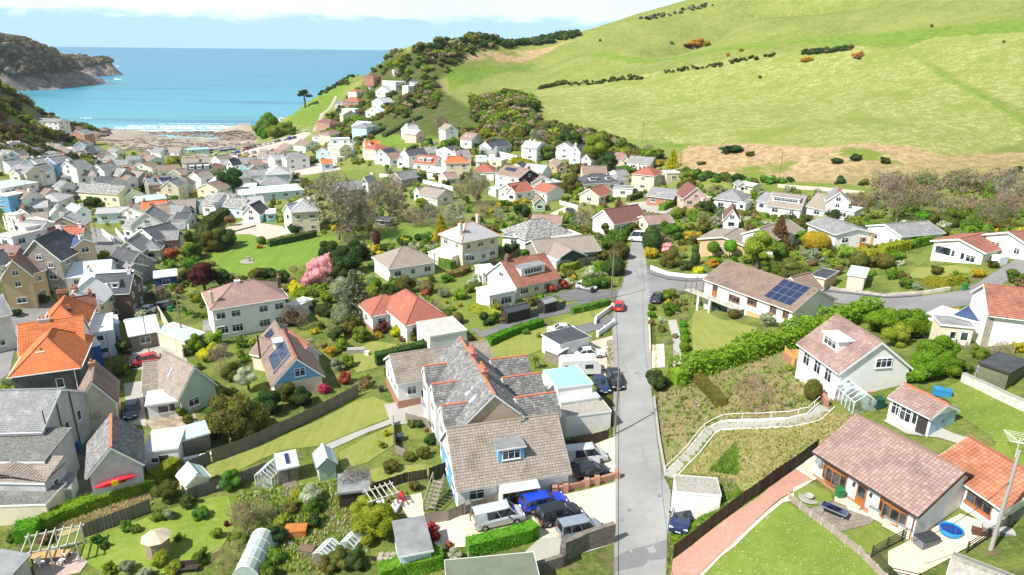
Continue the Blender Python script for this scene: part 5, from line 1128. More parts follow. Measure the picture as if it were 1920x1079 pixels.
def tarmac(name,c,c2,crack=True,stain=(.10,.10,.10)):
 m,nt,p = base(name,.92,.2)
 col,_ = noise_mix(nt,c,c2,.18,.35,.65,6);col,h = noise_mix(nt,col,mul(c,.72),3.0,.5,.85,8,rough=.8)
 col,_ = noise_mix(nt,col,stain,.35,.66,.8,6)
 if crack:
  g = nd(nt, 'ShaderNodeNewGeometry'); mp = nd(nt, 'ShaderNodeMapping'); mp.inputs['Scale'].default_value = (2.4, .05, 1); nt.links.new(g.outputs['Position'], mp.inputs[0])
  col,_ = noise_mix(nt,col,mul(c,.8),1.0,.6,.72,5,mp.outputs[0])
 nt.links.new(col, p.inputs['Base Color']); bump(nt, p, h, .25, .01); MATS[name] = m; return m
ROAD = tarmac('worn_concrete_road', (.225, .225, .215), (.30, .30, .285), True, (.15, .15, .145)); ASPH = tarmac('estate_asphalt', (.19, .185, .18), (.25, .24, .235), False); DARKA = tarmac('dark_asphalt', (.13, .13, .135), (.18, .18, .18), False, (.22, .21, .2)); CONC = tarmac('concrete_pad', (.40, .385, .34), (.32, .31, .28), False, (.22, .21, .18))
GRAV = plain('pale_gravel', (.60, .53, .42), 1, .22, 6, dirt=(.45, .38, .29)); BUFF = tiled('cream_paving', (.62, .54, .41), (.56, .48, .36), .6, .6, (.42, .36, .27), msize=.012, off=0, bdist=.01, big=False, moss=(.48, .40, .28)); PAV = tiled('grey_brown_paving', (.26, .22, .18), (.20, .17, .14), .6, .45, (.11, .1, .08), msize=.02, bdist=.01)
BRICKP = tiled('red_block_paving', (.47, .25, .18), (.38, .20, .15), .22, .11, (.26, .17, .13), msize=.008, bdist=.005, big=False, moss=(.38, .33, .28), mosslo=.6); PINKP = plain('pinkish_forecourt', (.50, .41, .33), .95, .1, .7, dirt=(.40, .34, .29)); SOIL = plain('bare_soil', (.17, .115, .075), 1, .3, 1.2, dirt=(.26, .2, .13)); STRAWG = None
def grassmat(name,c1,c2,c3,fl=None,stripes=False):
 m,nt,p = base(name,.95,.1)
 col,_ = noise_mix(nt,c1,c2,.28,.35,.65,6);col,h = noise_mix(nt,col,c3,1.3,.48,.78,8,rough=.75)
 col,_ = noise_mix(nt,col,mul(c1,.7),6,.5,.9,4,rough=.8)
 if stripes:
  g = nd(nt, 'ShaderNodeNewGeometry'); mp = nd(nt, 'ShaderNodeMapping'); mp.inputs['Rotation'].default_value = (0, 0, R(stripes)); mp.inputs['Scale'].default_value = (1.4, .05, 1); nt.links.new(g.outputs['Position'], mp.inputs[0])
  col,_ = noise_mix(nt,col,mul(c2,1.07),1,.4,.7,3,mp.outputs[0])
 if fl: col,_ = noise_mix(nt,col,fl,8.5,.66,.70,3)
 nt.links.new(col, p.inputs['Base Color']); bump(nt, p, h, .8, .12); MATS[name] = m; return m
LAWN = grassmat('mown_lawn', (.12, .17, .03), (.17, .21, .042), (.24, .25, .07)); LAWNY = grassmat('dry_lawn', (.175, .21, .04), (.235, .245, .065), (.32, .29, .12), stripes=20); LAWNF = grassmat('daisy_lawn', (.115, .175, .025), (.16, .22, .035), (.22, .26, .06), (.75, .78, .72)); LAWNB = grassmat('bright_lawn', (.115, .195, .025), (.16, .235, .038), (.20, .26, .055), stripes=75)
ROUGH = grassmat('rough_bank', (.19, .22, .05), (.33, .28, .13), (.40, .33, .18)); ROUGH2 = grassmat('weedy_plot', (.15, .19, .05), (.27, .20, .12), (.23, .17, .11)); STRAWG = grassmat('dead_grass', (.36, .29, .15), (.44, .36, .2), (.28, .25, .09)); WILD = grassmat('meadow_garden', (.14, .22, .025), (.21, .28, .04), (.30, .31, .10), (.6, .62, .3))
L1,L2,L3 = .05,.08,.11
sheet('road', [(1152,1092),(1151,900),(1149,700),(1148,600),(1160,545),(1172,505),(1181,470),(1186,446),(1208,446),(1211,475),(1213,505),(1217,545),(1219,620),(1222,740),(1232,830),(1243,893),(1258,920),(1256,960),(1251,1010),(1248,1092)], ROAD, L1)
sheet('painted_road_shadow', [(1152,1046),(1175,1034),(1205,1026),(1251,1012),(1250,1048),(1215,1052),(1206,1063),(1175,1068),(1151,1075)], tarmac('shadow_toned_asphalt', (.16, .162, .165), (.19, .19, .19), False), L1 + .012)  # shadow across the road, laid down as a sheet of darker asphalt colour
sheet('estate_road', [(1214,513),(1252,525),(1294,529),(1330,527),(1400,529),(1475,532),(1523,545),(1592,552),(1666,560),(1728,556),(1804,545),(1835,530),(1875,505),(1935,470),(1935,506),(1883,530),(1870,555),(1847,568),(1765,580),(1724,594),(1662,580),(1562,568),(1480,560),(1400,552),(1325,545),(1260,547),(1238,554),(1216,565)], ASPH, L1 + .01)
sheet('pavement', [(1212,497),(1219,508),(1252,518),(1294,522),(1330,520),(1400,522),(1475,526),(1523,538),(1592,545),(1666,552),(1728,548),(1728,556),(1666,560),(1592,552),(1523,545),(1475,532),(1400,529),(1330,527),(1294,529),(1252,525),(1214,513)], DARKA, .16)
sheet('lane', [(884,618),(947,603),(1060,574),(1105,562),(1143,550),(1165,540),(1150,566),(1060,588),(980,607),(903,634)], DARKA, L1)
sheet('driveway', [(1040,553),(1075,543),(1145,545),(1150,552),(1105,564),(1062,566)], DARKA, L2)
sheet('driveway', [(1025,622),(1056,633),(1100,625),(1150,610),(1150,588),(1118,604),(1080,612)], DARKA, L2)
sheet('forecourt', [(1108,642),(1149,630),(1150,700),(1118,712),(1095,690)], PINKP, L2)
sheet('forecourt', [(1062,855),(1130,828),(1152,820),(1154,888),(1110,905),(1050,918)], GRAV, L2)
sheet('gravel_yard', [(1040,932),(1154,905),(1154,1010),(1120,1000),(1010,1012),(995,975)], GRAV, L2)
sheet('gravel_yard', [(862,985),(985,955),(1000,985),(885,1018)], plain('sandy_pad', (.60, .50, .36), 1, .12, 2, dirt=(.5, .42, .3)), L3)
sheet('concrete_yard', [(985,1035),(1000,1064),(1152,1020),(1153,1008),(1100,992),(1010,1012)], CONC, L1 + .005)
sheet('paved_terrace', [(795,985),(880,965),(886,1025),(822,1032)], GRAV, L2)
sheet('lawn', [(738,760),(700,745),(668,752),(600,788),(470,840),(400,852),(385,868),(392,897),(440,887),(490,862),(530,845),(604,836),(660,812),(737,782)], LAWNY, L1)
sheet('path', [(603,838),(665,812),(738,784),(740,794),(690,812),(612,848)], CONC, L2)
sheet('lawn', [(636,850),(690,818),(738,798),(738,835),(690,868),(640,882)], LAWNY, L1 + .01)
sheet('lawn', [(650,895),(720,875),(800,872),(838,884),(760,900),(700,915)], LAWNY, L1)
sheet('lawn', [(382,472),(392,448),(440,420),(480,418),(500,452),(590,445),(632,442),(640,468),(600,482),(565,525),(520,512),(480,522),(430,512),(400,492)], LAWNB, L1)
sheet('lawn', [(700,442),(720,430),(800,424),(835,446),(800,455),(760,452),(712,458)], LAWNB, L1)
sheet('playing_field', [(576,330),(640,319),(700,322),(712,335),(640,350),(582,341)], LAWN, L1, cell=4)
sheet('lawn', [(1299,592),(1309,574),(1345,598),(1420,615),(1402,645),(1322,668),(1300,664),(1296,622)], LAWNY, L1)
sheet('lawn', [(1300,1095),(1465,938),(1560,985),(1625,1045),(1665,1095)], LAWNF, L1)
sheet('lawn', [(1488,918),(1510,905),(1555,922),(1562,940),(1512,955),(1487,940)], LAWN, L1)
sheet('lawn', [(1568,1002),(1632,984),(1672,1012),(1632,1042)], LAWN, L1)
sheet('lawn', [(1762,730),(1800,716),(1840,735),(1925,768),(1925,890),(1850,860),(1868,830),(1830,800),(1782,772)], LAWNF, L1)
sheet('rough_bank', [(1222,745),(1260,720),(1300,705),(1370,685),(1480,655),(1530,665),(1545,700),(1560,768),(1430,795),(1340,805),(1262,880),(1243,884)], ROUGH2, L1 - .01, occ=False)
sheet('rough_bank', [(1290,888),(1345,812),(1430,800),(1560,772),(1620,786),(1535,846),(1400,935),(1372,900),(1335,892)], ROUGH, L1 - .01)
sheet('grass_verge', [(1302,915),(1370,905),(1400,935),(1262,1035),(1256,1010),(1300,968)], LAWN, L1)
sheet('soil_patch', [(1372,722),(1420,700),(1455,735),(1440,780),(1395,770)], SOIL, L2)
sheet('soil_patch', [(1345,900),(1378,898),(1384,925),(1350,925)], SOIL, L2 + .01)
sheet('brick_drive', [(1262,1050),(1420,935),(1491,881),(1526,902),(1511,910),(1460,938),(1374,1022),(1348,1041),(1295,1092),(1256,1092)], BRICKP, L2)
sheet('paved_strip', [(1525,902),(1511,912),(1465,938),(1374,1022),(1348,1043),(1297,1092),(1305,1092),(1352,1045),(1378,1026),(1468,944),(1490,940),(1486,918),(1512,905)], BUFF, L3)
sheet('steps_paving', [(1491,881),(1533,850),(1538,895),(1526,903)], BUFF, L3)
sheet('patio', [(1511,957),(1560,942),(1600,935),(1640,975),(1632,984),(1570,1001)], PAV, L2)
sheet('terrace_paving', [(1665,1035),(1740,995),(1800,965),(1860,985),(1850,1010),(1800,1035),(1740,1070),(1700,1092),(1665,1060)], BUFF, L2)
sheet('patio', [(1572,930),(1600,928),(1640,965),(1625,970),(1590,958)], BUFF, L3)
sheet('paved_yard', [(1655,790),(1700,775),(1790,815),(1840,830),(1820,840),(1760,822),(1700,815)], CONC, L2)
sheet('lawn', [(652,662),(700,640),(770,650),(762,662),(708,690),(668,700)], LAWNY, L1)
sheet('lawn', [(845,505),(905,520),(925,590),(935,612),(880,628),(862,600),(845,560)], LAWN, L1)
sheet('lawn', [(912,658),(960,632),(1030,612),(1080,590),(1140,575),(1140,598),(1080,612),(1028,622),(1035,650),(985,668),(925,672)], LAWNY, L1)
sheet('lawn', [(988,682),(1020,688),(1028,706),(990,705)], LAWN, L1)
sheet('meadow_garden', [(165,1010),(240,985),(300,960),(390,935),(430,930),(440,990),(400,1050),(330,1075),(200,1079),(150,1050)], WILD, L1, occ=False)
sheet('allotment', [(610,945),(680,935),(700,985),(665,1010),(612,1000)], SOIL, L2)
sheet('garden_beds', [(560,1000),(600,990),(640,1040),(560,1060)], SOIL, L1)
sheet('dead_grass_strip', [(100,990),(180,962),(282,922),(284,948),(160,990),(110,1010)], STRAWG, L1)
sheet('patio', [(60,1055),(140,1035),(165,1055),(150,1075),(70,1092)], plain('pink_paving', (.42, .32, .27), .95, .15, 1), L2)
sheet('patio', [(745,935),(790,925),(800,985),(775,992)], BUFF, L2)
sheet('yard', [(112,845),(165,838),(168,880),(182,930),(110,950),(100,900)], plain('mossy_concrete', (.12, .11, .095), 1, .35, .9, dirt=(.2, .19, .16)), L1)
sheet('drive', [(232,640),(330,625),(352,678),(300,690),(250,695)], CONC, L1)
sheet('drive', [(232,720),(266,715),(275,800),(240,795)], CONC, L1)
sheet('yard', [(272,790),(360,770),(385,800),(350,822),(290,812)], plain('mixed_yard', (.35, .28, .2), 1, .4, 1.2, dirt=(.15, .13, .12)), L1)
sheet('street', [(20,578),(100,562),(108,580),(60,620),(30,650),(18,700),(-20,730),(-20,690),(10,640)], ASPH, L1)
sheet('street', [(155,425),(190,430),(230,448),(225,470),(200,480),(160,478),(140,470),(158,450)], ASPH, L1)
sheet('street', [(112,362),(140,368),(150,395),(160,425),(175,450),(160,470),(150,430),(130,400),(108,385)], ASPH, L1, cell=3)
sheet('street', [(84,335),(104,336),(108,352),(104,372),(88,372),(84,352)], ASPH, L1, cell=3)
sheet('yard', [(390,440),(420,430),(455,415),(530,425),(540,440),(500,450),(470,440)], PINKP, L2)
sheet('drive', [(380,602),(470,590),(560,566),(566,572),(480,600),(440,620),(380,622)], ASPH, L2)
sheet('patio', [(1030,402),(1060,388),(1085,392),(1082,402),(1060,408)], BUFF, L2)
sheet('drive', [(1172,382),(1210,378),(1262,392),(1250,402),(1200,398)], CONC, L1)
sheet('drive', [(560,310),(625,305),(640,318),(580,328),(535,330)], plain('pale_lane', (.45, .40, .36), .95), L1, cell=4)
sheet('track', [(585,246),(600,215),(628,180),(632,182),(606,216),(592,247)], plain('cliff_path', (.36, .32, .25), .95), L1, cell=5)
sheet('beach_car_park', [(430,292),(470,276),(520,262),(570,248),(585,250),(560,268),(500,285),(450,298)], plain('sandy_tarmac', (.44, .39, .33), .95, .1, .4), L1 + .03, cell=5)
sheet('lawn', [(1706,490),(1735,470),(1755,458),(1756,482),(1722,500)], LAWN, L1)
sheet('lawn', [(1700,520),(1720,502),(1790,498),(1830,505),(1800,520),(1740,525)], LAWNY, L1)
sheet('lawn', [(1400,350),(1500,342),(1620,350),(1625,360),(1500,355),(1410,365)], LAWN, L1, cell=3)
sheet('path', [(1252,602),(1268,600),(1278,640),(1276,690),(1262,690),(1262,640)], CONC, L2)
sheet('parking_slab', [(1222,648),(1245,646),(1247,690),(1222,692)], BUFF, L3)
sheet('stone_garden', [(1500,690),(1530,700),(1560,745),(1550,760),(1510,720)], PINKP, L2)
sheet('paved_yard', [(720,760),(790,745),(800,790),(735,800)], CONC, L2 + .01)
# give-way dashes painted at the junction
db = MB()
for i in range(9):
 p0 = G(1217.5 - i * .15,514 + i * 6.0);p1 = G(1217.3 - i * .15,517 + i * 6.0);d = (p1 - p0);d /= np.linalg.norm(d[:2]);nx,ny = -d[1] * .09,d[0] * .09;q0 = p0;q1 = p0 + d * .62
 db.add([(q0[0] - nx,q0[1] - ny,hz(q0[0],q0[1]) + .075),(q0[0] + nx,q0[1] + ny,hz(q0[0],q0[1]) + .075),(q1[0] + nx,q1[1] + ny,hz(q1[0],q1[1]) + .075),(q1[0] - nx,q1[1] - ny,hz(q1[0],q1[1]) + .075)],[(3,2,1,0),(0,1,2,3)])
o = db.obj('road_markings', TRIM); o['kind'] = 'structure'
def path_w(pl,step=1.5):
 P = [G(u,v)[:2] for (u,v) in pl];out = [P[0]]
 for a,b in zip(P[:-1],P[1:]):
  n = max(1,int(np.linalg.norm(b - a) / step));out += [a + (b - a) * (i + 1) / n for i in range(n)]
 return out
def strip(mb,P,h0,h1,t,m=0,topfn=None):
 k0 = len(mb.v);n = len(P)
 for i,p in enumerate(P):
  d = P[min(i + 1,n - 1)] - P[max(i - 1,0)];d = d / (np.linalg.norm(d) + 1e-9);nx,ny = -d[1] * t / 2,d[0] * t / 2;z = hz(p[0],p[1]);hh = h1 if topfn is None else h1 + topfn(i)
  mb.v += [(p[0] - nx,p[1] - ny,z + h0),(p[0] + nx,p[1] + ny,z + h0),(p[0] + nx,p[1] + ny,z + hh),(p[0] - nx,p[1] - ny,z + hh)]
 for i in range(n - 1):
  a = k0 + i * 4;b = a + 4
  for (x,y) in ((0,1),(1,2),(2,3),(3,0)): mb.f.append((a + y,a + x,b + x,b + y));mb.m.append(m)
 mb.f += [(k0,k0 + 1,k0 + 2,k0 + 3),(k0 + 4 * n - 1,k0 + 4 * n - 2,k0 + 4 * n - 3,k0 + 4 * n - 4)];mb.m += [m,m]
def mark_occ(P,w=1.0):
 for p in P:
  for i in range(-1,2):
   for j in range(-1,2): OCC.add((int(round(p[0] + i * w * .5)),int(round(p[1] + j * w * .5))))
def wall(pl, h, t, mat, label, name='garden_wall', cap=None, piers=0, jag=0, cat='wall'):
 P = path_w(pl,1.0);rs = random.Random(len(pl) * 31 + int(pl[0][0]));b = MB();strip(b,P,-.6,h,t,0,(lambda i: (rs.random() - .5) * jag) if jag else None);mark_occ(P)
 uv = pl[len(pl) // 2]
 if not cap and not piers: o = b.obj(name, mat); return tag(o, label, cat, uv=uv)
 o = empty(name, (P[0][0], P[0][1], hz(*P[0]))); tag(o, label, cat, uv=uv)
 def rel(mb): mb.v = [(x - o.location.x,y - o.location.y,z - o.location.z) for (x,y,z) in mb.v];return mb
 rel(b).obj('wall_body', mat, o)
 if cap: c = MB(); strip(c, P, h + .003, h + .08, t + .08); rel(c).obj('coping', cap, o)
 if piers:
  for k in range(piers):
   p = P[int(k * (len(P) - 1) / max(1, piers - 1))]; z = hz(*p); c = MB(); c.box(p[0] - t * .9, p[1] - t * .9, z - .5, p[0] + t * .9, p[1] + t * .9, z + h + .18); rel(c).obj('pier', mat, o)
 return o
def fence(pl, h, mat, label, panel=1.8, style='panel', post=None, name='fence'):
 P = [G(u, v)[:2] for (u, v) in pl]; o = empty(name, (P[0][0], P[0][1], hz(*P[0]))); tag(o, label, 'fence', uv=pl[len(pl) // 2]); O_ = o.location; cache = {}
 for a,b in zip(P[:-1],P[1:]):
  L = np.linalg.norm(b - a);n = max(1,int(round(L / panel)));ang = math.atan2(b[1] - a[1],b[0] - a[0]);w = L / n
  for i in range(n):
   p = a + (b - a) * i / n;q = a + (b - a) * (i + 1) / n;z0,z1 = hz(*p),hz(*q);m = MB();dz = z1 - z0
   def sk(x0,x1,zb,zt,y0=-.02,y1=.02):
    A = x0 / w * dz;B = x1 / w * dz;m.add([(x0,y0,zb+A),(x1,y0,zb+B),(x1,y1,zb+B),(x0,y1,zb+A),(x0,y0,zt+A),(x1,y0,zt+B),(x1,y1,zt+B),(x0,y1,zt+A)],[(0,3,2,1),(4,5,6,7),(0,1,5,4),(1,2,6,5),(2,3,7,6),(3,0,4,7)])
   if style == 'panel':
    nb = max(4,int(w / .3));rs = random.Random(i * 7 + int(p[0] * 10))
    for k in range(nb): sk(.06 + (w - .1) * k / nb,.06 + (w - .1) * (k + 1) / nb - .015,.02,h + rs.uniform(-.03,.03),-.02 + (k % 2) * .008,.012 + (k % 2) * .008)
   elif style == 'rail':
    for k in range(4): zz = h * (.25 + .25 * k);sk(.05,w,zz - .05,zz + .01)
   elif style == 'picket':
    nb = max(3,int(w / .12))
    for k in range(nb): sk(.05 + (w - .08) * k / nb,.05 + (w - .08) * (k + .6) / nb,.03,h)
   m.obj('panel', mat, o, (p[0] - O_.x, p[1] - O_.y, z0 - O_.z), ang)
  for i in range(n + 1):
   p = a + (b - a) * i / n; m = cache.get('post')
   if m is None: pb = MB(); pb.box(-.05, -.05, -.3, .05, .05, h + .08); m = cache['post'] = pb.mesh('post', post or mat)
   inst('post', m, o, (p[0] - O_.x, p[1] - O_.y, hz(*p) - O_.z), ang)
  mark_occ(path_w(pl,1.0))
 return o
WHW = plain('white_painted_wall', (.80, .80, .78), .8, .06); OLDW = tiled('old_stone_wall', (.27, .24, .20), (.17, .15, .125), .42, .2, (.10, .09, .075), msize=.03, bdist=.03, moss=(.35, .30, .21)); TIMB = tiled('silvered_boards', (.34, .29, .24), (.28, .24, .2), .14, 5, (.08, .07, .06), msize=.012, off=0); DKB = tiled('dark_brown_boards', (.075, .055, .042), (.055, .042, .032), .14, 5, (.02, .016, .012), msize=.012, off=0); OAK = plain('golden_oak_fence', (.62, .34, .10), .7, .12); GREYB = tiled('grey_feather_boards', (.22, .20, .175), (.17, .155, .135), .13, 5, (.05, .045, .04), msize=.015, off=0)
wall([(1226,750),(1234,820),(1246,885),(1250,892)], .5, .25, CONC, 'low concrete retaining wall beside the road below the weedy plot', piers=0)
wall([(1217,600),(1219,660)], .5, .2, plain('buff_kerb_stone', (.6, .52, .38)), 'low cream kerb wall on the right side of the road')
wall([(1054,1062),(1055,1050),(1100,1030),(1150,1016)], 2.0, .5, OLDW, 'tall old rubble stone wall left of the road at the bottom', 'stone_wall', jag=.3)
wall([(1000,1078),(1054,1062)], 1.2, .4, OLDW, 'lower rubble wall joining the tall old stone wall', 'stone_wall', jag=.15)
wall([(1040,926),(1100,912),(1157,897)], .75, .3, W['br'], 'low red brick wall with square piers between the parked cars', 'brick_wall', piers=5)
wall([(1120,632),(1140,618),(1150,610)], .9, .2, WHW, 'white wall of the drive beside the white coupe, lower part', piers=3)
wall([(1116,608),(1118,602),(1148,580)], .9, .2, WHW, 'white stepped wall right of the white saloon, upper part', piers=2)
wall([(1220,505),(1250,517),(1290,522),(1325,522)], .8, .25, WHW, 'white curved garden wall round the road junction', cap=None)
wall([(1530,541),(1600,549),(1660,557),(1720,553),(1780,545)], .5, .3, plain('pale_rock_edging', (.5, .45, .38), .9, .3), 'low pale rock wall edging the estate road', jag=.3)
wall([(1803,716),(1850,738),(1935,778)], 1.0, .3, W['st'] if False else plain('white_stone_wall', (.62, .60, .55), .9, .25, 3), 'whitewashed stone wall retaining the boarded shed', cap=CONC)
wall([(1468,672),(1510,700),(1550,765)], .8, .3, W['br'], 'red brick terrace wall beside the white gabled house', 'brick_wall', cap=W['br'])
wall([(390,448),(480,425)], .4, .3, OLDW, 'low garden wall in front of the stone villa')
wall([(1120,580),(1122,545)], .0, .1, CONC, 'x') if False else None
wall([(878,1046),(900,1040),(985,1010),(1005,998)], .7, .3, plain('grey_stone_edging', (.38, .36, .33), .95, .3, 2), 'grey stone edging wall between van pad and hedge', jag=.2)
wall([(298,590),(318,625),(345,672)], 1.6, .2, W['cr'], 'tall cream wall left of the pale green garage roof')
wall([(193,440),(215,458)], 1.6, .2, WHW, 'white garden wall beside the wide village street')
wall([(218,437),(235,455)], 1.4, .2, WHW, 'second white garden wall right of the village street')
wall([(10,425),(40,478)], 3.0, .2, WHW, 'long white yard wall above the rose-red roof'); wall([(28,405),(58,440)], 3.0, .2, WHW, 'parallel white yard wall nearer the terraces')
wall([(928,292),(970,303)], 2.0, .2, WHW, 'white retaining wall left of the white farmhouse')
wall([(712,332),(760,336),(800,345),(850,358)], 1.2, .2, WHW, 'long white roadside wall behind the bare trees')
wall([(1050,383),(1082,392)], 1.0, .2, WHW, 'white balustraded wall round the buff patio', piers=4)
wall([(1000,285),(1030,300)], 1.2, .2, W['or'], 'x') if False else None
wall([(1458,352),(1540,358),(1620,366)], 1.0, .2, plain('buff_block_wall', (.55, .5, .42)), 'buff block wall along the foot of the hill')
wall([(330,428),(345,440)], 1.0, .2, OLDW, 'short yard wall by the blue boats') if False else None
fence([(400,868),(470,842),(560,800),(620,770),(672,742)], 1.7, GREYB, 'long grey boarded fence behind the round tree')
fence([(338,900),(365,882),(395,868)], 1.5, GREYB, 'short boarded fence joining the cream garden shed'); fence([(345,942),(400,925),(470,900),(520,880)], 1.4, GREYB, 'grey fence between long lawn and allotment garden')
fence([(158,1008),(220,985),(283,960)], 1.5, GREYB, 'weathered fence below the strip of dead grass')
fence([(1262,1048),(1330,996),(1420,930),(1491,880),(1530,851)], 1.5, DKB, 'long dark brown fence climbing beside the brick drive')
fence([(1478,938),(1500,955),(1560,1000),(1610,1040),(1660,1092)], .7, plain('greyish_picket', (.45, .36, .32), .9, .2, 3), 'low picket fence between daisy lawn and patio', panel=1.2, style='picket')
fence([(1634,1045),(1665,1085),(1720,1098)], 1.0, DKT, 'dark rail fence at the corner of the paved terrace', style='rail'); fence([(1634,1045),(1690,1015),(1716,1000)], 1.0, DKT, 'dark rail fence beside the storage box', style='rail'); fence([(1812,1038),(1850,1012),(1925,965)], 1.0, DKT, 'dark rail fence at the back of the paved terrace', style='rail')
fence([(947,608),(985,596),(1040,582),(1060,576)], 1.2, GREYB, 'grey fence along the lane behind the charcoal sheds')
fence([(1037,850),(1090,838),(1140,824)], 1.3, DKB, 'dark fence behind the sign-written van')
fence([(700,925),(760,905),(800,898)], 1.2, DKB, 'dark fence behind the pergola frame near the garden patio'); fence([(806,905),(838,893)], 1.8, DKB, 'tall dark fence beside the wooden steps')
fence([(797,985),(840,978),(872,965)], 1.3, TIMB, 'silvered timber fence left of the silver van'); fence([(872,965),(905,952),(940,940)], 1.0, TIMB, 'timber screen below the blue dormer house')
fence([(798,1000),(815,1045)], 1.1, TIMB, 'timber fence right of the pale blue shed')
fence([(738,795),(742,850),(760,858)], 1.1, TIMB, 'timber fence round the sunken terrace garden'); fence([(762,790),(800,800),(815,830)], 1.1, TIMB, 'inner timber fence of the terrace garden')
fence([(1470,668),(1488,690)], 1.4, OAK, 'golden timber fence beside the pink terrace'); fence([(1484,672),(1520,672)], 1.2, OAK, 'golden timber gate panel behind the pink terrace')
fence([(905,505),(935,500),(975,478)], 1.4, GREYB, 'grey panel fence in front of the tall white house')
fence([(1790,650),(1830,662),(1900,665)], .9, TIMB, 'open wooden fence behind the boarded shed', style='rail')
fence([(90,862),(125,838)], 1.4, DKB, 'x') if False else None
fence([(124,832),(160,826)], 1.3, DKB, 'dark spiked fence behind the cream store'); fence([(215,575),(290,560),(300,600)], 1.6, GREYB, 'grey fence behind the white parked car')
# pale hand-railed steps climbing the bank
def steps():
 pl = [(1258,892),(1278,872),(1300,850),(1330,812),(1352,800),(1420,798),(1480,795),(1525,785),(1550,762)]
 P = path_w(pl, .6); o = empty('garden_steps', (P[0][0], P[0][1], hz(*P[0]))); tag(o, 'long flight of pale steps with white handrails climbing the bank', 'steps', uv=(1320, 840)); LAND.append(('garden steps', (1320, 840)))
 O_ = np.array(o.location);st = {}
 for i in range(len(P) - 1):
  p,q = P[i],P[i + 1];a = math.atan2(q[1] - p[1],q[0] - p[0]);L = np.linalg.norm(q - p)
  key = 'm'
  if key not in st: b = MB(); b.box(-.32, -.65, -.5, .32, .65, .12); st[key] = b.mesh('step', CONC)
  inst('step', st[key], o, (p[0] - O_[0], p[1] - O_[1], hz(*p) - O_[2] + (.0 if i % 2 else .05)), a)
 for s in (-1,1):
  b = MB();off = []
  for i,p in enumerate(P):
   d = P[min(i + 1,len(P) - 1)] - P[max(i - 1,0)];d /= np.linalg.norm(d);q = p + np.array([-d[1],d[0]]) * s * .8;off.append(q)
  strip(b, off, -.1, .3 if s > 0 else .16, .07); b.v = [(x - O_[0], y - O_[1], z - O_[2]) for (x, y, z) in b.v]; b.obj('side_wall', WHW, o)
 r = MB();r.tube([(q[0] - O_[0],q[1] - O_[1],hz(*q) - O_[2] + 1.0) for q in off],.03,5)
 r.obj('handrail', TRIM, o)
 for q in off[::5]: pb = MB(); pb.tube([(q[0] - O_[0], q[1] - O_[1], hz(*q) - O_[2]), (q[0] - O_[0], q[1] - O_[1], hz(*q) - O_[2] + 1.0)], .03, 5); pb.obj('rail_post', TRIM, o)
 mark_occ(P)
steps()
# ================================================================ vegetation
def leaf_cloud(n,leaf,lobes,seed,thin=1.0,core=.8,zs=.85,droop=0.0,spread=.74):
 rs = np.random.RandomState(seed);C = []
 for i in range(lobes):
  while 1:
   p = rs.uniform(-1,1,3)
   if np.linalg.norm(p) < 1: break
  r = rs.uniform(.22,.46) if lobes > 1 else .95;C.append((p * spread if lobes > 1 else p * 0,r))
 if lobes > 1: C.append((np.zeros(3),.48))
 P = [];Nn = []
 while len(P) < n:
  c,r = C[rs.randint(len(C))];d = rs.normal(size=3);d /= np.linalg.norm(d);q = c + d * r * rs.uniform(.86,1.05)
  if any(np.linalg.norm(q - c2) < r2 * .8 for c2,r2 in C if c2 is not c): continue
  if q[2] < -.75: continue
  P.append(q);Nn.append(d)
 P = np.array(P);Nn = np.array(Nn);nn = Nn + rs.normal(size=P.shape) * .75;nn /= np.linalg.norm(nn,axis=1)[:,None]
 t = np.cross(nn,rs.normal(size=P.shape));t /= np.linalg.norm(t,axis=1)[:,None];b = np.cross(nn,t);s = leaf * rs.uniform(.6,1.3,(len(P),1))
 P[:,2] -= droop * rs.rand(len(P));V = np.stack([P - t * s - b * s * .45 * thin,P + t * s * .2 - b * s * .6 * thin,P + t * s + b * s * .3 * thin,P - t * s * .1 + b * s * .6 * thin],1).reshape(-1,3)
 F = np.arange(len(V)).reshape(-1,4).tolist();V = V.tolist()
 if core:
  bm = bmesh.new();bmesh.ops.create_icosphere(bm,subdivisions=2 if lobes > 1 else 3,radius=1)
  iv = np.array([v.co for v in bm.verts]);fi = [[x.index for x in f.verts] for f in bm.faces];bm.free()
  for c,r in C:
   k = len(V);q = iv * (r * core * (1 + rs.normal(size=(len(iv),1)) * .06)) + c;V += q.tolist();F += [[a + k for a in f] for f in fi]
 V = np.array(V);V[:,2] = V[:,2] * zs
 me = bpy.data.meshes.new('crown'); me.from_pydata(V.tolist(), [], F); me.materials.append(None); me.update(); return me
LODN = (6500,1700,420);LODL = (.042,.078,.15);BALLS = [[leaf_cloud(LODN[l],LODL[l],13 + 3 * k,100 + l * 10 + k) for k in range(4)] for l in range(3)]
SMOOTH = [[leaf_cloud((6000,1700,500)[l],(.036,.07,.12)[l],1,300 + l * 10 + k,core=.93,zs=1) for k in range(2)] for l in range(3)]
SPARSE = [[leaf_cloud((3800,1100,380)[l],(.055,.10,.17)[l],9 + 2 * k,400 + l * 10 + k,thin=.22,core=0,spread=.66) for k in range(3)] for l in range(3)]
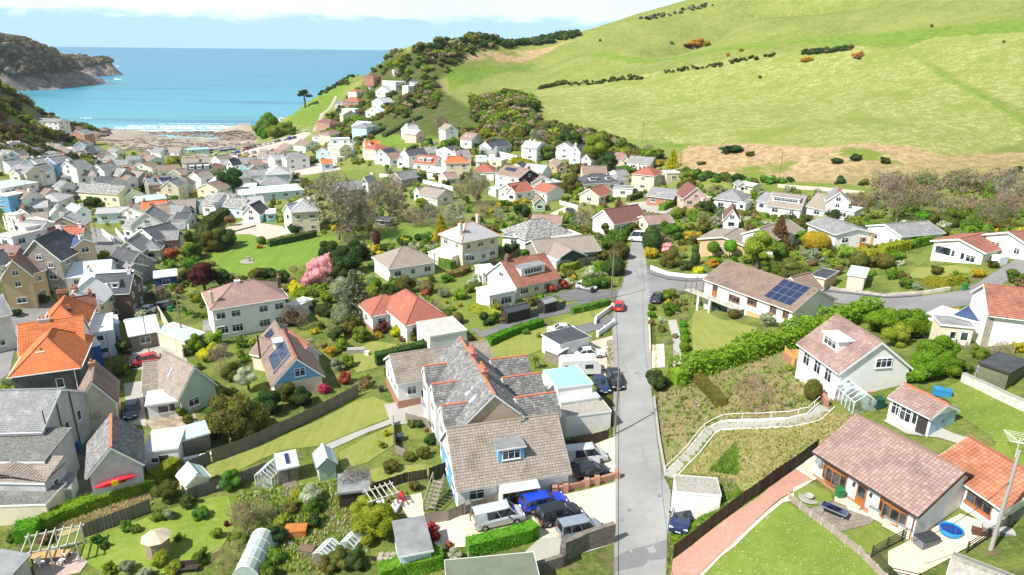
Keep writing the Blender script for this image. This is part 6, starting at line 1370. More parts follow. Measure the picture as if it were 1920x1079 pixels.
def cone_cloud(n,leaf,seed,tiers=9,ragged=.12):
 rs = np.random.RandomState(seed);h = rs.rand(n) ** 1.3;tier = np.floor(h * tiers);fr = h * tiers - tier;r = (1 - h) * (.75 + .35 * (1 - fr)) * (1 + rs.normal(size=n) * ragged);a = rs.rand(n) * 6.283;r *= rs.uniform(.65,1,n)
 P = np.stack([r * np.cos(a),r * np.sin(a),h * 2 - 1],1);d = np.stack([np.cos(a),np.sin(a),-.25 * np.ones(n)],1) + rs.normal(size=(n,3)) * .3;d /= np.linalg.norm(d,axis=1)[:,None];b = np.cross(d,rs.normal(size=(n,3)));b /= np.linalg.norm(b,axis=1)[:,None];s = leaf * rs.uniform(.7,1.3,(n,1))
 V = np.stack([P - b * s * .4,P + d * s * 1.4,P + b * s * .4],1).reshape(-1,3);F = np.arange(len(V)).reshape(-1,3).tolist();V = V.tolist();k = len(V)
 for i in range(9): V.append([.6 * math.cos(i * .698),.6 * math.sin(i * .698),-1])
 V.append([0,0,.7]);F += [[k + i,k + (i + 1) % 9,k + 9] for i in range(9)]
 me = bpy.data.meshes.new('crown'); me.from_pydata(V, [], F); me.materials.append(None); me.update(); return me
CONES = [[cone_cloud((5000,1500,400)[l],(.10,.17,.28)[l],500 + l * 3 + k) for k in range(2)] for l in range(3)]
def bare_mesh(seed,depth=6,twigs=True):
 rs = random.Random(seed);segs = []
 def grow(p,d,L,r,k):
  q = p + d * L;segs.append((p,q,r,r * .68,k))
  if k == 0: return
  n = 3 if k > 1 else 4
  for i in range(n):
   ax = Vector((rs.uniform(-1,1),rs.uniform(-1,1),rs.uniform(-.5,.9))).normalized();nd_ = (d * (.95 if i == 0 else .55) + ax * .75).normalized();nd_.z += .12 * (k > 2);nd_.normalize()
   grow(p + d * L * (1 if i < 2 else rs.uniform(.55,.95)),nd_,L * rs.uniform(.66,.84),r * rs.uniform(.5,.66),k - 1)
 grow(Vector((0,0,-.2)),Vector((rs.uniform(-.1,.1),rs.uniform(-.1,.1),1)).normalized(),.62,.058,depth)
 mx = max(max(abs(s[1].x),abs(s[1].y)) for s in segs);zt = max(s[1].z for s in segs);V = [];F = []
 for (a,b,r0,r1,k) in segs:
  d = (b - a).normalized();up = Vector((0,0,1)) if abs(d.z) < .9 else Vector((1,0,0));x = d.cross(up).normalized();y = x.cross(d);o = len(V);r0 = max(r0,.0042);r1 = max(r1,.0034)
  n = 3
  for (c,r) in ((a,r0),(b,r1)):
   for i in range(n): t = i * 2.0944;V.append(c + x * math.cos(t) * r + y * math.sin(t) * r)
  for i in range(n): j = (i + 1) % n;F.append((o + i,o + j,o + n + j,o + n + i))
  if twigs and k <= 1:
   for _ in range(3):
    e = b + Vector((rs.gauss(0,1),rs.gauss(0,1),rs.gauss(.4,.8))).normalized() * .085;o = len(V);w = x * .0035;V += [b - w,b + w,e];F.append((o,o + 1,o + 2))
 V = [(v.x / mx, v.y / mx, v.z / zt * 2) for v in V]; me = bpy.data.meshes.new('branches'); me.from_pydata(V, [], F); me.materials.append(None); me.update(); return me
BARE = [bare_mesh(s,6) for s in (1,2,3)];BAREF = [bare_mesh(s,4) for s in (4,5)]
def palm_mesh():
 b = MB();rs = random.Random(5)
 for i in range(34):
  a = i * 2.399;e = rs.uniform(-.3,1.1);pts_ = []
  for k in range(6): t = k / 5;r = t * 1.0;z = math.sin(e) * t * 1.0 - t * t * .8;pts_.append(Vector((math.cos(a) * r * math.cos(e * .6),math.sin(a) * r * math.cos(e * .6),z)))
  sd_ = Vector((-math.sin(a),math.cos(a),0))
  for k in range(5): w0 = .11 * math.sin(math.pi * min(1,(k / 5) + .15));w1 = .11 * math.sin(math.pi * min(1,((k + 1) / 5) + .12)) if k < 4 else .005;b.add([pts_[k] - sd_ * w0,pts_[k] + sd_ * w0,pts_[k + 1] + sd_ * w1,pts_[k + 1] - sd_ * w1],[(0,1,2,3)])
 return b.mesh('fronds', [None], uv=False)
PALM = palm_mesh()
tb_ = MB(); tb_.tube([(0, 0, -.4), (0.02, 0.01, .4), (-.01, 0.02, 1)], [.085, .06, .04], 7); TRUNK = tb_.mesh('trunk', [plain('bark', (.14, .11, .08), .95, .3, 3)], uv=False)
LM = {'g': leafmat('mid_green_leaves', (.075, .14, .02), (.13, .20, .03), (.18, .22, .05)), 'd': leafmat('dark_evergreen_leaves', (.028, .055, .018), (.055, .09, .025), (.08, .11, .03), trans=.15), 'o': leafmat('olive_leaves', (.09, .10, .022), (.15, .15, .035), (.18, .14, .045)),
  'y': leafmat('yellow_green_leaves', (.17, .24, .025), (.26, .31, .04), (.14, .2, .03)), 'Y': leafmat('golden_leaves', (.46, .34, .02), (.34, .30, .03), (.16, .2, .03)), 'Z': leafmat('orange_gorse_flowers', (.52, .28, .02), (.30, .20, .04), (.10, .10, .03)),
  'B': leafmat('bright_yellow_leaves', (.50, .50, .02), (.36, .42, .03), (.2, .27, .03)), 'p': leafmat('pink_blossom', (.70, .40, .47), (.58, .32, .38), (.30, .16, .13)), 'm': leafmat('maroon_leaves', (.085, .02, .026), (.14, .045, .045), (.11, .06, .04)),
  'r': leafmat('red_leaves', (.42, .05, .05), (.33, .07, .05), (.18, .09, .04)), 'w': leafmat('pale_blossom', (.46, .48, .36), (.28, .32, .18), (.15, .19, .06)), 'k': leafmat('bronze_leaves', (.20, .12, .06), (.15, .12, .04), (.24, .15, .10)),
  'h': leafmat('fresh_hedge_leaves', (.09, .20, .014), (.15, .27, .025), (.05, .12, .015)), 's': leafmat('grey_green_leaves', (.16, .20, .11), (.24, .27, .17), (.10, .14, .06)), 'G': leafmat('gold_green_clipped', (.24, .26, .025), (.15, .21, .02), (.33, .30, .03)),
  't': leafmat('brown_twigs', (.155, .135, .085), (.215, .185, .12), (.11, .10, .055), trans=.1), 'u': leafmat('budding_twigs', (.20, .19, .08), (.28, .24, .12), (.15, .12, .07), trans=.15), 'v': leafmat('grey_twigs', (.27, .26, .20), (.21, .20, .15), (.2, .18, .13), trans=.1), 'x': leafmat('reddish_twigs', (.205, .145, .105), (.26, .19, .14), (.15, .13, .07), trans=.1)}
BARK = leafmat('branch_bark', (.15, .125, .10), (.24, .205, .165), (.12, .12, .06), trans=0.0, amt=.1)
ADJ = {'g': 'mid green', 'd': 'dark evergreen', 'o': 'olive green', 'y': 'yellow-green', 'Y': 'golden yellow', 'Z': 'orange-flowered gorse', 'B': 'bright yellow', 'p': 'pink blossoming', 'm': 'dark maroon', 'r': 'red-leaved', 'w': 'pale blossoming', 'k': 'bronze-brown', 'h': 'fresh green', 's': 'grey-green', 'G': 'golden green clipped', 't': 'bare brown', 'u': 'budding olive-brown', 'v': 'bare pale grey', 'x': 'reddish bare'}
PN = [0]
_ = 0
def plant(form, col, u, v, r, asp=1.0, label=None, group=None, fill=False):
 """form: s shrub, c clipped, t tree, b bare tree, w twiggy bush, n cone conifer, l columnar, a palm; (u,v) crown centre, r its half width in the photograph"""
 PN[0] += 1;k = PN[0];rs = random.Random(k * 17 + 3)
 p = G(u, v); D = project(p)[2]; rm = r / FPX * D; hc = {'s': .72, 'c': .85, 't': 1.35, 'b': 1.0, 'w': .75, 'n': 1.0, 'l': 1.0, 'a': 2.0, 'k': 1.9}[form] * rm * asp
 for _ in range(3): p = G(u, v, hc); D = project(p + np.array([0, 0, hc]))[2]; rm = r / FPX * D; hc = {'s': .72, 'c': .85, 't': 1.35, 'b': 1.0, 'w': .75, 'n': 1.0, 'l': 1.0, 'a': 2.0, 'k': 1.9}[form] * rm * asp
 lod = 0 if r > 20 else (1 if r > 8.5 else 2);rz = rs.uniform(0,6.28);jx = rs.uniform(.93,1.07)
 if form in 'scwl':
  fam = {'s': BALLS, 'c': SMOOTH, 'w': SPARSE, 'l': SMOOTH}[form][lod]; me = fam[rs.randrange(len(fam))]
  nm = 'shrub' if rm < 3.5 else 'bush'; o = inst(nm, me, None, (p[0], p[1], p[2] + hc), rz, (rm * jx, rm / jx, rm * asp * (1.0 if form != 'c' else .9)), LM[col])
  ds = f"{ADJ[col]} {'clipped ball' if form == 'c' else 'columnar shrub' if form == 'l' else 'twiggy bush' if form == 'w' else 'round bush' if r > 12 else 'shrub'}"
  cat = 'shrub' if rm < 3.5 else 'bush'
 else:
  nm = {'k': 'topiary_tree', 't': 'tree', 'b': 'bare_tree', 'n': 'conifer', 'a': 'palm_tree'}[form]; o = empty(nm, p, rz); cat = {'n': 'conifer', 'a': 'palm'}.get(form, 'tree')
  if form == 'k': inst('crown', SMOOTH[0][0], o, (0, 0, hc), 0, (rm, rm, rm), LM[col]); inst('trunk', TRUNK, o, (0, 0, 0), 0, (rm, rm, hc))
  elif form == 't':
   fam = BALLS[lod]; inst('crown', fam[rs.randrange(len(fam))], o, (0, 0, hc), 0, (rm * jx, rm / jx, rm * asp), LM[col]); inst('trunk', TRUNK, o, (0, 0, 0), 0, (rm * 1.6, rm * 1.6, hc))
  elif form == 'b':
   me = BARE[rs.randrange(3)] if r > 11 else BAREF[rs.randrange(2)]; inst('branches', me, o, (0, 0, 0), 0, (rm * jx, rm / jx, rm * asp), BARK)
   fam = SPARSE[min(lod + (1 if lod < 1 else 0), 2)]; inst('twigs', fam[rs.randrange(3)], o, (0, 0, hc * 1.22), rs.uniform(0, 6), (rm * .95, rm * .95, rm * .86 * asp), LM[col])
  elif form == 'n':
   fam = CONES[lod]; inst('crown', fam[rs.randrange(2)], o, (0, 0, hc * 1.05), 0, (rm, rm, rm * asp), LM[col]); inst('trunk', TRUNK, o, (0, 0, 0), 0, (rm, rm, hc))
  else:
   inst('fronds', PALM, o, (0, 0, hc), 0, (rm * 1.15,) * 3, LM[col]); inst('trunk', TRUNK, o, (0, 0, 0), 0, (rm * 1.6, rm * 1.6, hc))
  ds = f"{ADJ[col]} {'small tree' if r < 14 else 'tree' if r < 30 else 'large tree'}" if form in 'tb' else 'round clipped ball tree on a stem' if form == 'k' else f"{ADJ[col]} {'conical conifer' if form == 'n' else 'palm tree'}"
 tag(o, label or ('*' + ds), cat, group, uv=(u, v))
 i0,j0 = int(round(p[0])),int(round(p[1]));q = int(max(1,rm * .7)) if not fill else int(max(0,rm * .6))
 for i in range(-q,q + 1):
  for j in range(-q,q + 1): OCC.add((i0 + i,j0 + j))
 return o
def hedge(pl, h, w, col, label, dens=1.0, clipped=True):
 P = path_w(pl,.8);rs = np.random.RandomState(int(pl[0][0]) + 5);V = [];F = [];tot = len(P) * .8;cam_d_ = np.linalg.norm(P[len(P) // 2])
 leaf = max(.055,cam_d_ * .0014);per = int(min(900,.75 * dens * (2 * h + w) / (leaf * leaf * 2.2)));O_ = np.array([P[0][0],P[0][1],hz(*P[0])])
 core = MB();cs_ = (.93,.84) if clipped else (.72,.6);strip(core,P,-.2,h * cs_[0],w * cs_[1]);leaf *= 1 if clipped else 1.7;V = [(x - O_[0],y - O_[1],z - O_[2]) for (x,y,z) in core.v];F = [list(f) for f in core.f]
 for i in range(len(P) - 1):
  a,b = P[i],P[i + 1];d = b - a;L = np.linalg.norm(d);d /= L;nrm = np.array([-d[1],d[0]]);m = int(per * L)
  t = rs.rand(m) * L;s = rs.rand(m) * (2 * h + w);side = np.where(s < h,-1,np.where(s < h + w,0,1));off = np.where(side == -1,-w / 2,np.where(side == 1,w / 2,s - h - w / 2));z = np.where(side == -1,s,np.where(side == 1,2 * h + w - s,h))
  wob = 1 + (vnoise(a[0] + t * d[0],a[1] + t * d[1],1.6,21) - .5) * (.22 if clipped else .6);off = off * wob;z = z * wob
  jt = .05 if clipped else .16;e_ = np.clip(1 - np.minimum(s,2 * h + w - s) / h,0,1);off = off * np.where(side == 0,.92,.82 + .18 * e_);off += rs.normal(size=m) * jt;z += rs.normal(size=m) * jt - (side == 0) * (np.abs(off) / w) ** 2 * .5 * h * (.25 if clipped else .7)
  xy = a[None] + t[:,None] * d[None] + off[:,None] * nrm[None];gz = hz(*a) + (hz(*b) - hz(*a)) * t / L
  p3 = np.stack([xy[:,0],xy[:,1],gz + z],1) - O_[None];nn = np.stack([nrm[0] * side,nrm[1] * side,(side == 0) * 1.0],1) + rs.normal(size=(m,3)) * .6;nn /= np.linalg.norm(nn,axis=1)[:,None]
  tt = np.cross(nn,rs.normal(size=(m,3)));tt /= np.linalg.norm(tt,axis=1)[:,None];bb = np.cross(nn,tt);sz = leaf * rs.uniform(.7,1.4,(m,1));k = len(V)
  V += np.stack([p3 - tt * sz,p3 - bb * sz * .6,p3 + tt * sz,p3 + bb * sz * .6],1).reshape(-1,3).tolist();F += (np.arange(4 * m).reshape(-1,4) + k).tolist()
 me = bpy.data.meshes.new('hedge'); me.from_pydata([tuple(x) for x in V], [], F); me.materials.append(LM[col]); me.update(); o = bpy.data.objects.new('hedge', me); COL.objects.link(o); o.location = Vector(O_)
 mark_occ(P, w); return tag(o, label, 'hedge', uv=pl[len(pl) // 2])
hedge([(68,1000),(112,975),(165,955),(212,940),(255,927),(290,912)], 1.3, 1.7, 'h', 'long bright green hedge below the kayak house'); hedge([(290,912),(312,898),(334,882)], 1.8, 1.6, 'G', 'golden end of the hedge beside the cream garden shed')
hedge([(52,1022),(62,1000)], 1.9, 2.2, 'h', 'blocky green hedge corner near the pergola')
hedge([(876,1040),(930,1026),(985,1012),(1003,1002)], 1.5, 1.5, 'h', 'rounded clipped hedge below the parked vans'); hedge([(712,1090),(760,1074),(800,1066),(830,1058)], 1.5, 1.6, 'h', 'dark hedge below the pale blue shed')
hedge([(705,684),(760,672),(808,656)], 1.9, 1.8, 'd', 'dark clipped hedge below the plain white garage'); hedge([(916,648),(950,632),(985,620),(1015,610)], 1.2, 1.4, 'h', 'green hedge between the lane and the white saloon'); hedge([(1072,588),(1105,581),(1142,571)], 1.1, 1.3, 'g', 'low hedge at the mouth of the lane')
hedge([(1262,722),(1300,706),(1360,688),(1420,668),(1500,644),(1560,620),(1600,603),(1640,592)], 2.6, 2.8, 'h', 'huge bright green hedge below the solar-panel bungalow', clipped=False)
hedge([(1303,712),(1320,728),(1338,746),(1352,764)], 1.2, 1.3, 'o', 'olive hedge running down the weedy plot'); hedge([(505,463),(560,452),(592,444)], 1.6, 1.6, 'd', 'clipped hedge in front of the stone villa')
hedge([(374,466),(384,440),(405,418),(432,404),(448,400)], 3.0, 3.0, 'd', 'tall dark clipped hedge left of the big lawn'); hedge([(838,522),(860,518),(876,508)], 1.2, 2.0, 'k', 'bronze hedge right of the glazed-porch bungalow')
hedge([(882,584),(910,590),(938,602)], 1.4, 1.6, 'y', 'yellow-green hedge beside the charcoal sheds'); hedge([(818,490),(835,500),(850,505)], 1.8, 1.8, 'g', 'clipped hedge below the tall hipped white house')
hedge([(1650,480),(1685,472),(1700,468)], 2.0, 2.2, 'G', 'golden clipped hedge inside the garden of the twin-gable bungalow'); hedge([(1706,466),(1722,462),(1740,458)], 2.0, 2.4, 'h', 'bright clipped hedge right of the twin-gable bungalow')
hedge([(1585,486),(1610,482),(1640,480)], 1.4, 1.8, 'y', 'low yellow-green hedge below the twin-gable bungalow'); hedge([(1735,532),(1770,536),(1808,530)], 1.3, 2.2, 'G', 'spreading golden hedge beside the estate road')
hedge([(962,310),(985,314),(998,320)], 3.0, 2.5, 'G', 'tall golden hedge right of the black-gabled house'); hedge([(832,352),(862,342),(880,334)], 2.0, 2.0, 'd', 'dark clipped hedge below the red pyramid roof'); hedge([(1178,378),(1190,374),(1202,370)], 1.6, 1.6, 'd', 'dark hedge left of the grey-roofed brick bungalow')
hedge([(1240,396),(1262,384),(1282,376)], 1.6, 1.8, 'h', 'green hedge below the pink gabled house'); hedge([(1050,510),(1070,506),(1082,500)], 1.5, 1.8, 'y', 'yellow-green hedge behind the white hatchback'); hedge([(555,315),(580,310),(595,305)], 1.8, 2.0, 'd', 'clipped hedge in front of the grey slate semi')
hedge([(758,290),(772,284),(782,280)], 2, 1.8, 'd', 'dark hedge behind the pink-roofed dormer bungalow'); hedge([(806,292),(822,286),(834,280)], 2, 1.8, 'd', 'dark hedge above the orange hipped semi'); hedge([(1178,520),(1172,548)], 1.0, 1.0, 'g', 'x') if False else None
hedge([(1145,470),(1160,448),(1170,430)], 2.2, 4.5, 'g', 'overgrown green hedge left of the upper road', clipped=False); hedge([(720,258),(745,244),(770,230),(790,222)], 1.5, 2.5, 'd', 'dark field hedge above the victorian house'); hedge([(680,262),(700,254),(720,244)], 1.8, 2.5, 'd', 'dark hedge right of the pale blue roofed house')
hedge([(395,652),(360,662)], 1.2, 1.5, 'B', 'x') if False else None
VEG = '''
s o 433 782 60 .95;s o 400 800 30;s o 470 800 34;s o 535 735 27;s d 506 757 30;s d 570 742 25;s d 484 782 20;s r 646 709 15;s r 610 729 13;s s 633 684 17;s h 652 678 15;t w 464 706 22;b t 412 668 26;s o 437 700 22;w u 420 690 24
s y 368 645 22;s y 402 636 20;s B 403 658 18;s B 386 664 18;s s 352 655 14;w x 550 592 34;s m 545 598 18;s g 482 606 17;s y 467 611 11;s y 500 604 12
s p 597 507 30;s p 617 494 24;s p 580 520 20;w k 562 514 26;s B 553 541 17;s d 617 474 28;s d 648 488 34;s d 672 470 24;s d 640 510 22;n s 664 553 42 1.1;s s 640 545 28;s o 477 518 22;s d 500 513 17;s d 526 518 18;s o 452 525 14
c g 703 532 13;s o 760 536 22;c k 800 538 15;s r 797 550 9;s d 730 548 18;s g 838 521 12;s h 612 560 14;s o 580 573 18;s d 607 580 20;s s 640 590 24;s o 657 604 20;s g 680 626 20;s d 630 626 18;s o 650 614 18;s y 642 646 16;s Y 620 658 13
s m 717 614 14;s B 743 621 14;s Z 710 628 8;s k 752 636 7;s o 778 631 12;c o 857 597 13;s Y 836 566 5;s B 852 560 5;s Y 862 572 6;s y 848 578 7
s d 421 447 25;s o 399 453 25;c d 554 428 13;c g 490 451 9;s Z 487 462 6;l m 706 447 8 2;s d 757 449 20 .6;s d 790 443 15 .7;s Y 757 453 10;n Y 827 428 16 1.5;s d 415 519 20;t m 380 513 26;s o 345 518 22;s d 421 524 20;t r 321 472 14;w x 302 546 22;s y 367 556 16;s y 230 572 10;s g 358 492 20;s y 352 470 18
s d 960 463 17;s g 985 476 13;s o 1127 478 15;s w 1105 511 15;s g 1107 529 20;s g 1132 527 18;c d 1152 499 21;s o 1160 472 22;s g 1145 457 18;s r 1032 538 13;s r 1057 533 13;s p 1045 536 9;s o 1140 430 16;s g 1175 420 18;s o 1190 428 14
s g 882 538 14;s y 862 551 15;s g 900 547 14;c d 907 593 9;s w 887 526 14;s g 925 596 13;s d 915 604 10;s y 930 575 12;s o 942 600 8;s g 1005 592 0.1
l d 1222 450 18 1.5;s Y 1221 474 15;w x 1250 455 22;s p 1252 465 14;s o 1257 486 22;s g 1222 576 9;s h 1222 590 9;s g 1236 556 12;s g 1255 549 16;s g 1258 578 17;w v 1277 543 12;s w 1240 600 8;s o 1240 616 9;s k 1222 605 8
k h 1338 464 12;k h 1370 462 13;l d 1304 484 9 1.7;s d 1287 497 14;s B 1310 506 13;s Z 1338 494 12;t y 1425 463 34;n k 1462 438 26 1.3;l g 1463 471 13 1.4;s y 1487 478 13;w v 1508 472 12;c Y 1530 451 27 .75;s h 1506 446 18;s o 1486 506 42 .55;s g 1460 515 22;s o 1505 518 20;s k 1525 492 10;s g 1440 495 18;s Z 1294 441 12;s Z 1312 440 8;s g 1270 436 20;s g 1250 430 18;s w 1344 416 14;s o 1319 424 18;s o 1496 420 17;s w 1536 416 16;s d 1559 407 15;s y 1360 480 6
c o 1377 589 11;t w 1440 595 15;w u 1279 593 16;c h 1283 622 9;c h 1284 635 10;c h 1284 650 11;c h 1281 608 8;s d 1238 714 24;s d 1225 705 16;s B 1275 697 12;c o 1525 731 17 1.5;s g 1495 698 12;s y 1480 690 8;w t 1262 665 14;w t 1255 640 9;s k 1266 630 7
s h 1668 604 34;s h 1700 608 38;s h 1728 614 28;s y 1690 630 30;s h 1645 602 26;s h 1728 690 38;s h 1768 668 42;s g 1742 655 24;s h 1790 692 24;s g 1705 705 18;s g 1835 661 16;s Y 1910 652 14;s y 1782 622 9;w x 1876 652 18;w x 1850 660 12;s g 1812 690 14
c o 1611 488 18 1.1;s o 1636 490 17;c o 1660 489 17;s y 1588 472 18;s d 1600 500 12;c g 1766 478 8;s o 1758 505 14;s o 1864 494 12;s y 1797 520 14;s Y 1835 512 12;l Y 1912 448 13 1.8;s w 1737 432 17;s w 1752 438 12;s o 1770 432 14;s g 1902 518 17;s k 1914 532 12;s y 1862 566 12;s g 1880 556 10;s g 1700 530 14;s s 1720 536 10
b t 630 385 66;b t 730 370 48;b t 688 408 42;b t 596 350 20;b v 665 420 30;b u 892 352 36;b u 868 360 26;w v 812 398 33;w v 855 402 33;w x 777 406 26;w x 902 393 22;w v 936 398 18;w t 650 440 26;w x 745 392 26;s g 800 390 16;s y 790 378 12;w t 700 440 16
s d 790 334 12;s o 821 331 10;a d 892 272 11;a d 905 286 12;a g 900 296 9;s r 875 283 10;s r 922 272 7;s g 842 274 20;s g 865 285 14;b t 828 232 18;t y 910 248 15;s y 782 346 9;s Y 770 342 5;s B 852 349 9
t d 435 335 27 1.0;s y 318 304 13;s y 345 298 10;s d 175 376 15;s d 165 380 10;s o 197 378 11;c y 147 380 6;n d 360 401 9 1.5;s h 325 376 12;s Y 350 389 14;s o 342 380 8;s d 267 353 9;s Y 257 358 8;s g 407 448 25;s g 425 445 20;t k 431 410 11;s y 350 442 16;s g 357 471 22;s o 340 430 12;s h 235 372 9;s g 210 382 8
s y 500 232 23;s y 484 244 14;s y 536 240 16;s y 515 246 18;s g 548 246 10;s h 492 252 12
b u 1690 372 46;b u 1735 376 28;w v 1647 329 13;w v 1702 330 15;b v 1886 354 30;w x 1877 388 40;w x 1840 392 22;w t 1765 375 22;w u 1795 382 20;s d 1562 403 15;s w 1542 413 15;w x 1910 380 24;s g 1790 410 22;s g 1820 420 18;s o 1760 412 18;s h 1730 405 14;w x 1820 380 18
s d 1569 301 12 .6;s d 1605 295 13 .6;s d 1659 301 10 .8;s d 1370 280 25 .35;s o 1407 288 10 .6;s d 1906 318 12 .7;s o 1315 305 10 .5
s Z 1300 82 14 .5;s Z 1312 80 16 .6;s Z 1326 82 9 .7;s k 1290 86 10 .5;s Z 1365 103 4;s Z 1390 93 5;s Z 1508 112 8 .7;s Z 1518 110 7 .8;s Z 1605 104 7;s Z 1614 102 6;s k 1260 80 4;s k 1747 48 4;s k 1610 108 5;s k 1425 144 4;s k 1882 78 3;s o 1125 76 3
t y 1115 274 28;t o 1130 262 20;s d 1055 262 22;t d 1078 264 18;b v 1010 256 20;s d 990 275 14;s g 1030 285 18;s d 1147 273 15;s h 1197 288 10;b v 1216 281 12;n Y 1262 298 13 1.3;s d 1237 293 9;s Y 1235 304 11;s Y 1192 311 8;s d 1142 304 20;s g 1172 318 20 .6;s o 1080 313 15;s g 1100 323 15;s s 1132 318 12;s o 1070 346 22;s y 1085 360 12;s s 1012 316 16;t y 1290 333 17;s o 1287 349 19;s d 1357 328 9;s d 1385 334 14;s d 1326 388 18;s d 1347 393 12;w u 1318 411 20;s d 980 392 20;w x 972 412 15;w u 1100 402 28;s y 1130 395 14;s g 1142 373 8;w x 1167 388 11;s g 1270 401 13;s k 1281 396 10;s o 1205 400 10;w v 1090 415 20;s g 1060 375 10;s d 1045 345 9;s k 1160 382 9
s o 315 923 28;s d 350 938 18;s g 180 1012 11;s d 195 1022 10;s g 236 987 13;s g 255 992 10;s g 296 967 15;s s 318 965 14;s g 376 962 16;s y 300 1048 20;s y 325 1062 18;s g 376 1042 18;s y 205 1066 15;s s 238 1062 16;w u 425 1042 36;w u 452 972 38;s g 442 1012 20;s m 425 982 6 1.5;s w 412 911 11;s g 436 900 23;s y 405 1000 14;s w 270 1075 14;s k 82 1010 14;w t 30 990 20;w t 40 1030 16;s g 20 1010 10
w u 473 955 32;s o 546 950 17;s Y 554 928 11;s w 588 925 26;s g 590 948 20;s d 588 975 18;b v 667 903 34;s G 702 985 46 .9;s y 688 955 28;s o 722 968 24;s d 517 1002 22;s g 496 1002 18;s g 450 1014 22;s g 512 1044 20;s g 504 1070 22;s o 640 1045 26;s d 670 1052 24;s o 615 1058 20;w x 598 1050 18;s g 575 985 8;s y 560 940 10;w t 505 960 18;s y 530 975 14;s g 470 1050 14
s Y 724 812 8;s y 715 834 10;s o 767 856 12;s o 793 848 15;s o 733 873 17;s d 808 824 15;s o 777 911 14;s r 808 990 13;s r 818 1006 11;s r 842 1022 8;s r 805 1002 8;s y 953 924 14;s w 850 1046 20;s g 835 1052 12;s y 1100 796 13;s d 1112 822 6;s d 1125 820 6;a g 1004 672 11;s o 972 698 10;s d 785 792 12;s o 770 795 9;s g 1086 842 6;s k 800 806 6;s g 985 622 8;s k 887 636 7;s y 1010 628 7
b u 178 778 27;s m 205 800 12;s g 193 808 6;w t 215 790 12;s d 232 650 18;s o 215 640 10;s g 228 692 16;w u 238 674 12;s g 395 770 12;w k 395 750 10;s g 350 785 12;s d 82 560 12;s d 95 548 8;s g 15 560 8;s d 30 586 10;s g 120 738 12;s g 108 752 9;s h 145 735 8;s h 78 1000 6
w v 345 760 0.1;s g 340 772 13;w x 905 430 10;s o 925 428 12;s d 1640 440 10;w t 120 360 14;w x 72 348 10;w x 60 352 8;s o 110 375 12;s k 125 382 8;w x 138 368 9;w x 500 305 12;p p 0 0 0
'''
for e_ in VEG.replace('\n', ';').split(';'):
 t_ = e_.split()
 if len(t_) < 5 or t_[0] == 'p' or float(t_[4]) < 1: continue
 plant(t_[0],t_[1],float(t_[2]),float(t_[3]),float(t_[4]),float(t_[5]) if len(t_) > 5 else 1.0)
plant('s', 'p', 520, 303, 17, .7, 'low pink cherry in blossom in front of the grey slate semi'); plant('s', 'p', 500, 305, 12, .7, 'smaller pink cherry beside the pale hipped hall')
for nm, uv in (('round olive tree', (433, 782)), ('pink blossom tree', (600, 500)), ('dark maroon tree', (380, 513)), ('dark pine', (435, 335)), ('topiary balls', (1355, 466)), ('golden clipped bush', (1530, 451)), ('yellow-green tree', (1425, 463)), ('giant bare tree', (630, 380)), ('red acer', (321, 472)), ('palm trees', (898, 280)), ('pale cedar', (664, 550)), ('gorse patch', (1310, 80)), ('big lawn', (500, 480)), ('bracken bank', (1450, 305)), ('spreading oak', (1690, 372))): LAND.append((nm, uv))
# lone wind-shaped pine on the cliff edge
p = G(572, 203); o = empty('cliff_pine', p); tag(o, 'lone dark wind-shaped pine standing on the cliff edge above the sea', 'tree', uv=(567, 170))
for (x, y, z, r) in ((0, 0, 9, 3.0), (-2.2, 0, 7.6, 2.2), (2.8, 0, 7.2, 2.4), (.6, 0, 10.2, 1.8), (-1.6, 0, 9.6, 1.7)): inst('crown', BALLS[1][0], o, (x * 1.2, y, z * 1.2), x, (r * 1.2, r * 1.2, r * .66), LM['d'])
inst('trunk', TRUNK, o, (0, 0, 0), 0, (11, 11, 11))
# ---------------------------------------------------------------- filler planting between the houses: individual shrubs where nothing else stands
def inpoly(u,v,P):
 c = False;n = len(P)
 for i in range(n):
  (ax,ay),(bx,by) = P[i],P[(i + 1) % n]
  if (ay > v) != (by > v) and u < ax + (v - ay) * (bx - ax) / (by - ay): c = not c
 return c
ZONES = [([(0,270),(480,300),(640,240),(760,225),(1000,250),(1180,295),(1300,345),(1620,365),(1925,350),(1925,420),(1400,400),(1200,395),(900,420),(640,460),(400,420),(0,420)],900,6.5),
   ([(400,420),(640,460),(900,420),(1200,395),(1925,420),(1925,470),(1600,500),(1330,500),(1215,460),(1150,500),(1140,560),(1000,600),(900,640),(700,740),(600,770),(560,600),(400,560),(340,470)],900,9.5),
   ([(0,480),(340,470),(400,560),(560,600),(600,770),(400,900),(120,1000),(0,1000)],170,8),([(1215,560),(1300,560),(1300,700),(1240,720)],40,6.5),([(430,900),(520,900),(620,880),(700,900),(730,1079),(480,1079)],130,9),([(160,1000),(430,930),(440,1079),(160,1079)],90,8),
   ([(640,830),(740,800),(800,870),(820,920),(640,925)],30,7),([(1380,400),(1925,400),(1925,500),(1700,540),(1400,510)],110,8),([(1560,560),(1925,600),(1925,680),(1700,720),(1760,640)],40,9)]
ZONES.append(([(170,1005),(430,930),(620,890),(700,920),(700,1079),(170,1079)], 520, 4.6)); ZONES.append(([(560,560),(700,560),(700,660),(600,690)], 60, 6)); ZONES.append(([(1225,745),(1300,712),(1540,690),(1555,765),(1340,805)], 26, 5)); rs = random.Random(99); FCOL = 'ggoodyyhhshkwtgoYgoy'; nf = 0; FV = []; FF_ = []; FM = []; FO = [0]
def quads(m): v = np.array([x.co for x in m.vertices]);f = np.array([list(p.vertices) for p in m.polygons if len(p.vertices) == 4]);return v,f
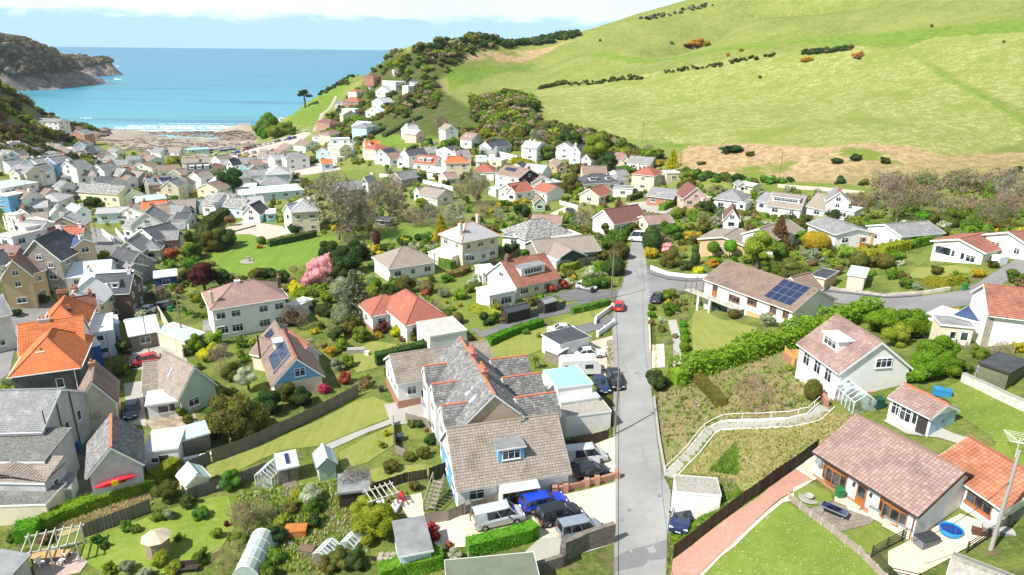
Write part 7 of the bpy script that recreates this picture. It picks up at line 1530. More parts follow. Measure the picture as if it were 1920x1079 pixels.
def blob(n,leaf,seed):
 v, f = quads(leaf_cloud(n, leaf, 9, seed, core=0, zs=.9)); u_ = []; t = []                                   # leaves round a coarse closed core
 R_ = 6;ring = [(math.cos(a * 6.283 / R_),math.sin(a * 6.283 / R_)) for a in range(R_)];prof = [(.42,-.7),(.6,-.2),(.52,.25),(.25,.5),(.02,.56)]
 for (r,z) in prof: u_ += [(x * r,y * r,z * .85) for x,y in ring]
 for i in range(len(prof) - 1):
  for k in range(R_): t.append((i * R_ + k,i * R_ + (k + 1) % R_,(i + 1) * R_ + (k + 1) % R_,(i + 1) * R_ + k))
 return np.concatenate([v,np.array(u_)]),np.concatenate([f,np.array(t) + len(v)])
FB = {1: [blob(430,.15,700 + k) for k in range(4)],2: [blob(170,.22,720 + k) for k in range(4)]};FS = [quads(SPARSE[2][k]) for k in range(3)]
for (P_,n,rr) in ZONES:
 us = [p[0] for p in P_];vs = [p[1] for p in P_];k = 0;tries = 0
 while k < n and tries < n * 14:
  tries += 1;u = rs.uniform(min(us),max(us));v = rs.uniform(min(vs),max(vs))
  if not inpoly(u,v,P_): continue
  g_ = G(u,v + rr * .5);key = (int(round(g_[0])),int(round(g_[1])))
  if any((key[0] + i,key[1] + j) in OCC for i in (-1,0,1) for j in (-1,0,1)) or g_[2] < 3.2: continue
  c = rs.randrange(len(FCOL));r = rr * rs.uniform(.6,1.7) * (1 if v > 420 else .9);D = project(g_)[2];rm = r / FPX * D
  lod = 1 if r > 11 else 2; bv, bf = FB[lod][rs.randrange(len(FB[lod]))] if FCOL[c] not in 'tx' else FS[rs.randrange(len(FS))]; ang = rs.uniform(0, 6.3); ca, sa = math.cos(ang), math.sin(ang); hh = rs.uniform(.7, 1.15); sx_ = rm * rs.uniform(.9, 1.3); sy_ = rm * rs.uniform(.8, 1.1)
  q = np.stack([bv[:,0] * sx_ * ca - bv[:,1] * sy_ * sa + g_[0],bv[:,0] * sx_ * sa + bv[:,1] * sy_ * ca + g_[1],bv[:,2] * rm * hh + g_[2] + rm * .55 * hh],1);FV.append(q);FF_.append(bf + FO[0]);FO[0] += len(q);FM.append(np.full(len(bf),c));k += 1
  for i in range(-int(rm * .5),int(rm * .5) + 1):
   for j in range(-int(rm * .5),int(rm * .5) + 1): OCC.add((key[0] + i,key[1] + j))
me = bpy.data.meshes.new('garden_shrubs'); VV = np.concatenate(FV); FFF = np.concatenate(FF_); me.vertices.add(len(VV)); me.vertices.foreach_set('co', VV.ravel()); me.loops.add(FFF.size); me.loops.foreach_set('vertex_index', FFF.ravel()); me.polygons.add(len(FFF)); me.polygons.foreach_set('loop_start', np.arange(len(FFF)) * 4)
for c in FCOL: me.materials.append(LM[c])
me.polygons.foreach_set('material_index', np.concatenate(FM).astype(np.int32)); me.update(); me.validate(); o = bpy.data.objects.new('garden_shrubs', me); COL.objects.link(o); tag(o, 'small mixed shrubs and border plants filling the gardens between the houses', 'shrubs', kind='stuff', uv=(900, 500))
# ---------------------------------------------------------------- woods and far hedges that read as one mass
def wood(name, polys, n, smin, smax, cols, label, seed, lod=2, kinds=BALLS, px=True, zoff=.55, hfun=None, loc=None):
 rs = np.random.RandomState(seed);bases = [(np.array([v.co for v in m.vertices]),[tuple(p.vertices) for p in m.polygons]) for m in kinds[lod][:3]];bases = [(v,f) for v,f in bases]
 VV = [];FF = [];MM = [];k = 0;tot = 0;A = []
 for P in polys: W_ = [G(u,v)[:2] for u,v in P] if px else P;A.append(np.array(W_))
 while tot < n and k < n * 40:
  k += 1;P = A[rs.randint(len(A))];x = rs.uniform(P[:,0].min(),P[:,0].max());y = rs.uniform(P[:,1].min(),P[:,1].max())
  if seg_sd(np.array([x]),np.array([y]),P)[0] < 0: continue
  if (int(x),int(y)) in OCC: continue
  z = hz(x,y) if hfun is None else hfun(x,y)
  if z < 2: continue
  bv,bf = bases[rs.randint(len(bases))];s = rs.uniform(smin,smax);a = rs.rand() * 6.28;ca,sa = math.cos(a),math.sin(a);q = bv * s;q = np.stack([q[:,0] * ca - q[:,1] * sa + x,q[:,0] * sa + q[:,1] * ca + y,q[:,2] * rs.uniform(.8,1.2) + z + s * zoff],1)
  o = sum(len(v) for v in VV);VV.append(q);FF += [tuple(i + o for i in f) for f in bf];MM += [rs.randint(len(cols))] * len(bf);tot += 1
 me = bpy.data.meshes.new(name);me.from_pydata(np.concatenate(VV).tolist(),[],FF)
 for c in cols: me.materials.append(LM[c])
 me.polygons.foreach_set('material_index', MM); me.update(); o = bpy.data.objects.new(name, me); COL.objects.link(o); return tag(o, label, 'woodland', kind='stuff', uv=(polys[0][0] if px else (100, 120)))
TINY = [None,None,[leaf_cloud(230,.20,6,900 + k,core=.85) for k in range(3)]]
def hfh(x,y):
 i = int(np.clip(np.searchsorted(HLX,x) - 1,0,len(HLX) - 2));j = int(np.clip(np.searchsorted(HLY,y) - 1,0,len(HLY) - 2));h = HLH[j,i];return h if h > 24 else -9
wood('headland_wood', [[(-1200, 880), (-640, 950), (-700, 1650), (-1200, 1650)]], 2600, 4, 8, 'otvtxotko', 'scrubby brown and green woodland covering the far headland', 1, kinds=TINY, px=False, hfun=hfh, zoff=.3)
wood('cliff_wood', [[(-190,215),(-182,270),(-196,320),(-214,360),(-250,400),(-285,440),(-300,500),(-430,520),(-430,215)]], 1500, 2.6, 6.0, 'odgdouyk', 'dark wooded hillside on the left above the village', 2, kinds=TINY, zoff=.6, px=False)
wood('hillside_scrub', [[(690,150),(760,108),(850,90),(930,88),(855,122),(824,150),(822,205),(770,205),(745,250),(725,215),(745,160),(735,128)],[(880,190),(960,170),(1000,190),(1010,235),(1080,258),(1050,300),(950,270),(890,230)],[(1000,236),(1090,250),(1180,285),(1240,300),(1180,306),(1060,296)]], 820, 1.6, 4.0, 'gdodouyghot', 'mixed scrub and thorn trees on the slope below the hill', 3, kinds=TINY, zoff=.6)
wood('hillside_scrub', [[(640,190),(690,150),(735,130),(745,160),(725,215),(690,240),(640,240),(615,225)],[(600,240),(700,245),(730,262),(700,275),(600,262)],[(740,262),(840,222),(880,262),(860,262),(800,262)],[(690,137),(758,103),(772,108),(745,130),(700,150)]], 250, 1.5, 3.2, 'gdohyk', 'garden scrub among the hillside houses', 4, kinds=TINY, zoff=.6)
wood('cliff_hedge', [[(520,214),(560,190),(600,170),(680,132),(692,138),(650,160),(600,184),(560,204),(524,222)]], 230, 1.4, 2.6, 'dodo', 'dark windswept hedge along the cliff edge', 5, kinds=TINY, zoff=.5)
wood('skyline_belt', [[(900,84),(985,80),(1088,62),(1086,70),(985,88),(905,90)]], 170, 2.2, 4.2, 'ddo', 'dark belt of trees along the skyline', 6, kinds=TINY, zoff=.7)
wood('skyline_belt', [[(750,104),(800,92),(860,80),(935,78),(930,86),(860,92),(800,104),(760,112)]], 130, 2.6, 5.2, 'dotuo', 'tree line where the hill ridge meets the sea', 7, kinds=TINY, zoff=.8)
wood('field_hedge', [[(1010,166),(1060,153),(1062,158),(1012,168)],[(1064,158),(1140,148),(1206,142),(1206,150),(1140,155),(1064,162)],[(1246,136),(1350,120),(1440,104),(1470,103),(1440,110),(1350,126),(1246,140)],[(1504,99),(1600,89),(1600,93),(1540,101),(1504,104)]], 620, .7, 1.7, 'ddok', 'broken dark hedge crossing the hillside field', 8, kinds=TINY, zoff=.6)
wood('skyline_bushes', [[(1195,38),(1215,32),(1270,20),(1300,14),(1345,3),(1345,9),(1300,20),(1215,38)]], 45, 1.0, 2.4, 'tdov', 'small windswept bushes on the hill skyline', 9, kinds=TINY, zoff=.6)
wood('bank_scrub', [[(1560,395),(1700,395),(1850,420),(1925,400),(1925,360),(1780,365),(1620,372)],[(1640,345),(1925,345),(1925,362),(1640,362)]], 130, 1.4, 3.4, 'xtugotx', 'reddish bare scrub below the bracken bank', 10, lod=2, kinds=SPARSE, zoff=.6)
wood('field_edge_scrub', [[(1260,322),(1400,342),(1460,338),(1620,346),(1620,352),(1460,348),(1400,352),(1260,334)]], 70, .9, 2.0, 'dgoh', 'hedge scrub along the foot of the bracken bank', 11, kinds=TINY, zoff=.5)
# rough tussocks and weeds on the banks: real blades, one mass
def tussocks(name, polys, n, hmin, hmax, cs, label, seed, w=.05):
 rs = np.random.RandomState(seed);V = [];F = [];M_ = [];A = [np.array([G(u,v)[:2] for u,v in P]) for P in polys];k = 0;ar = [abs((P[:,0].max() - P[:,0].min()) * (P[:,1].max() - P[:,1].min())) for P in A];pr = np.array(ar) / sum(ar)
 X = [];
 while len(X) < n and k < 60:
  k += 1;P = A[rs.choice(len(A),p=pr)];m = n;x = rs.uniform(P[:,0].min(),P[:,0].max(),m);y = rs.uniform(P[:,1].min(),P[:,1].max(),m);s = seg_sd(x,y,P) > 0;X += list(zip(x[s],y[s]))[:max(1,n // 4)]
 X = X[:n]
 for (x,y) in X:
  z = hz(x,y);c = rs.randint(len(cs));nb = 4;h = rs.uniform(hmin,hmax)
  for _ in range(nb):
   a = rs.rand() * 6.28;dx,dy = math.cos(a),math.sin(a);l = h * rs.uniform(.6,1.2);o = len(V);V += [(x - dy * w,y + dx * w,z),(x + dy * w,y - dx * w,z),(x + dx * l * .7,y + dy * l * .7,z + l)];F.append((o,o + 1,o + 2));M_.append(c)
 me = bpy.data.meshes.new(name);me.from_pydata(V,[],F)
 for c in cs: me.materials.append(LM[c])
 me.polygons.foreach_set('material_index', M_); me.update(); o = bpy.data.objects.new(name, me); COL.objects.link(o); return tag(o, label, 'grass', kind='stuff', uv=polys[0][0])
LM['S'] = leafmat('straw_blades', (.46, .38, .2), (.36, .31, .14), (.2, .24, .05))
tussocks('rough_grass', [[(1290,888),(1345,812),(1430,800),(1560,772),(1620,786),(1535,846),(1400,935)],[(1222,745),(1300,705),(1480,655),(1530,665),(1560,768),(1340,805),(1250,884)]], 10000, .12, .38, 'SSySSo', 'rough straw-coloured grass on the bank above the road', 21, .035)
tussocks('weeds', [[(1230,745),(1300,712),(1400,690),(1540,690),(1555,765),(1340,805),(1255,870)]], 650, .25, .6, 'gyo', 'weeds growing over the old garden plot', 22, .08)
tussocks('long_grass', [[(1302,915),(1372,905),(1400,935),(1262,1035),(1256,1010)],[(1330,885),(1380,830),(1385,895)]], 3500, .15, .4, 'hhyg', 'long green grass beside the roadside garage', 23, .04)
tussocks('dead_grass', [[(100,990),(180,962),(282,922),(284,948),(160,990)]], 1800, .15, .4, 'SSS', 'dead straw grass between hedge and fence', 24, .04)
tussocks('meadow_plants', [[(165,1010),(300,960),(430,930),(440,990),(400,1050),(200,1079)],[(440,930),(640,900),(700,1060),(480,1079)]], 5000, .15, .45, 'yghyw', 'long grass and flowers of the wild lower garden', 25, .06)
tussocks('verge_weeds', [[(1222,600),(1226,600),(1240,830),(1252,890),(1264,925),(1262,1015),(1254,1079),(1249,1079),(1257,1005),(1258,925),(1246,893),(1234,830)],[(1138,640),(1148,640),(1150,760),(1148,820),(1140,820)],[(1164,545),(1176,500),(1180,470),(1172,470),(1160,530)],[(1145,1020),(1152,1020),(1152,1079),(1100,1079)]], 2600, .1, .38, 'ygSoh', 'weeds and grass along the ragged edges of the road', 26, .035)
# ================================================================ vehicles
def paint(name,c,rough=.28):
 if name in MATS: return MATS[name]
 m, nt, p = base(name, rough, .5); p.inputs['Coat Weight'].default_value = .6; p.inputs['Coat Roughness'].default_value = .08; col, _ = noise_mix(nt, mul(c, .93), mul(c, 1.04), 1.5); nt.links.new(col, p.inputs['Base Color']); MATS[name] = m; return m
TYRE = plain('tyre_rubber', (.02, .02, .02), .9, .1); RIM = plain('alloy_rim', (.45, .46, .47), .35, .05); LAMP = plain('headlamp_lens', (.75, .77, .78), .15, .03); TAIL = plain('tail_lamp_lens', (.45, .02, .02), .3, .05); CARG = glass('car_glass', (.025, .03, .035), .05); PLW = plain('white_plate', (.75, .75, .7), .5); PLY = plain('yellow_plate', (.7, .5, .04), .5); BLKP = plain('black_plastic', (.03, .03, .032), .6)
# x runs from tail (0) to nose (1): (x, bonnet/boot height); greenhouse: base x0,x1, roof x0,x1
SPEC = {'hatch': (3.9, 1.72, 1.47, [(0,.62),(.015,.90),(.06,.94),(.62,.95),(.86,.84),(.97,.68),(1,.52)], .03, .76, .13, .56), 'saloon': (4.6, 1.80, 1.44, [(0,.62),(.02,.92),(.17,.96),(.64,.93),(.88,.80),(.98,.66),(1,.5)], .14, .74, .30, .56),
  'estate': (4.7, 1.82, 1.47, [(0,.62),(.015,.92),(.06,.95),(.66,.95),(.88,.82),(.98,.68),(1,.5)], .02, .76, .08, .58), 'suv': (4.5, 1.90, 1.70, [(0,.7),(.015,1.0),(.05,1.08),(.66,1.08),(.9,.98),(.985,.82),(1,.6)], .02, .76, .07, .60),
  'mpv': (4.35, 1.82, 1.80, [(0,.65),(.012,1.0),(.05,1.04),(.70,1.06),(.90,.92),(.985,.75),(1,.55)], .015, .80, .035, .64), 'van': (5.0, 1.92, 1.95, [(0,.7),(.01,1.1),(.04,1.12),(.76,1.12),(.93,.92),(.99,.75),(1,.55)], .012, .86, .03, .70), 'bus': (6.2, 2.0, 2.5, [(0,.8),(.01,1.3),(.04,1.35),(.82,1.3),(.95,1.0),(.99,.8),(1,.6)], .01, .92, .02, .76)}
VC = {}
def car_mesh(kind):
 if kind in VC: return VC[kind]
 L,Wd,H,prof,gx0,gx1,rx0,rx1 = SPEC[kind];hw = Wd / 2;b = MB();xs = [0,.015,.06,.12,.2,.32,.45,.58,.66,.76,.86,.93,.98,1.0];rings = []
 def top(x):
  for (a,za),(c,zc) in zip(prof[:-1],prof[1:]):
   if a <= x <= c: return za + (zc - za) * (x - a) / (c - a + 1e-9)
  return prof[-1][1]
 for x in xs:
  t = top(x);w = hw * (1 - .10 * max(0,(x - .82) / .18) ** 2 - .06 * max(0,(.06 - x) / .06));zb = .24 if .05 < x < .95 else .30
  rings.append([(x * L,-w * .90,zb),(x * L,-w,zb + .18),(x * L,-w * .99,t - .22),(x * L,-w * .90,t - .05),(x * L,-w * .55,t),(x * L,w * .55,t),(x * L,w * .90,t - .05),(x * L,w * .99,t - .22),(x * L,w,zb + .18),(x * L,w * .90,zb)])
 n = 10;vs = [p for r in rings for p in r];fs = []
 for i in range(len(rings) - 1):
  for k in range(n): a = i * n + k;c = i * n + (k + 1) % n;fs.append((a,a + n,c + n,c))
 fs += [tuple(range(n)),tuple((len(rings) - 1) * n + k for k in range(n))[::-1]];b.add(vs,fs)
 zb0,zb1 = top(gx0 + .02) - .03,top(gx1) - .04;gh = MB();wt = hw * .72;wb = hw * .93
 g = [(gx0 * L,-wb,zb0),(gx1 * L,-wb * .9,zb1),(gx1 * L,wb * .9,zb1),(gx0 * L,wb,zb0),(rx0 * L,-wt,H - .05),(rx1 * L,-wt,H - .05),(rx1 * L,wt,H - .05),(rx0 * L,wt,H - .05)];gh.add(g,[(0,1,5,4),(1,2,6,5),(2,3,7,6),(3,0,4,7),(4,5,6,7)])
 for i in (0,1): pass
 def lerp(a,c,t): return tuple(a[k] + (c[k] - a[k]) * t for k in range(3))
 for (i,j) in ((0,4),(1,5),(2,6),(3,7)): b.bar(g[i],g[j],.09,.09)
 for s,(i0,i1,j0,j1) in enumerate(((0,1,4,5),(3,2,7,6))):
  b.bar(g[i0],g[i1],.06,.05)
  for t in ((.42,) if kind not in ('estate', 'mpv', 'van', 'bus') else (.28, .6)): b.bar(lerp(g[i0], g[i1], t), lerp(g[j0], g[j1], t * (1.02)), .07, .05)
  if kind == 'van' : p0, p1, p2, p3 = g[i0], lerp(g[i0], g[i1], .30), lerp(g[j0], g[j1], .32), g[j0]; off = -.02 if s == 0 else .02; q = [(p[0], p[1] + off, p[2]) for p in (p0, p1, p2, p3)]; b.add(q, [(0,1,2,3) if s == 0 else (3,2,1,0)])
 rf = MB();cx = [(rx0 * L - .03),rx0 * L + .25,rx1 * L - .3,rx1 * L + .03];rr = []
 for k,x in enumerate(cx): h = H + (.0 if k in (1,2) else -.045);rr.append([(x,-wt - .03,H - .07),(x,-wt * .8,h),(x,wt * .8,h),(x,wt + .03,H - .07)])
 vs = [p for r in rr for p in r];fs = []
 for i in range(3):
  for k in range(3): a = i * 4 + k;fs.append((a,a + 4,a + 5,a + 1))
 fs += [(0,1,2,3),(15,14,13,12)];b.add(vs,fs)
 tv = MB(); r = .32 if kind not in ('suv', 'van', 'bus') else .36; tv.lathe([(r * .62, -.1), (r * .96, -.1), (r, -.05), (r, .05), (r * .96, .1), (r * .62, .1)], 16); rm = MB(); rm.lathe([(.05, .07), (r * .60, .09)], 12); rm.lathe([(r * .62, -.09), (r * .64, .085)], 12)
 for k in range(5): a = k * 1.2566;rm.bar((0,0,.1),(math.cos(a) * r * .6,math.sin(a) * r * .6,.09),.06,.03)
 VC[kind] = dict(b=b, g=gh.mesh('glasshouse', CARG, uv=False), tyre=tv.mesh('tyre', TYRE, uv=False, smooth=True), rim=rm.mesh('rim', RIM, uv=False), body={}, r=r, L=L, hw=hw, top=top, H=H); return VC[kind]
def box_mesh(name,sx,sy,sz,mat):
 k = (name,sx,sy,sz,mat.name)
 if k not in VC: b = MB();b.box(-sx/2,-sy/2,-sz/2,sx/2,sy/2,sz/2);VC[k] = b.mesh(name,mat,uv=False)
 return VC[k]
def car(kind, u0, v0, u1, v1, col, label, name='parked_car', cat='car', short=None, roofm=None, group=None, scale=1.0, lift=.05):
 """(u0,v0) tail and (u1,v1) nose on the ground, in the photograph"""
 a = G(u0, v0); c = G(u1, v1); V = car_mesh(kind); L = V['L'] * scale; mid = (a + c) / 2; d = c - a; d[2] = 0; ang = math.atan2(d[1], d[0]); dx, dy = math.cos(ang), math.sin(ang)
 z0 = hz(mid[0] - dx * L / 2,mid[1] - dy * L / 2);z1 = hz(mid[0] + dx * L / 2,mid[1] + dy * L / 2)
 o = empty(name, (mid[0], mid[1], (z0 + z1) / 2 + lift + .03)); o.rotation_euler = (0, -math.atan2(z1 - z0, L), ang); o.scale = (scale,) * 3; tag(o, label, cat, group, uv=((u0 + u1) / 2, (v0 + v1) / 2))
 if short: LAND.append((short,((u0 + u1) / 2,(v0 + v1) / 2)))
 if col.name not in V['body']: me = V['b'].mesh('body', [col], uv=False); V['body'][col.name] = me
 X = -V['L'] / 2; LL = V['L']; hw = V['hw']; inst('body', V['body'][col.name], o, (X, 0, 0)); inst('glasshouse', V['g'], o, (X, 0, 0))
 for fx in (.19,.81):
  for s in (-1,1):
   w = inst('wheel', V['tyre'], o, (X + fx * LL, s * (hw - .09), V['r'])); w.rotation_euler = (math.pi / 2 * (1 if s < 0 else -1), 0, 0); inst('rim', V['rim'], w)
 for s in (-1,1):
  inst('headlight', box_mesh('headlight', .12, .38, .14, LAMP), o, (X + LL * .972, s * hw * .66, V['top'](.95) - .12)); inst('tail_light', box_mesh('tail_light', .06, .2, .3, TAIL), o, (X + .02, s * hw * .82, V['top'](.03) - .2)); inst('wing_mirror', box_mesh('wing_mirror', .12, .22, .14, BLKP), o, (X + LL * .66, s * (hw + .08), V['top'](.66) + .05))
 inst('number_plate', box_mesh('number_plate', .03, .5, .11, PLW), o, (X + LL + .005, 0, .45)); inst('number_plate', box_mesh('number_plate', .03, .5, .11, PLY), o, (X - .01, 0, .55))
 mark_occ([np.array([mid[0] + dx * t,mid[1] + dy * t]) for t in (-2,-1,0,1,2)],2)
 return o
PW = paint('white_car_paint', (.80, .80, .80)); PS = paint('silver_car_paint', (.46, .48, .50)); PBK = paint('black_car_paint', (.012, .014, .02)); PBL = paint('bright_blue_car_paint', (.008, .05, .55)); PNV = paint('navy_car_paint', (.015, .03, .09)); PRD = paint('red_car_paint', (.55, .012, .03)); PGY = paint('blue_grey_car_paint', (.22, .26, .31)); PDG = paint('dark_grey_car_paint', (.04, .045, .05)); PGR = paint('green_car_paint', (.05, .2, .09))
car('van', 893, 991, 976, 972, PS, 'silver panel van with dark side windows parked on the sandy pad', 'parked_van', 'van', 'silver van', lift=.12)
car('estate', 984, 958, 1052, 943, PBL, 'bright blue estate car in front of the blue dormer house', short='bright blue estate')
car('suv', 1012, 984, 1082, 966, PBK, 'black off-road car between the bright blue estate and the grey one', short='black off-road car'); car('mpv', 1050, 1011, 1124, 996, PGY, 'blue-grey small van-like car at the front of the gravel yard', short='blue-grey people carrier')
car('hatch', 1078, 899, 1141, 888, PBK, 'black hatchback behind the brick wall beside the sign-written van', short='black hatchback')
sv = car('van', 1058, 870, 1132, 862, PS, 'silver and white van with red lettering on its side', 'parked_van', 'van', 'sign-written van')
t_ = bpy.data.curves.new('lettering', 'FONT'); t_.body = 'SLIDERS'; t_.size = .42; t_.extrude = .008; t_.align_x = 'CENTER'; t_.materials.append(plain('red_lettering', (.55, .03, .06), .5)); to = bpy.data.objects.new('lettering', t_); COL.objects.link(to)
bpy.context.view_layer.update(); tm = bpy.data.meshes.new_from_object(to.evaluated_get(bpy.context.evaluated_depsgraph_get())); bpy.data.objects.remove(to); o = inst('lettering', tm, sv, (-.7, -.975, .84)); o.rotation_euler = (math.pi / 2, 0, 0)
inst('open_door', box_mesh('open_door', .9, .06, .85, PS), sv, (.95, -1.35, .8), R(-50))
car('suv', 1285, 950, 1272, 1000, PNV, 'dark blue-grey car parked on the verge below the roadside garage', short='dark blue verge car')
car('hatch', 1119, 716, 1136, 744, PNV, 'navy blue hatchback squeezed between block and parked black car', short='navy hatchback'); car('estate', 1146, 704, 1160, 737, PBK, 'black car parked on the road edge beside the navy hatchback', short='black roadside car')
car('saloon', 1078, 672, 1132, 668, PW, 'white coupe on the pinkish forecourt below the dark-roofed garage', short='white coupe'); car('saloon', 1081, 625, 1023, 624, PW, 'white saloon parked on the drive above the dark-roofed garage', short='white saloon')
car('hatch', 1159, 588, 1160, 571, PRD, 'bright red hatchback at the left side of the road', short='red hatchback'); car('hatch', 1087, 541, 1112, 546, PW, 'white hatchback on the dark drive by the red flowering bush', short='white hatchback')
car('bus', 1224, 455, 1181, 452, PW, 'white minibus at the far end of the road', 'minibus', 'minibus', 'white minibus'); car('saloon', 1226, 572, 1240, 556, PNV, 'dark blue car half hidden by shrubs at the junction')
car('hatch', 292, 678, 250, 688, PRD, 'red car under brown leaves in the yard of the orange roofs', short='leaf-covered red car'); car('hatch', 250, 770, 246, 785, PNV, 'dark blue car in the narrow drive beside the steep brown-roofed house')
car('saloon', 284, 587, 262, 589, PW, 'white car parked behind the brown shed', short='white car by shed'); car('estate', 310, 580, 290, 583, PDG, 'dark car next to the white car behind the brown shed')
car('hatch', 172, 490, 175, 478, PW, 'white car parked in the village street below the navy roof'); car('hatch', 89, 342, 91, 332, PW, 'white van-like car in the upper village street'); car('hatch', 150, 404, 156, 410, PBK, 'black car at the top of the wide village street')
car('hatch', 345, 440, 338, 450, PBL, 'blue covered car behind the slate cottages'); car('hatch', 340, 462, 330, 470, paint('pale_turquoise_car_paint', (.3, .5, .55)), 'pale turquoise car beside the red acer')
car('hatch', 1068, 400, 1074, 403, PDG, 'dark car on the buff patio of the white balustraded wall'); car('hatch', 1185, 362, 1192, 364, PDG, 'dark car beside the cream square house'); car('hatch', 1175, 358, 1168, 360, PW, 'white car beside the dark one near the cream square house')
# beach car park: small cars and boats, each on its own
rs = random.Random(4); CC = [(PW, 'white'), (PS, 'silver'), (PBL, 'blue'), (PDG, 'dark grey'), (PW, 'white'), (PRD, 'red'), (PNV, 'navy')]
for i,(u,v) in enumerate([(438,290),(446,287),(454,284),(462,281),(470,279),(478,277),(487,275),(496,272),(505,271),(514,268),(523,266),(533,264),(543,262),(552,260),(450,294),(462,291),(476,288),(490,285)]):
 c, nm = CC[rs.randrange(7)]; car('hatch' if i % 3 else 'mpv', u - 2, v + 1.5, u + 2.5, v - 1.5, c, f"*{nm} {'small car' if i % 3 else 'tall car'} in the beach car park", group='cars in the beach car park')
LAND += [('lone cliff pine', (567, 175)), ('first surf line', (330, 240))]
def boat(u,v,L,ang,c,cn,mast=False):
 p = G(u,v);h = MB();st = []
 for k in range(7): t = k / 6;w = .5 * L * .3 * math.sin(math.pi * min(1,.25 + t * .75)) if t < 1 else .02;st.append([((t - .5) * L,-w,.9 + .2 * t),((t - .5) * L,-w * .5,.15),((t - .5) * L,w * .5,.15),((t - .5) * L,w,.9 + .2 * t)])
 vs = [q for r in st for q in r];fs = []
 for i in range(6):
  for k in range(3): a = i * 4 + k;fs.append((a,a + 1,a + 5,a + 4))
 fs += [(3,2,1,0)];h.add(vs,fs);h.add([(x,y * .9,z - .15) for (x,y,z) in [r[j] for r in st for j in (0,3)]],[(2 * i,2 * i + 2,2 * i + 3,2 * i + 1) for i in range(6)])
 o = empty('boat', p, ang); tag(o, f"*{cn} boat {'with mast ' if mast else ''}by the beach", 'boat', 'boats laid up by the beach', uv=(u, v)); h.obj('hull', c, o)
 if mast: m = MB(); m.tube([(0, 0, .5), (0, 0, 6)], .06, 5); m.obj('mast', TRIM, o)
for (u, v, L, a, c, cn, m) in [(348,283,6,.3,PW,'white',0),(360,286,5,1,PBL,'blue',0),(376,288,6,.2,PW,'white',1),(392,284,5,.5,PBL,'blue-covered',0),(402,281,6,.1,PW,'white',0),(412,279,5,.9,PW,'white',1),(420,284,5,.4,PBL,'blue',0),(428,278,5,.2,PS,'grey',0),(405,290,5,1.4,PW,'white',0),(418,292,5,.6,PW,'white',0),(330,280,5,.1,PW,'white',1),(436,282,4,.2,PBL,'blue',0),(546,345,8,.2,PNV,'dark hulled',1),(556,341,6,.4,PGY,'grey',0),(566,343,6,.1,PGY,'pale grey',0),(574,247,4,.1,PW,'white',0)]: boat(u, v, L, a, c, cn, m)
# caravan
def caravan(u0, v0, u1, v1, label):
 a = G(u0, v0); c = G(u1, v1); d = c - a; ang = math.atan2(d[1], d[0]); L = 5.6; m = (a + c) / 2; o = empty('caravan', m, ang); tag(o, label, 'caravan', uv=((u0+u1)/2, (v0+v1)/2)); b = MB(); pr = [(-2.8,.5),(-2.8,2.3),(-2.5,2.58),(1.6,2.62),(2.3,2.35),(2.8,1.5),(2.8,.5)]
 n = len(pr); b.add([(x, -1.1, z) for x, z in pr] + [(x, 1.1, z) for x, z in pr], [tuple(range(n))[::-1], tuple(range(n, 2 * n))] + [(i, (i + 1) % n, (i + 1) % n + n, i + n) for i in range(n)]); b.obj('body', paint('caravan_white', (.80, .80, .80), .4), o)
 for x, w in ((-2.1, .5), (1.1, 1.1)): g = MB(); g.box(x - w/2, -1.13, 1.35, x + w/2, -1.101, 1.95); g.obj('window', CARG, o)
 g = MB(); g.box(-.9, -1.125, .5, -.35, -1.1, 2.2); g.obj('door', TRIM, o); h = MB(); h.bar((2.8, 0, .5), (3.9, 0, .5), .12); h.obj('tow_bar', DKT, o); V = car_mesh('hatch')
 for s in (-1, 1): w = inst('wheel', V['tyre'], o, (-.2, s * 1.0, .32)); w.rotation_euler = (math.pi / 2, 0, 0)
 LAND.append(('white caravan', ((u0+u1)/2, (v0+v1)/2)))
caravan(1050, 706, 1122, 698, 'white touring caravan between the garage and the blue flat roof')
# ================================================================ poles, wires, lamp posts
WOODP = plain('pole_wood', (.22, .18, .14), .95, .2, 3); WIREM = plain('black_cable', (.03, .03, .03), .6)
def pole(u, v, h, label, r=.13, arms=0, name='utility_pole', lean=0, mat=None, cat='utility pole'):
 p = G(u, v); o = empty(name, p); tag(o, label, cat, uv=(u, v)); b = MB(); b.tube([(0, 0, -.5), (lean, 0, h)], [r, r * .75], 8); b.obj('pole_shaft', mat or WOODP, o)
 for k in range(arms): a = MB(); a.box(-.7, -.05, h - .5 - k * .5, .7, .05, h - .4 - k * .5); a.obj('cross_arm', WOODP, o)
 return (p[0] + lean,p[1],p[2] + h)
T1 = pole(1146, 560, 9.2, 'tall telegraph pole at the left roadside by the red hatchback', arms=1); T2 = pole(1153, 815, 8.6, 'telegraph pole at the left roadside beside the white walls', arms=1); T3 = pole(1858, 1030, 8.5, 'pale concrete pole rising at the lower right edge', .16, 0, mat=CONC)
T4 = pole(1163, 452, 8, 'wooden pole at the hedge end beyond the stone-fronted bungalow'); T5 = pole(1273, 332, 9, 'wooden pole beside the golden conifer at the hill foot'); T6 = pole(1204, 268, 8, 'electricity pole with transformer box standing in the hill field', arms=2); T7 = pole(1461, 335, 8, 'pole with transformer box in front of the bracken bank', arms=1)
T8 = pole(344, 642, 8.5, 'pole with many wires beside the cream garage wall', arms=1); T9 = pole(212, 700, 6.5, 'grey pole in the yard below the orange roofs'); T10 = pole(181, 445, 7, 'dark pole at the corner of the wide village street', arms=1); T11 = pole(282, 672, 7, 'thin pole beside the leaf-covered red car', .08)
T12 = pole(815, 508, 6, 'pole in front of the glazed-porch bungalow', .1); T13 = pole(1308, 410, 5, 'thin pole beside the cream topiary bungalow', .06); T14 = pole(56, 385, 7, 'pole by the plain brown roof in the old village', .1)
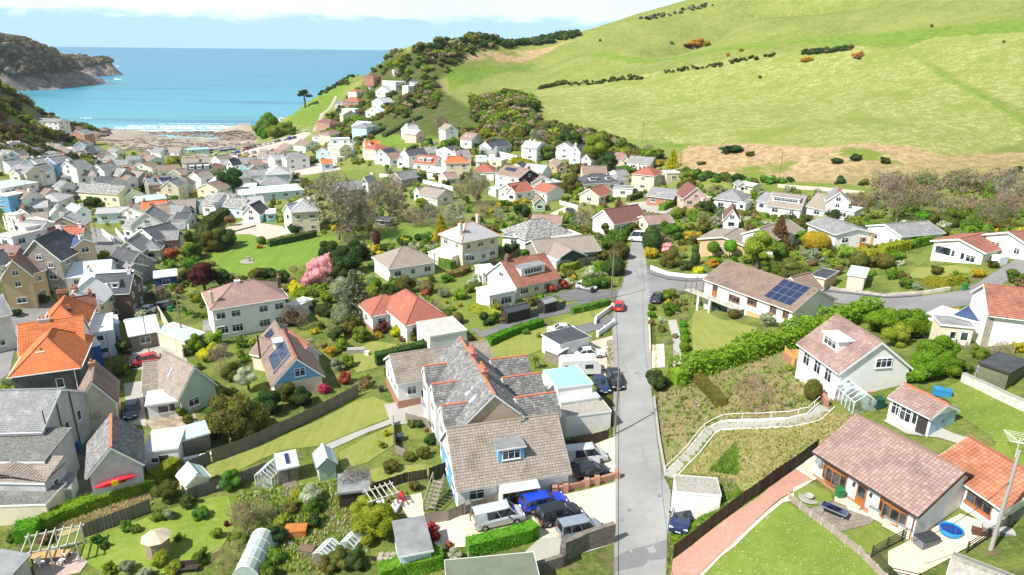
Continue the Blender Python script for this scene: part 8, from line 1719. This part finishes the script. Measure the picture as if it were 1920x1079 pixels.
p = G(1145,560)
def wire(a, b, label, sag=.8):
 w = MB(); n = 14; pts_ = [(a[0] + (b[0] - a[0]) * t, a[1] + (b[1] - a[1]) * t, a[2] + (b[2] - a[2]) * t - sag * 4 * t * (1 - t)) for t in [i / n for i in range(n + 1)]]; O_ = Vector(a); w.tube([Vector(q) - O_ for q in pts_], .028, 4); o = w.obj('overhead_cable', WIREM, None, O_, uv=False); q = project(pts_[n // 2]); tag(o, label, 'cable', uv=q[:2])
wire((T1[0], T1[1], T1[2] - .4), (T2[0], T2[1], T2[2] - .4), 'cable between the two left roadside poles'); q3 = atH(1160, 1200, 33.5); wire(T2, q3, 'cable running from the lower roadside pole out of the bottom'); wire(T1, T4, 'cable from the tall telegraph pole up the road'); e1 = atH(1600, 1120, 36); wire((T3[0], T3[1], T3[2] - 2.5), (G(1690,1090)[0], G(1690,1090)[1], hz(*G(1690,1090)[:2]) + 3.5), 'cable crossing over the paved terrace at lower right')
wire(T5, T6, 'cable climbing from the hill foot pole to the field pole'); wire(T8, T11, 'cable from the cream garage pole to the thin pole')
def lamp(u, v, h, label):
 p = G(u, v); o = empty('street_lamp', p); tag(o, label, 'street lamp', uv=(u, v)); b = MB(); b.tube([(0, 0, 0), (0, 0, h), (-.5, 0, h + .15)], .06, 6); b.obj('lamp_post', LEAD, o); l = MB(); l.lathe([(.05, .12), (.16, .05), (.16, 0), (.03, -.05)], 8, (-.6, 0, h + .1)); l.obj('lamp_head', TRIM, o)
lamp(1413, 497, 5.5, 'street lamp with pale head behind the solar-panel bungalow roof'); lamp(699, 505, 5, 'street lamp left of the glazed-porch bungalow'); lamp(10, 560, 5, 'street lamp by the tan brick flats')
# ================================================================ garden things
def thing(name, u, v, label, cat, rz=0, dz=0): p = G(u, v); o = empty(name, (p[0], p[1], p[2] + .05 + dz), rz); return tag(o, label, cat, uv=(u, v))
def part(o,name,mb,mat,**k): return mb.obj(name,mat,o,**k)
# kayak on the wall
k_ = empty('kayak', (0, 0, 0)); k_.matrix_basis = KH.loc @ Matrix.Translation((KH.W * .46, -.38, 2.55)) @ Matrix.Rotation(R(-4), 4, 'Y'); tag(k_, 'red and yellow kayak hung on the grey rendered gable', 'kayak', uv=(210, 897)); LAND.append(('red kayak', (210, 897)))
b = MB();pr = [(-1.9,.02,.05),(-1.6,.14,.1),(-.9,.3,.17),(0,.36,.2),(.9,.3,.17),(1.6,.14,.1),(1.9,.02,.05)]
rings = [[(x,-.02 - w * .2,-w),(x,-.3 - h,-w * .55),(x,-.3 - h,w * .55),(x,-.02 - w * .2,w),(x,.12,0)] for (x,w,h) in pr];vs = [p for r in rings for p in r]
b.add(vs, [(i * 5 + k, i * 5 + (k + 1) % 5, (i + 1) * 5 + (k + 1) % 5, (i + 1) * 5 + k) for i in range(6) for k in range(5)]); part(k_, 'hull', b, paint('red_plastic', (.65, .02, .04), .4)); b = MB(); b.box(-.35, -.53, -.3, .3, -.45, .3); part(k_, 'yellow_band', b, plain('yellow_plastic', (.8, .55, .02), .4)); b = MB(); b.lathe([(.2, 0), (.16, .03)], 10); s = part(k_, 'seat_well', b, BLKP); s.matrix_basis = Matrix.Translation((.75, -.5, 0)) @ Matrix.Rotation(math.pi / 2, 4, 'X')
def pergola(u0, v0, u1, v1, D, h, n, label, mat=TRIM):
 Mw, Wd = frame_from(u0, v0, u1, v1, h); o = empty('pergola', (0, 0, 0)); o.matrix_basis = Mw; tag(o, label, 'pergola', uv=((u0+u1)/2, (v0+v1)/2))
 for x in (0,Wd / 2,Wd):
  for y in (0, D): b = MB(); b.box(x - .06, y - .06, -.5, x + .06, y + .06, h); part(o, 'post', b, mat)
 for y in (0, D): b = MB(); b.box(-.3, y - .05, h + .003, Wd + .3, y + .05, h + .15); part(o, 'beam', b, mat)
 for i in range(n): x = Wd * i / (n - 1); b = MB(); b.box(x - .035, -.3, h + .155, x + .035, D + .3, h + .27); part(o, 'rafter', b, mat)
 mark_occ([np.array((Mw @ Vector((Wd * t,D * s,0)))[:2]) for t in (0,.5,1) for s in (0,.5,1)],2)
 return o
pergola(40, 1042, 142, 1020, 2.6, 2.2, 7, 'large white open pergola over the outdoor dining table', plain('weathered_white', (.52, .5, .44), .8, .1)); LAND.append(('white pergola', (95, 1020)))
pergola(697, 942, 745, 926, 1.8, 1.9, 6, 'small pale pergola frame beside the red chairs', plain('pale_weathered_timber', (.5, .47, .41), .9, .15, 3))
o = thing('dining_table', 97, 1052, 'long outdoor dining table under the white pergola', 'table', .12); b = MB(); b.box(-1.6, -.5, .7, 1.6, .5, .76); part(o, 'tabletop', b, plain('oiled_wood', (.48, .30, .13), .7, .15, 4))
for sx in (-1.4,1.4):
 for sy in (-.4, .4): b = MB(); b.box(sx - .05, sy - .05, 0, sx + .05, sy + .05, .7); part(o, 'leg', b, DKT)
for i,(u,v) in enumerate(((118,1058),(78,1062),(108,1040))):
 o = thing('garden_chair', u, v, ('white garden chair right of the pergola table', 'white garden chair at the near side of the pergola table', 'white garden chair behind the pergola table')[i], 'chair', i); b = MB(); b.box(-.25, -.25, .42, .25, .25, .47); part(o, 'seat', b, TRIM); b = MB(); b.box(-.25, .22, .47, .25, .26, .95); part(o, 'backrest', b, TRIM)
 for sx in (-.21,.21):
  for sy in (-.21, .21): b = MB(); b.box(sx - .02, sy - .02, 0, sx + .02, sy + .02, .42); part(o, 'leg', b, TRIM)
o = thing('parasol', 299, 1040, 'closed-sided beige octagonal summer shelter on the wild lawn', 'garden shelter'); b = MB(); n = 8; r = 1.35; b.add([(r * math.cos(k * .785), r * math.sin(k * .785), 1.95) for k in range(8)] + [(0, 0, 2.55)], [(k, (k + 1) % 8, 8) for k in range(8)]); part(o, 'canopy', b, plain('beige_canvas', (.50, .42, .31), .9, .1)); b = MB(); b.lathe([(1.1, 0), (1.1, 1.93)], 8); part(o, 'side_panels', b, plain('tan_canvas', (.34, .26, .17), .9, .15)); LAND.append(('beige octagonal shelter', (299, 1030)))
b = MB();n = 10;Lt = 5.0
for i in range(n): a0,a1 = math.pi * i / n,math.pi * (i + 1) / n;b.add([(-math.cos(a0) * 1.3,0,math.sin(a0) * 2.0),(-math.cos(a1) * 1.3,0,math.sin(a1) * 2.0),(-math.cos(a1) * 1.3,Lt,math.sin(a1) * 2.0),(-math.cos(a0) * 1.3,Lt,math.sin(a0) * 2.0)],[(0,1,2,3)])
for y in (0,Lt): b.add([(-math.cos(math.pi * i / n) * 1.3,y,math.sin(math.pi * i / n) * 2.0) for i in range(n + 1)],[tuple(range(n + 1))])
o = thing('polytunnel', 463, 1098, 'grey-green netted polytunnel at the bottom edge', 'polytunnel', .05); part(o, 'cover', b, plain('grey_netting', (.40, .47, .43), .8, .12, 3))
for y in (0, 1.25, 2.5, 3.75, 5): h = MB(); h.tube([(-math.cos(math.pi * i / n) * 1.33, y, math.sin(math.pi * i / n) * 2.03) for i in range(n + 1)], .03, 5); part(o, 'hoop', h, TRIM)
def greenhouse(u, v, w, d, h, rz, label):
 o = thing('greenhouse', u, v, label, 'greenhouse', rz); f = MB(); hh = h * .62; g = MB()
 g.add([(0,0,0),(w,0,0),(w,0,hh),(w/2,0,h),(0,0,hh)], [(0,1,2,3,4)]); g.add([(0,d,0),(w,d,0),(w,d,hh),(w/2,d,h),(0,d,hh)], [(4,3,2,1,0)]); part(o, 'end_panes', g, CLEAR)
 for i in range(5):
  y0,y1 = d * i / 5 + .03,d * (i + 1) / 5 - .03
  for (A, B) in (((0, hh), (w / 2, h)), ((w, hh), (w / 2, h)), ((0, .05), (0, hh)), ((w, .05), (w, hh))): p = MB(); p.add([(A[0], y0, A[1]), (A[0], y1, A[1]), (B[0], y1, B[1]), (B[0], y0, B[1])], [(0, 1, 2, 3)]); part(o, 'pane', p, CLEAR)
 for i in range(6):
  y = d * i / 5
  for (A,B) in (((0,0),(0,hh)),((0,hh),(w / 2,h)),((w / 2,h),(w,hh)),((w,hh),(w,0))): f.bar((A[0],y,A[1]),(B[0],y,B[1]),.05)
 for (x,z) in ((0,hh),(w / 2,h),(w,hh)): f.bar((x,0,z),(x,d,z),.05)
 part(o, 'frame', f, TRIM)
greenhouse(480, 912, 2.0, 2.6, 2.1, -.25, 'white-framed greenhouse left of the double-door shed'); greenhouse(588, 1050, 1.5, 2.0, 1.1, -.4, 'left of two low glass frames in the allotment'); greenhouse(640, 1030, 1.5, 2.2, 1.2, -.4, 'right of two low glass frames in the allotment'); greenhouse(1598, 778, 2.4, 3.4, 2.2, .1, 'white greenhouse full of pots left of the blue summerhouse')
def bin_(u, v, c, label, h=1.0): o = thing('wheelie_bin', u, v, label, 'bin'); b = MB(); b.add([(-.22,-.25,0),(.22,-.25,0),(.22,.25,0),(-.22,.25,0),(-.29,-.33,h*.9),(.29,-.33,h*.9),(.29,.36,h*.9),(-.29,.36,h*.9)], [(0,3,2,1),(0,1,5,4),(1,2,6,5),(2,3,7,6),(3,0,4,7),(4,5,6,7)]); part(o, 'body', b, c); b = MB(); b.box(-.31, -.36, h * .9 + .003, .31, .38, h); part(o, 'lid', b, c)
GRN = plain('green_bin_plastic', (.02, .18, .06), .5); bin_(1572, 938, GRN, 'green wheelie bin beside the brown front door', 1.15); bin_(1117, 798, BLKP, 'black wheelie bin beside the white roadside walls'); bin_(1110, 550 - 0, BLKP, 'black bin at the end of the dark drive'); bin_(1808, 545, GRN, 'dark green bin at the foot of the steep lane'); bin_(1038, 925, BLKP, 'black box bin behind the bright blue estate', .8); bin_(320, 585, GRN, 'green bin beside the dark parked car'); bin_(715, 735, BLKP, 'black bin lying on the lawn by the brick-base bungalow', .7); bin_(243, 668, BLKP, 'black bin beside the leaf-covered red car')
def boxthing(name, u, v, w, d, h, mat, label, cat, rz=0, lid=None, dz=0):
 o = thing(name, u, v, label, cat, rz, dz); b = MB(); b.box(-w/2, -d/2, 0, w/2, d/2, h * .85); part(o, 'box', b, mat); b = MB(); b.box(-w/2 - .03, -d/2 - .03, h * .85 + .003, w/2 + .03, d/2 + .03, h); part(o, 'lid', b, lid or mat); return o
GB = plain('grey_rattan', (.17, .18, .19), .8, .2, 5); CH = plain('charcoal_plastic', (.045, .05, .06), .6)
boxthing('storage_box', 1735, 1022, 1.6, .9, .8, GB, 'grey storage box with dark lid on the paved terrace', 'storage box', .3, CH); boxthing('low_store', 1655, 978, 2.2, .8, 1.0, plain('cream_panel', (.62, .57, .46), .8), 'cream low bin store with grey roof, left one below the bow window', 'bin store', -.95, RF['fl']); boxthing('low_store', 1684, 998, 2.2, .8, 1.0, MATS['cream_panel'], 'cream low bin store with grey roof, right one by the downpipe', 'bin store', -.95, RF['fl'])
boxthing('rattan_sofa', 1870, 1000, 2.0, .8, .45, GB, 'grey cushioned rattan sofa at the back of the terrace', 'sofa', -.5, plain('grey_cushion', (.4, .39, .37), .9)); boxthing('coffee_table', 1838, 1003, 1.2, .5, .4, plain('brown_rattan', (.12, .05, .035), .7, .2, 4), 'low dark brown coffee table near the paddling pool', 'table', -.5)
o = thing('paddling_pool', 1782, 1000, 'round blue paddling pool on the cream terrace', 'paddling pool', dz=.05); b = MB(); b.lathe([(.80, 0), (.86, .35), (.80, .36), (.76, .2)], 20); part(o, 'pool_wall', b, plain('bright_blue_vinyl', (.03, .32, .72), .4)); b = MB(); b.lathe([(.78, .18), (.78, .24)], 20); part(o, 'water', b, plain('pool_water', (.01, .05, .25), .1)); LAND.append(('blue paddling pool', (1782, 998)))
o = thing('patio_table', 1562, 968, 'dark rectangular glass table on the grey patio', 'table', -.75); b = MB(); b.box(-1.0, -.42, .7, 1.0, .42, .75); part(o, 'tabletop', b, glass('dark_table_glass', (.01, .02, .05), .08)); b = MB(); b.box(-1.06, -.48, .69, 1.06, -.425, .76).box(-1.06, .425, .69, 1.06, .48, .76).box(-1.06, -.42, .69, -1.005, .42, .76).box(1.005, -.42, .69, 1.06, .42, .76); part(o, 'table_rim', b, LEAD)
for sx in (-.8, .8): b = MB(); b.bar((sx, -.35, 0), (sx, .1, .69), .05); part(o, 'leg', b, LEAD); b = MB(); b.bar((sx, .35, 0), (sx, -.1, .69), .05); part(o, 'leg', b, LEAD)
o = thing('stone_planter', 1516, 935, 'round stone planter in a gravel ring on the small lawn', 'planter'); b = MB(); b.lathe([(.32, 0), (.42, .3), (.36, .32), (.3, .22)], 14); part(o, 'bowl', b, CONC); b = MB(); b.lathe([(.85, -.03), (.85, .02)], 18); part(o, 'gravel_ring', b, RF['fs'])
o = thing('rotary_dryer', 1903, 858, 'open rotary clothes dryer on the daisy lawn', 'clothes dryer'); b = MB(); b.tube([(0, 0, 0), (0, 0, 1.8)], .03, 6); part(o, 'post', b, TRIM)
for k in range(4):
 a = k * math.pi / 2 + .4; b = MB(); b.bar((0, 0, 1.45), (math.cos(a) * 1.4, math.sin(a) * 1.4, 1.85), .03); part(o, 'arm', b, TRIM)
b = MB()
for rr_ in (.6,.9,1.15,1.38):
 P4 = [(math.cos(k * math.pi / 2 + .4) * rr_,math.sin(k * math.pi / 2 + .4) * rr_,1.47 + .27 * rr_) for k in range(4)]
 for k in range(4): b.bar(P4[k],P4[(k + 1) % 4],.018)
x_ = part(o, 'drying_lines', b, TRIM); x_['kind'] = 'stuff'
o = thing('garden_bench', 354, 1072, 'brown swing bench near the bottom of the wild garden', 'bench', .15); b = MB(); b.box(-.9, -.3, .4, .9, .25, .46); part(o, 'seat', b, DKB); b = MB(); b.box(-.9, .26, .46, .9, .32, .95); part(o, 'backrest', b, DKB)
for sx in (-.8, .8): b = MB(); b.box(sx - .04, -.28, 0, sx + .04, .25, .4); part(o, 'leg', b, DKT)
boxthing('white_bench', 375, 862, 3.4, .5, .5, WHW, 'long white trough on the lawn beside the fence end', 'trough', .42); boxthing('white_box', 664, 737, .9, .6, .6, WHW, 'small white box at the right end of the long fence', 'box', .2)
boxthing('garden_table', 748, 826, 1.1, .8, .7, CH, 'dark table in the sunken terrace garden', 'table', .2); boxthing('compost_bay', 556, 1003, 2.0, 1.2, .8, plain('rusty_orange_cover', (.42, .15, .04), .8, .2), 'orange covered compost bay in the allotment', 'compost bay', .1); boxthing('blue_barrel', 146, 845, .8, .6, 1.0, plain('blue_barrel_plastic', (.02, .12, .38), .5), 'blue storage barrel in the back yard', 'barrel'); boxthing('blue_tub', 127, 882, .9, .9, .7, MATS['blue_barrel_plastic'], 'blue tub beside the cream yard store', 'tub')
boxthing('raised_bed', 575, 1035, 1.4, .9, .4, W['wd'], 'raised wooden bed with dark soil in the allotment', 'raised bed', -.1, SOIL); boxthing('cool_box', 1872, 497, 1.8, 1.4, 1.5, plain('white_box_van', (.72, .78, .80), .5), 'white box trailer beside the steep lane', 'trailer', .3, TRIM); boxthing('white_bath', 712, 950, 1.1, .7, .5, TRIM, 'white upturned bath beside the small pergola', 'bath', .3); boxthing('white_bath', 742, 955, .7, 1.5, .5, TRIM, 'white garden lounger beside the small pergola', 'lounger', -.2)
boxthing('red_chair', 752, 940, .6, .6, .9, paint('red_plastic', (.65, .02, .04)), 'red garden chair on the cream patio', 'chair'); boxthing('wheelbarrow_load', 1765, 742, 1.6, .9, .7, plain('blue_tarp', (.03, .22, .42), .7), 'blue covered trailer load behind the summerhouse', 'trailer', -.5); boxthing('log_bench', 1762, 760, 1.3, .7, .5, DKT, 'dark machinery pile beside the blue covered load', 'machinery')
boxthing('compost_bin', 1645, 765, .8, .8, 1.1, plain('dark_green_plastic', (.015, .07, .05), .5), 'dark green compost bin between greenhouse and summerhouse', 'compost bin'); boxthing('doormat_step', 1590, 945, 2.0, 1.0, .3, BUFF, 'rounded cream doorstep of the big bungalow', 'doorstep', -.7)
boxthing('boat_cover', 262, 545, 2.5, 1.2, .6, TRIM, 'small white cover behind the dark brick house', 'cover', .3); boxthing('garden_store', 668, 662, 2.6, 1.0, .7, RF['fs'], 'pale low roof behind the dark clipped hedge', 'store', .1); boxthing('bird_bath', 688, 666, .6, .6, .6, TRIM, 'white bird bath on the lawn', 'bird bath'); boxthing('sundial', 467, 491, .5, .5, 1.2, CONC, 'small stone sundial in the middle of the big lawn', 'sundial');
b = MB(); b.lathe([(2.0, 0), (2.0, .06)], 20); p = G(467, 491); o = b.obj('gravel_ring', RF['fs'], None, (p[0], p[1], p[2] + .06)); o['kind'] = 'structure'
o = thing('rock_heap', 745, 1052, 'heap of weathered logs and stones left of the pale blue shed', 'rock pile')
for i in range(12): b = MB(); bm_ = leaf_cloud; b.lathe([(.15, 0), (.35, .12), (.3, .3), (.08, .36)], 6); s = part(o, 'stone', b, plain('pile_stone', (.33, .28, .22), .95, .3, 2)); s.location = (-1.5 + (i % 6) * .55, (i // 6) * .5, .0); s.rotation_euler.z = i
# stepped deck beside the blue dormer house
o = thing('wooden_steps', 812, 935, 'grey timber steps and balustrade climbing to the blue dormer house', 'steps', -.3)
for i in range(7): b = MB(); b.box(0, -i * .34, 1.9 - i * .26, 1.1, -i * .34 + .32, 1.98 - i * .26); part(o, 'tread', b, TIMB)
for x in (-.05, 1.15): b = MB(); b.bar((x, .3, 2.9), (x, -2.2, 1.1), .08); b.bar((x, -2.2, 0), (x, -2.2, 1.1), .09); b.bar((x, .3, 0), (x, .3, 2.9), .09); part(o, 'balustrade', b, TIMB)
# satellite dish, playhouse
# ================================================================ people
def person(u, v, label, top, legs, rz=0, arm=.9, h=1.72, hairc=(.25, .2, .15)):
 p = G(u,v);vs = [(0,0,.94),(0,0,1.15),(0,0,1.38),(0,0,1.50),(0,0,1.60),(-.10,0,.90),(-.12,.02,.50),(-.12,0,.08),(-.12,-.14,.04),(.10,0,.90),(.13,-.06,.50),(.13,.02,.08),(.13,-.12,.04),(-.19,0,1.42),(-.25,-.04,1.15),(-.22,-.04 - .22 * arm,1.02 + .1 * arm),(.19,0,1.42),(.25,-.02,1.15),(.22,-.2,1.0),(0,-.01,1.68)]
 es = [(0,1),(1,2),(2,3),(3,4),(4,19),(0,5),(5,6),(6,7),(7,8),(0,9),(9,10),(10,11),(11,12),(2,13),(13,14),(14,15),(2,16),(16,17),(17,18)]
 rad = [.13,.135,.14,.06,.085,.09,.06,.045,.04,.09,.06,.045,.04,.06,.045,.035,.06,.045,.035,.09]
 me = bpy.data.meshes.new('body'); me.from_pydata(vs, es, []); o = bpy.data.objects.new('person', me); COL.objects.link(o); m = o.modifiers.new('skin', 'SKIN')
 for i,r in enumerate(rad): me.skin_vertices[0].data[i].radius = (r,r * .85)
 me.skin_vertices[0].data[0].use_root = True; s = o.modifiers.new('sub', 'SUBSURF'); s.levels = s.render_levels = 1; bpy.context.view_layer.update()
 ev = o.evaluated_get(bpy.context.evaluated_depsgraph_get());me2 = bpy.data.meshes.new_from_object(ev);bpy.data.objects.remove(o);me2.materials.clear()
 for mm in (plain('skin', (.55, .36, .27), .7), top, legs, plain('shoe_brown', (.08, .05, .03))): me2.materials.append(mm)
 for f in me2.polygons: c = f.center;f.material_index = 3 if c.z < .09 else 2 if c.z < .96 else 1 if (c.z < 1.5 and not (abs(c.x) > .15 and c.z < 1.1)) else 0;f.use_smooth = True
 root = empty('person', (p[0], p[1], p[2] + .08), rz); tag(root, label, 'person', uv=(u, v)); inst('body', me2, root, sc_=h / 1.76)
 b = MB(); b.lathe([(.04, .1), (.1, .06), (.105, 0), (.06, -.06)], 8); o2 = b.obj('hair', plain('greying_hair', hairc, .9), root, (0, .015, 1.70 * h / 1.76), smooth=True); return root
person(1829, 712, 'person in blue-grey shirt and pale trousers standing at the shed corner', plain('blue_grey_shirt', (.20, .22, .33), .9), plain('pale_trousers', (.45, .45, .44), .9), rz=2.2)
for i, (u, v) in enumerate([(280, 249), (290, 250), (346, 247), (372, 249), (236, 246)]): person(u, v, '*tiny distant figure walking on the wet sand', plain('dark_jacket', (.04, .05, .08)), plain('dark_trousers', (.05, .05, .06)), rz=i)
# ================================================================ beach rocks
RKM = plain('beach_rock', (.22, .17, .135), .95, .5, .25, dirt=(.40, .33, .27), dscale=.12)
def rocks(name, P, n, s0, s1, label, seed, flat=.55):
 rs = np.random.RandomState(seed);bm = bmesh.new();bmesh.ops.create_icosphere(bm,subdivisions=1,radius=1);iv = np.array([v.co for v in bm.verts]);fi = [[x.index for x in f.verts] for f in bm.faces];bm.free();A = np.array([G(u,v)[:2] for u,v in P]);V = [];F = [];k = 0;c = 0
 while c < n and k < n * 40:
  k += 1;x = rs.uniform(A[:,0].min(),A[:,0].max());y = rs.uniform(A[:,1].min(),A[:,1].max())
  if seg_sd(np.array([x]),np.array([y]),A)[0] < 0: continue
  s = rs.uniform(s0,s1);q = iv * (1 + rs.normal(size=iv.shape) * .22) * np.array([s * 1.7,s,s * flat]);a = .5 + rs.normal() * .35;q = np.stack([q[:,0] * math.cos(a) - q[:,1] * math.sin(a) + x,q[:,0] * math.sin(a) + q[:,1] * math.cos(a) + y,q[:,2] + hz(x,y) + s * .1],1);o = len(V);V += q.tolist();F += [[i + o for i in f] for f in fi];c += 1
 me = bpy.data.meshes.new(name); me.from_pydata(V, [], F); me.materials.append(RKM); me.update(); o = bpy.data.objects.new(name, me); COL.objects.link(o); return tag(o, label, 'rocks', kind='stuff', uv=P[0])
rocks('shore_rocks', [(105,224),(150,232),(215,228),(214,242),(190,262),(160,262),(108,240)], 420, 1.2, 4.5, 'tilted brown rocks on the left side of the beach', 1, .7); rocks('shore_rocks', [(280,250),(350,246),(400,250),(470,244),(482,262),(400,260),(330,256)], 420, .6, 2.2, 'low ribbed rocks across the middle of the beach', 2); rocks('shore_rocks', [(170,256),(480,262),(475,280),(300,284),(210,280)], 350, .4, 1.4, 'scattered stones on the upper beach', 3)
for (u,v) in ((1182,957),(1167,975),(1238,930),(1195,700),(1160,655),(1245,642),(1620,573),(1655,570)):
 p = G(u,v);b = MB();b.box(-.3,-.22,0,.3,.22,.015)
 for k in range(4): b.box(-.24 + k * .13,-.18,.016,-.17 + k * .13,.18,.02)
 o = b.obj('drain_cover', LEAD, None, (p[0], p[1], p[2] + .065)); tag(o, '*iron drain cover in the road', 'drain cover', uv=(u, v))
hzb = MB(); hzb.box(-3000, -60, -12, 3000, 3200, 140); hm = bpy.data.materials.new('sea_haze'); hm.use_nodes = True; hm.node_tree.nodes.clear()
ho_ = hm.node_tree.nodes.new('ShaderNodeOutputMaterial'); hv = hm.node_tree.nodes.new('ShaderNodeVolumePrincipled'); hv.inputs['Color'].default_value = (.82, .90, .97, 1); hv.inputs['Density'].default_value = .00005; hm.node_tree.links.new(hv.outputs[0], ho_.inputs['Volume'])
o = hzb.obj('haze', hm, uv=False); tag(o, 'thin pale sea haze softening the far headland', 'haze', kind='stuff', uv=(100, 100))
# ================================================================ labels: description plus where it stands, each one different
def relation(uv,lm):
 dx = uv[0] - lm[1][0];dy = uv[1] - lm[1][1]
 if abs(dx) > 1.6 * abs(dy): return ('right of' if dx > 0 else 'left of') + ' the ' + lm[0]
 return ('in front of' if dy > 0 else 'behind') + ' the ' + lm[0]
def finish_labels():
 used = {}
 for o,lab,uv in LABELS:
  if not lab.startswith('*'): used[lab] = used.get(lab, 0) + 1
 for o, lab, uv in sorted([t for t in LABELS if t[1].startswith('*')], key=lambda t: -t[2][1]):
  d = lab[1:];lms = sorted(LAND,key=lambda l: math.hypot((l[1][0] - uv[0]),1.4 * (l[1][1] - uv[1])));lms = [l for l in lms if math.hypot(l[1][0] - uv[0],l[1][1] - uv[1]) > 4][:6];cand = None
  for i in range(4):
   c = f"{d} {relation(uv, lms[i])}"
   if len(c.split()) <= 16 and c not in used: cand = c;break
  if cand is None:
   for i in range(5):
    for j in range(6):
     if i == j: continue
     c = f"{d} {relation(uv, lms[i])} and {relation(uv, lms[j])}"
     if len(c.split()) <= 16 and c not in used: cand = c;break
    if cand: break
  if cand is None:
   for w_ in ('small', 'low', 'tall', 'bushy', 'thin', 'broad', 'ragged'):
    c = f"{w_} {d} {relation(uv, lms[0])}"
    if c not in used and len(c.split()) <= 16: cand = c;break
  cand = cand or f"{d} {relation(uv, lms[0])}"; used[cand] = used.get(cand, 0) + 1; o['label'] = cand
  if used[cand] > 1: o['group'] = 'shrubs of the village gardens'
finish_labels()
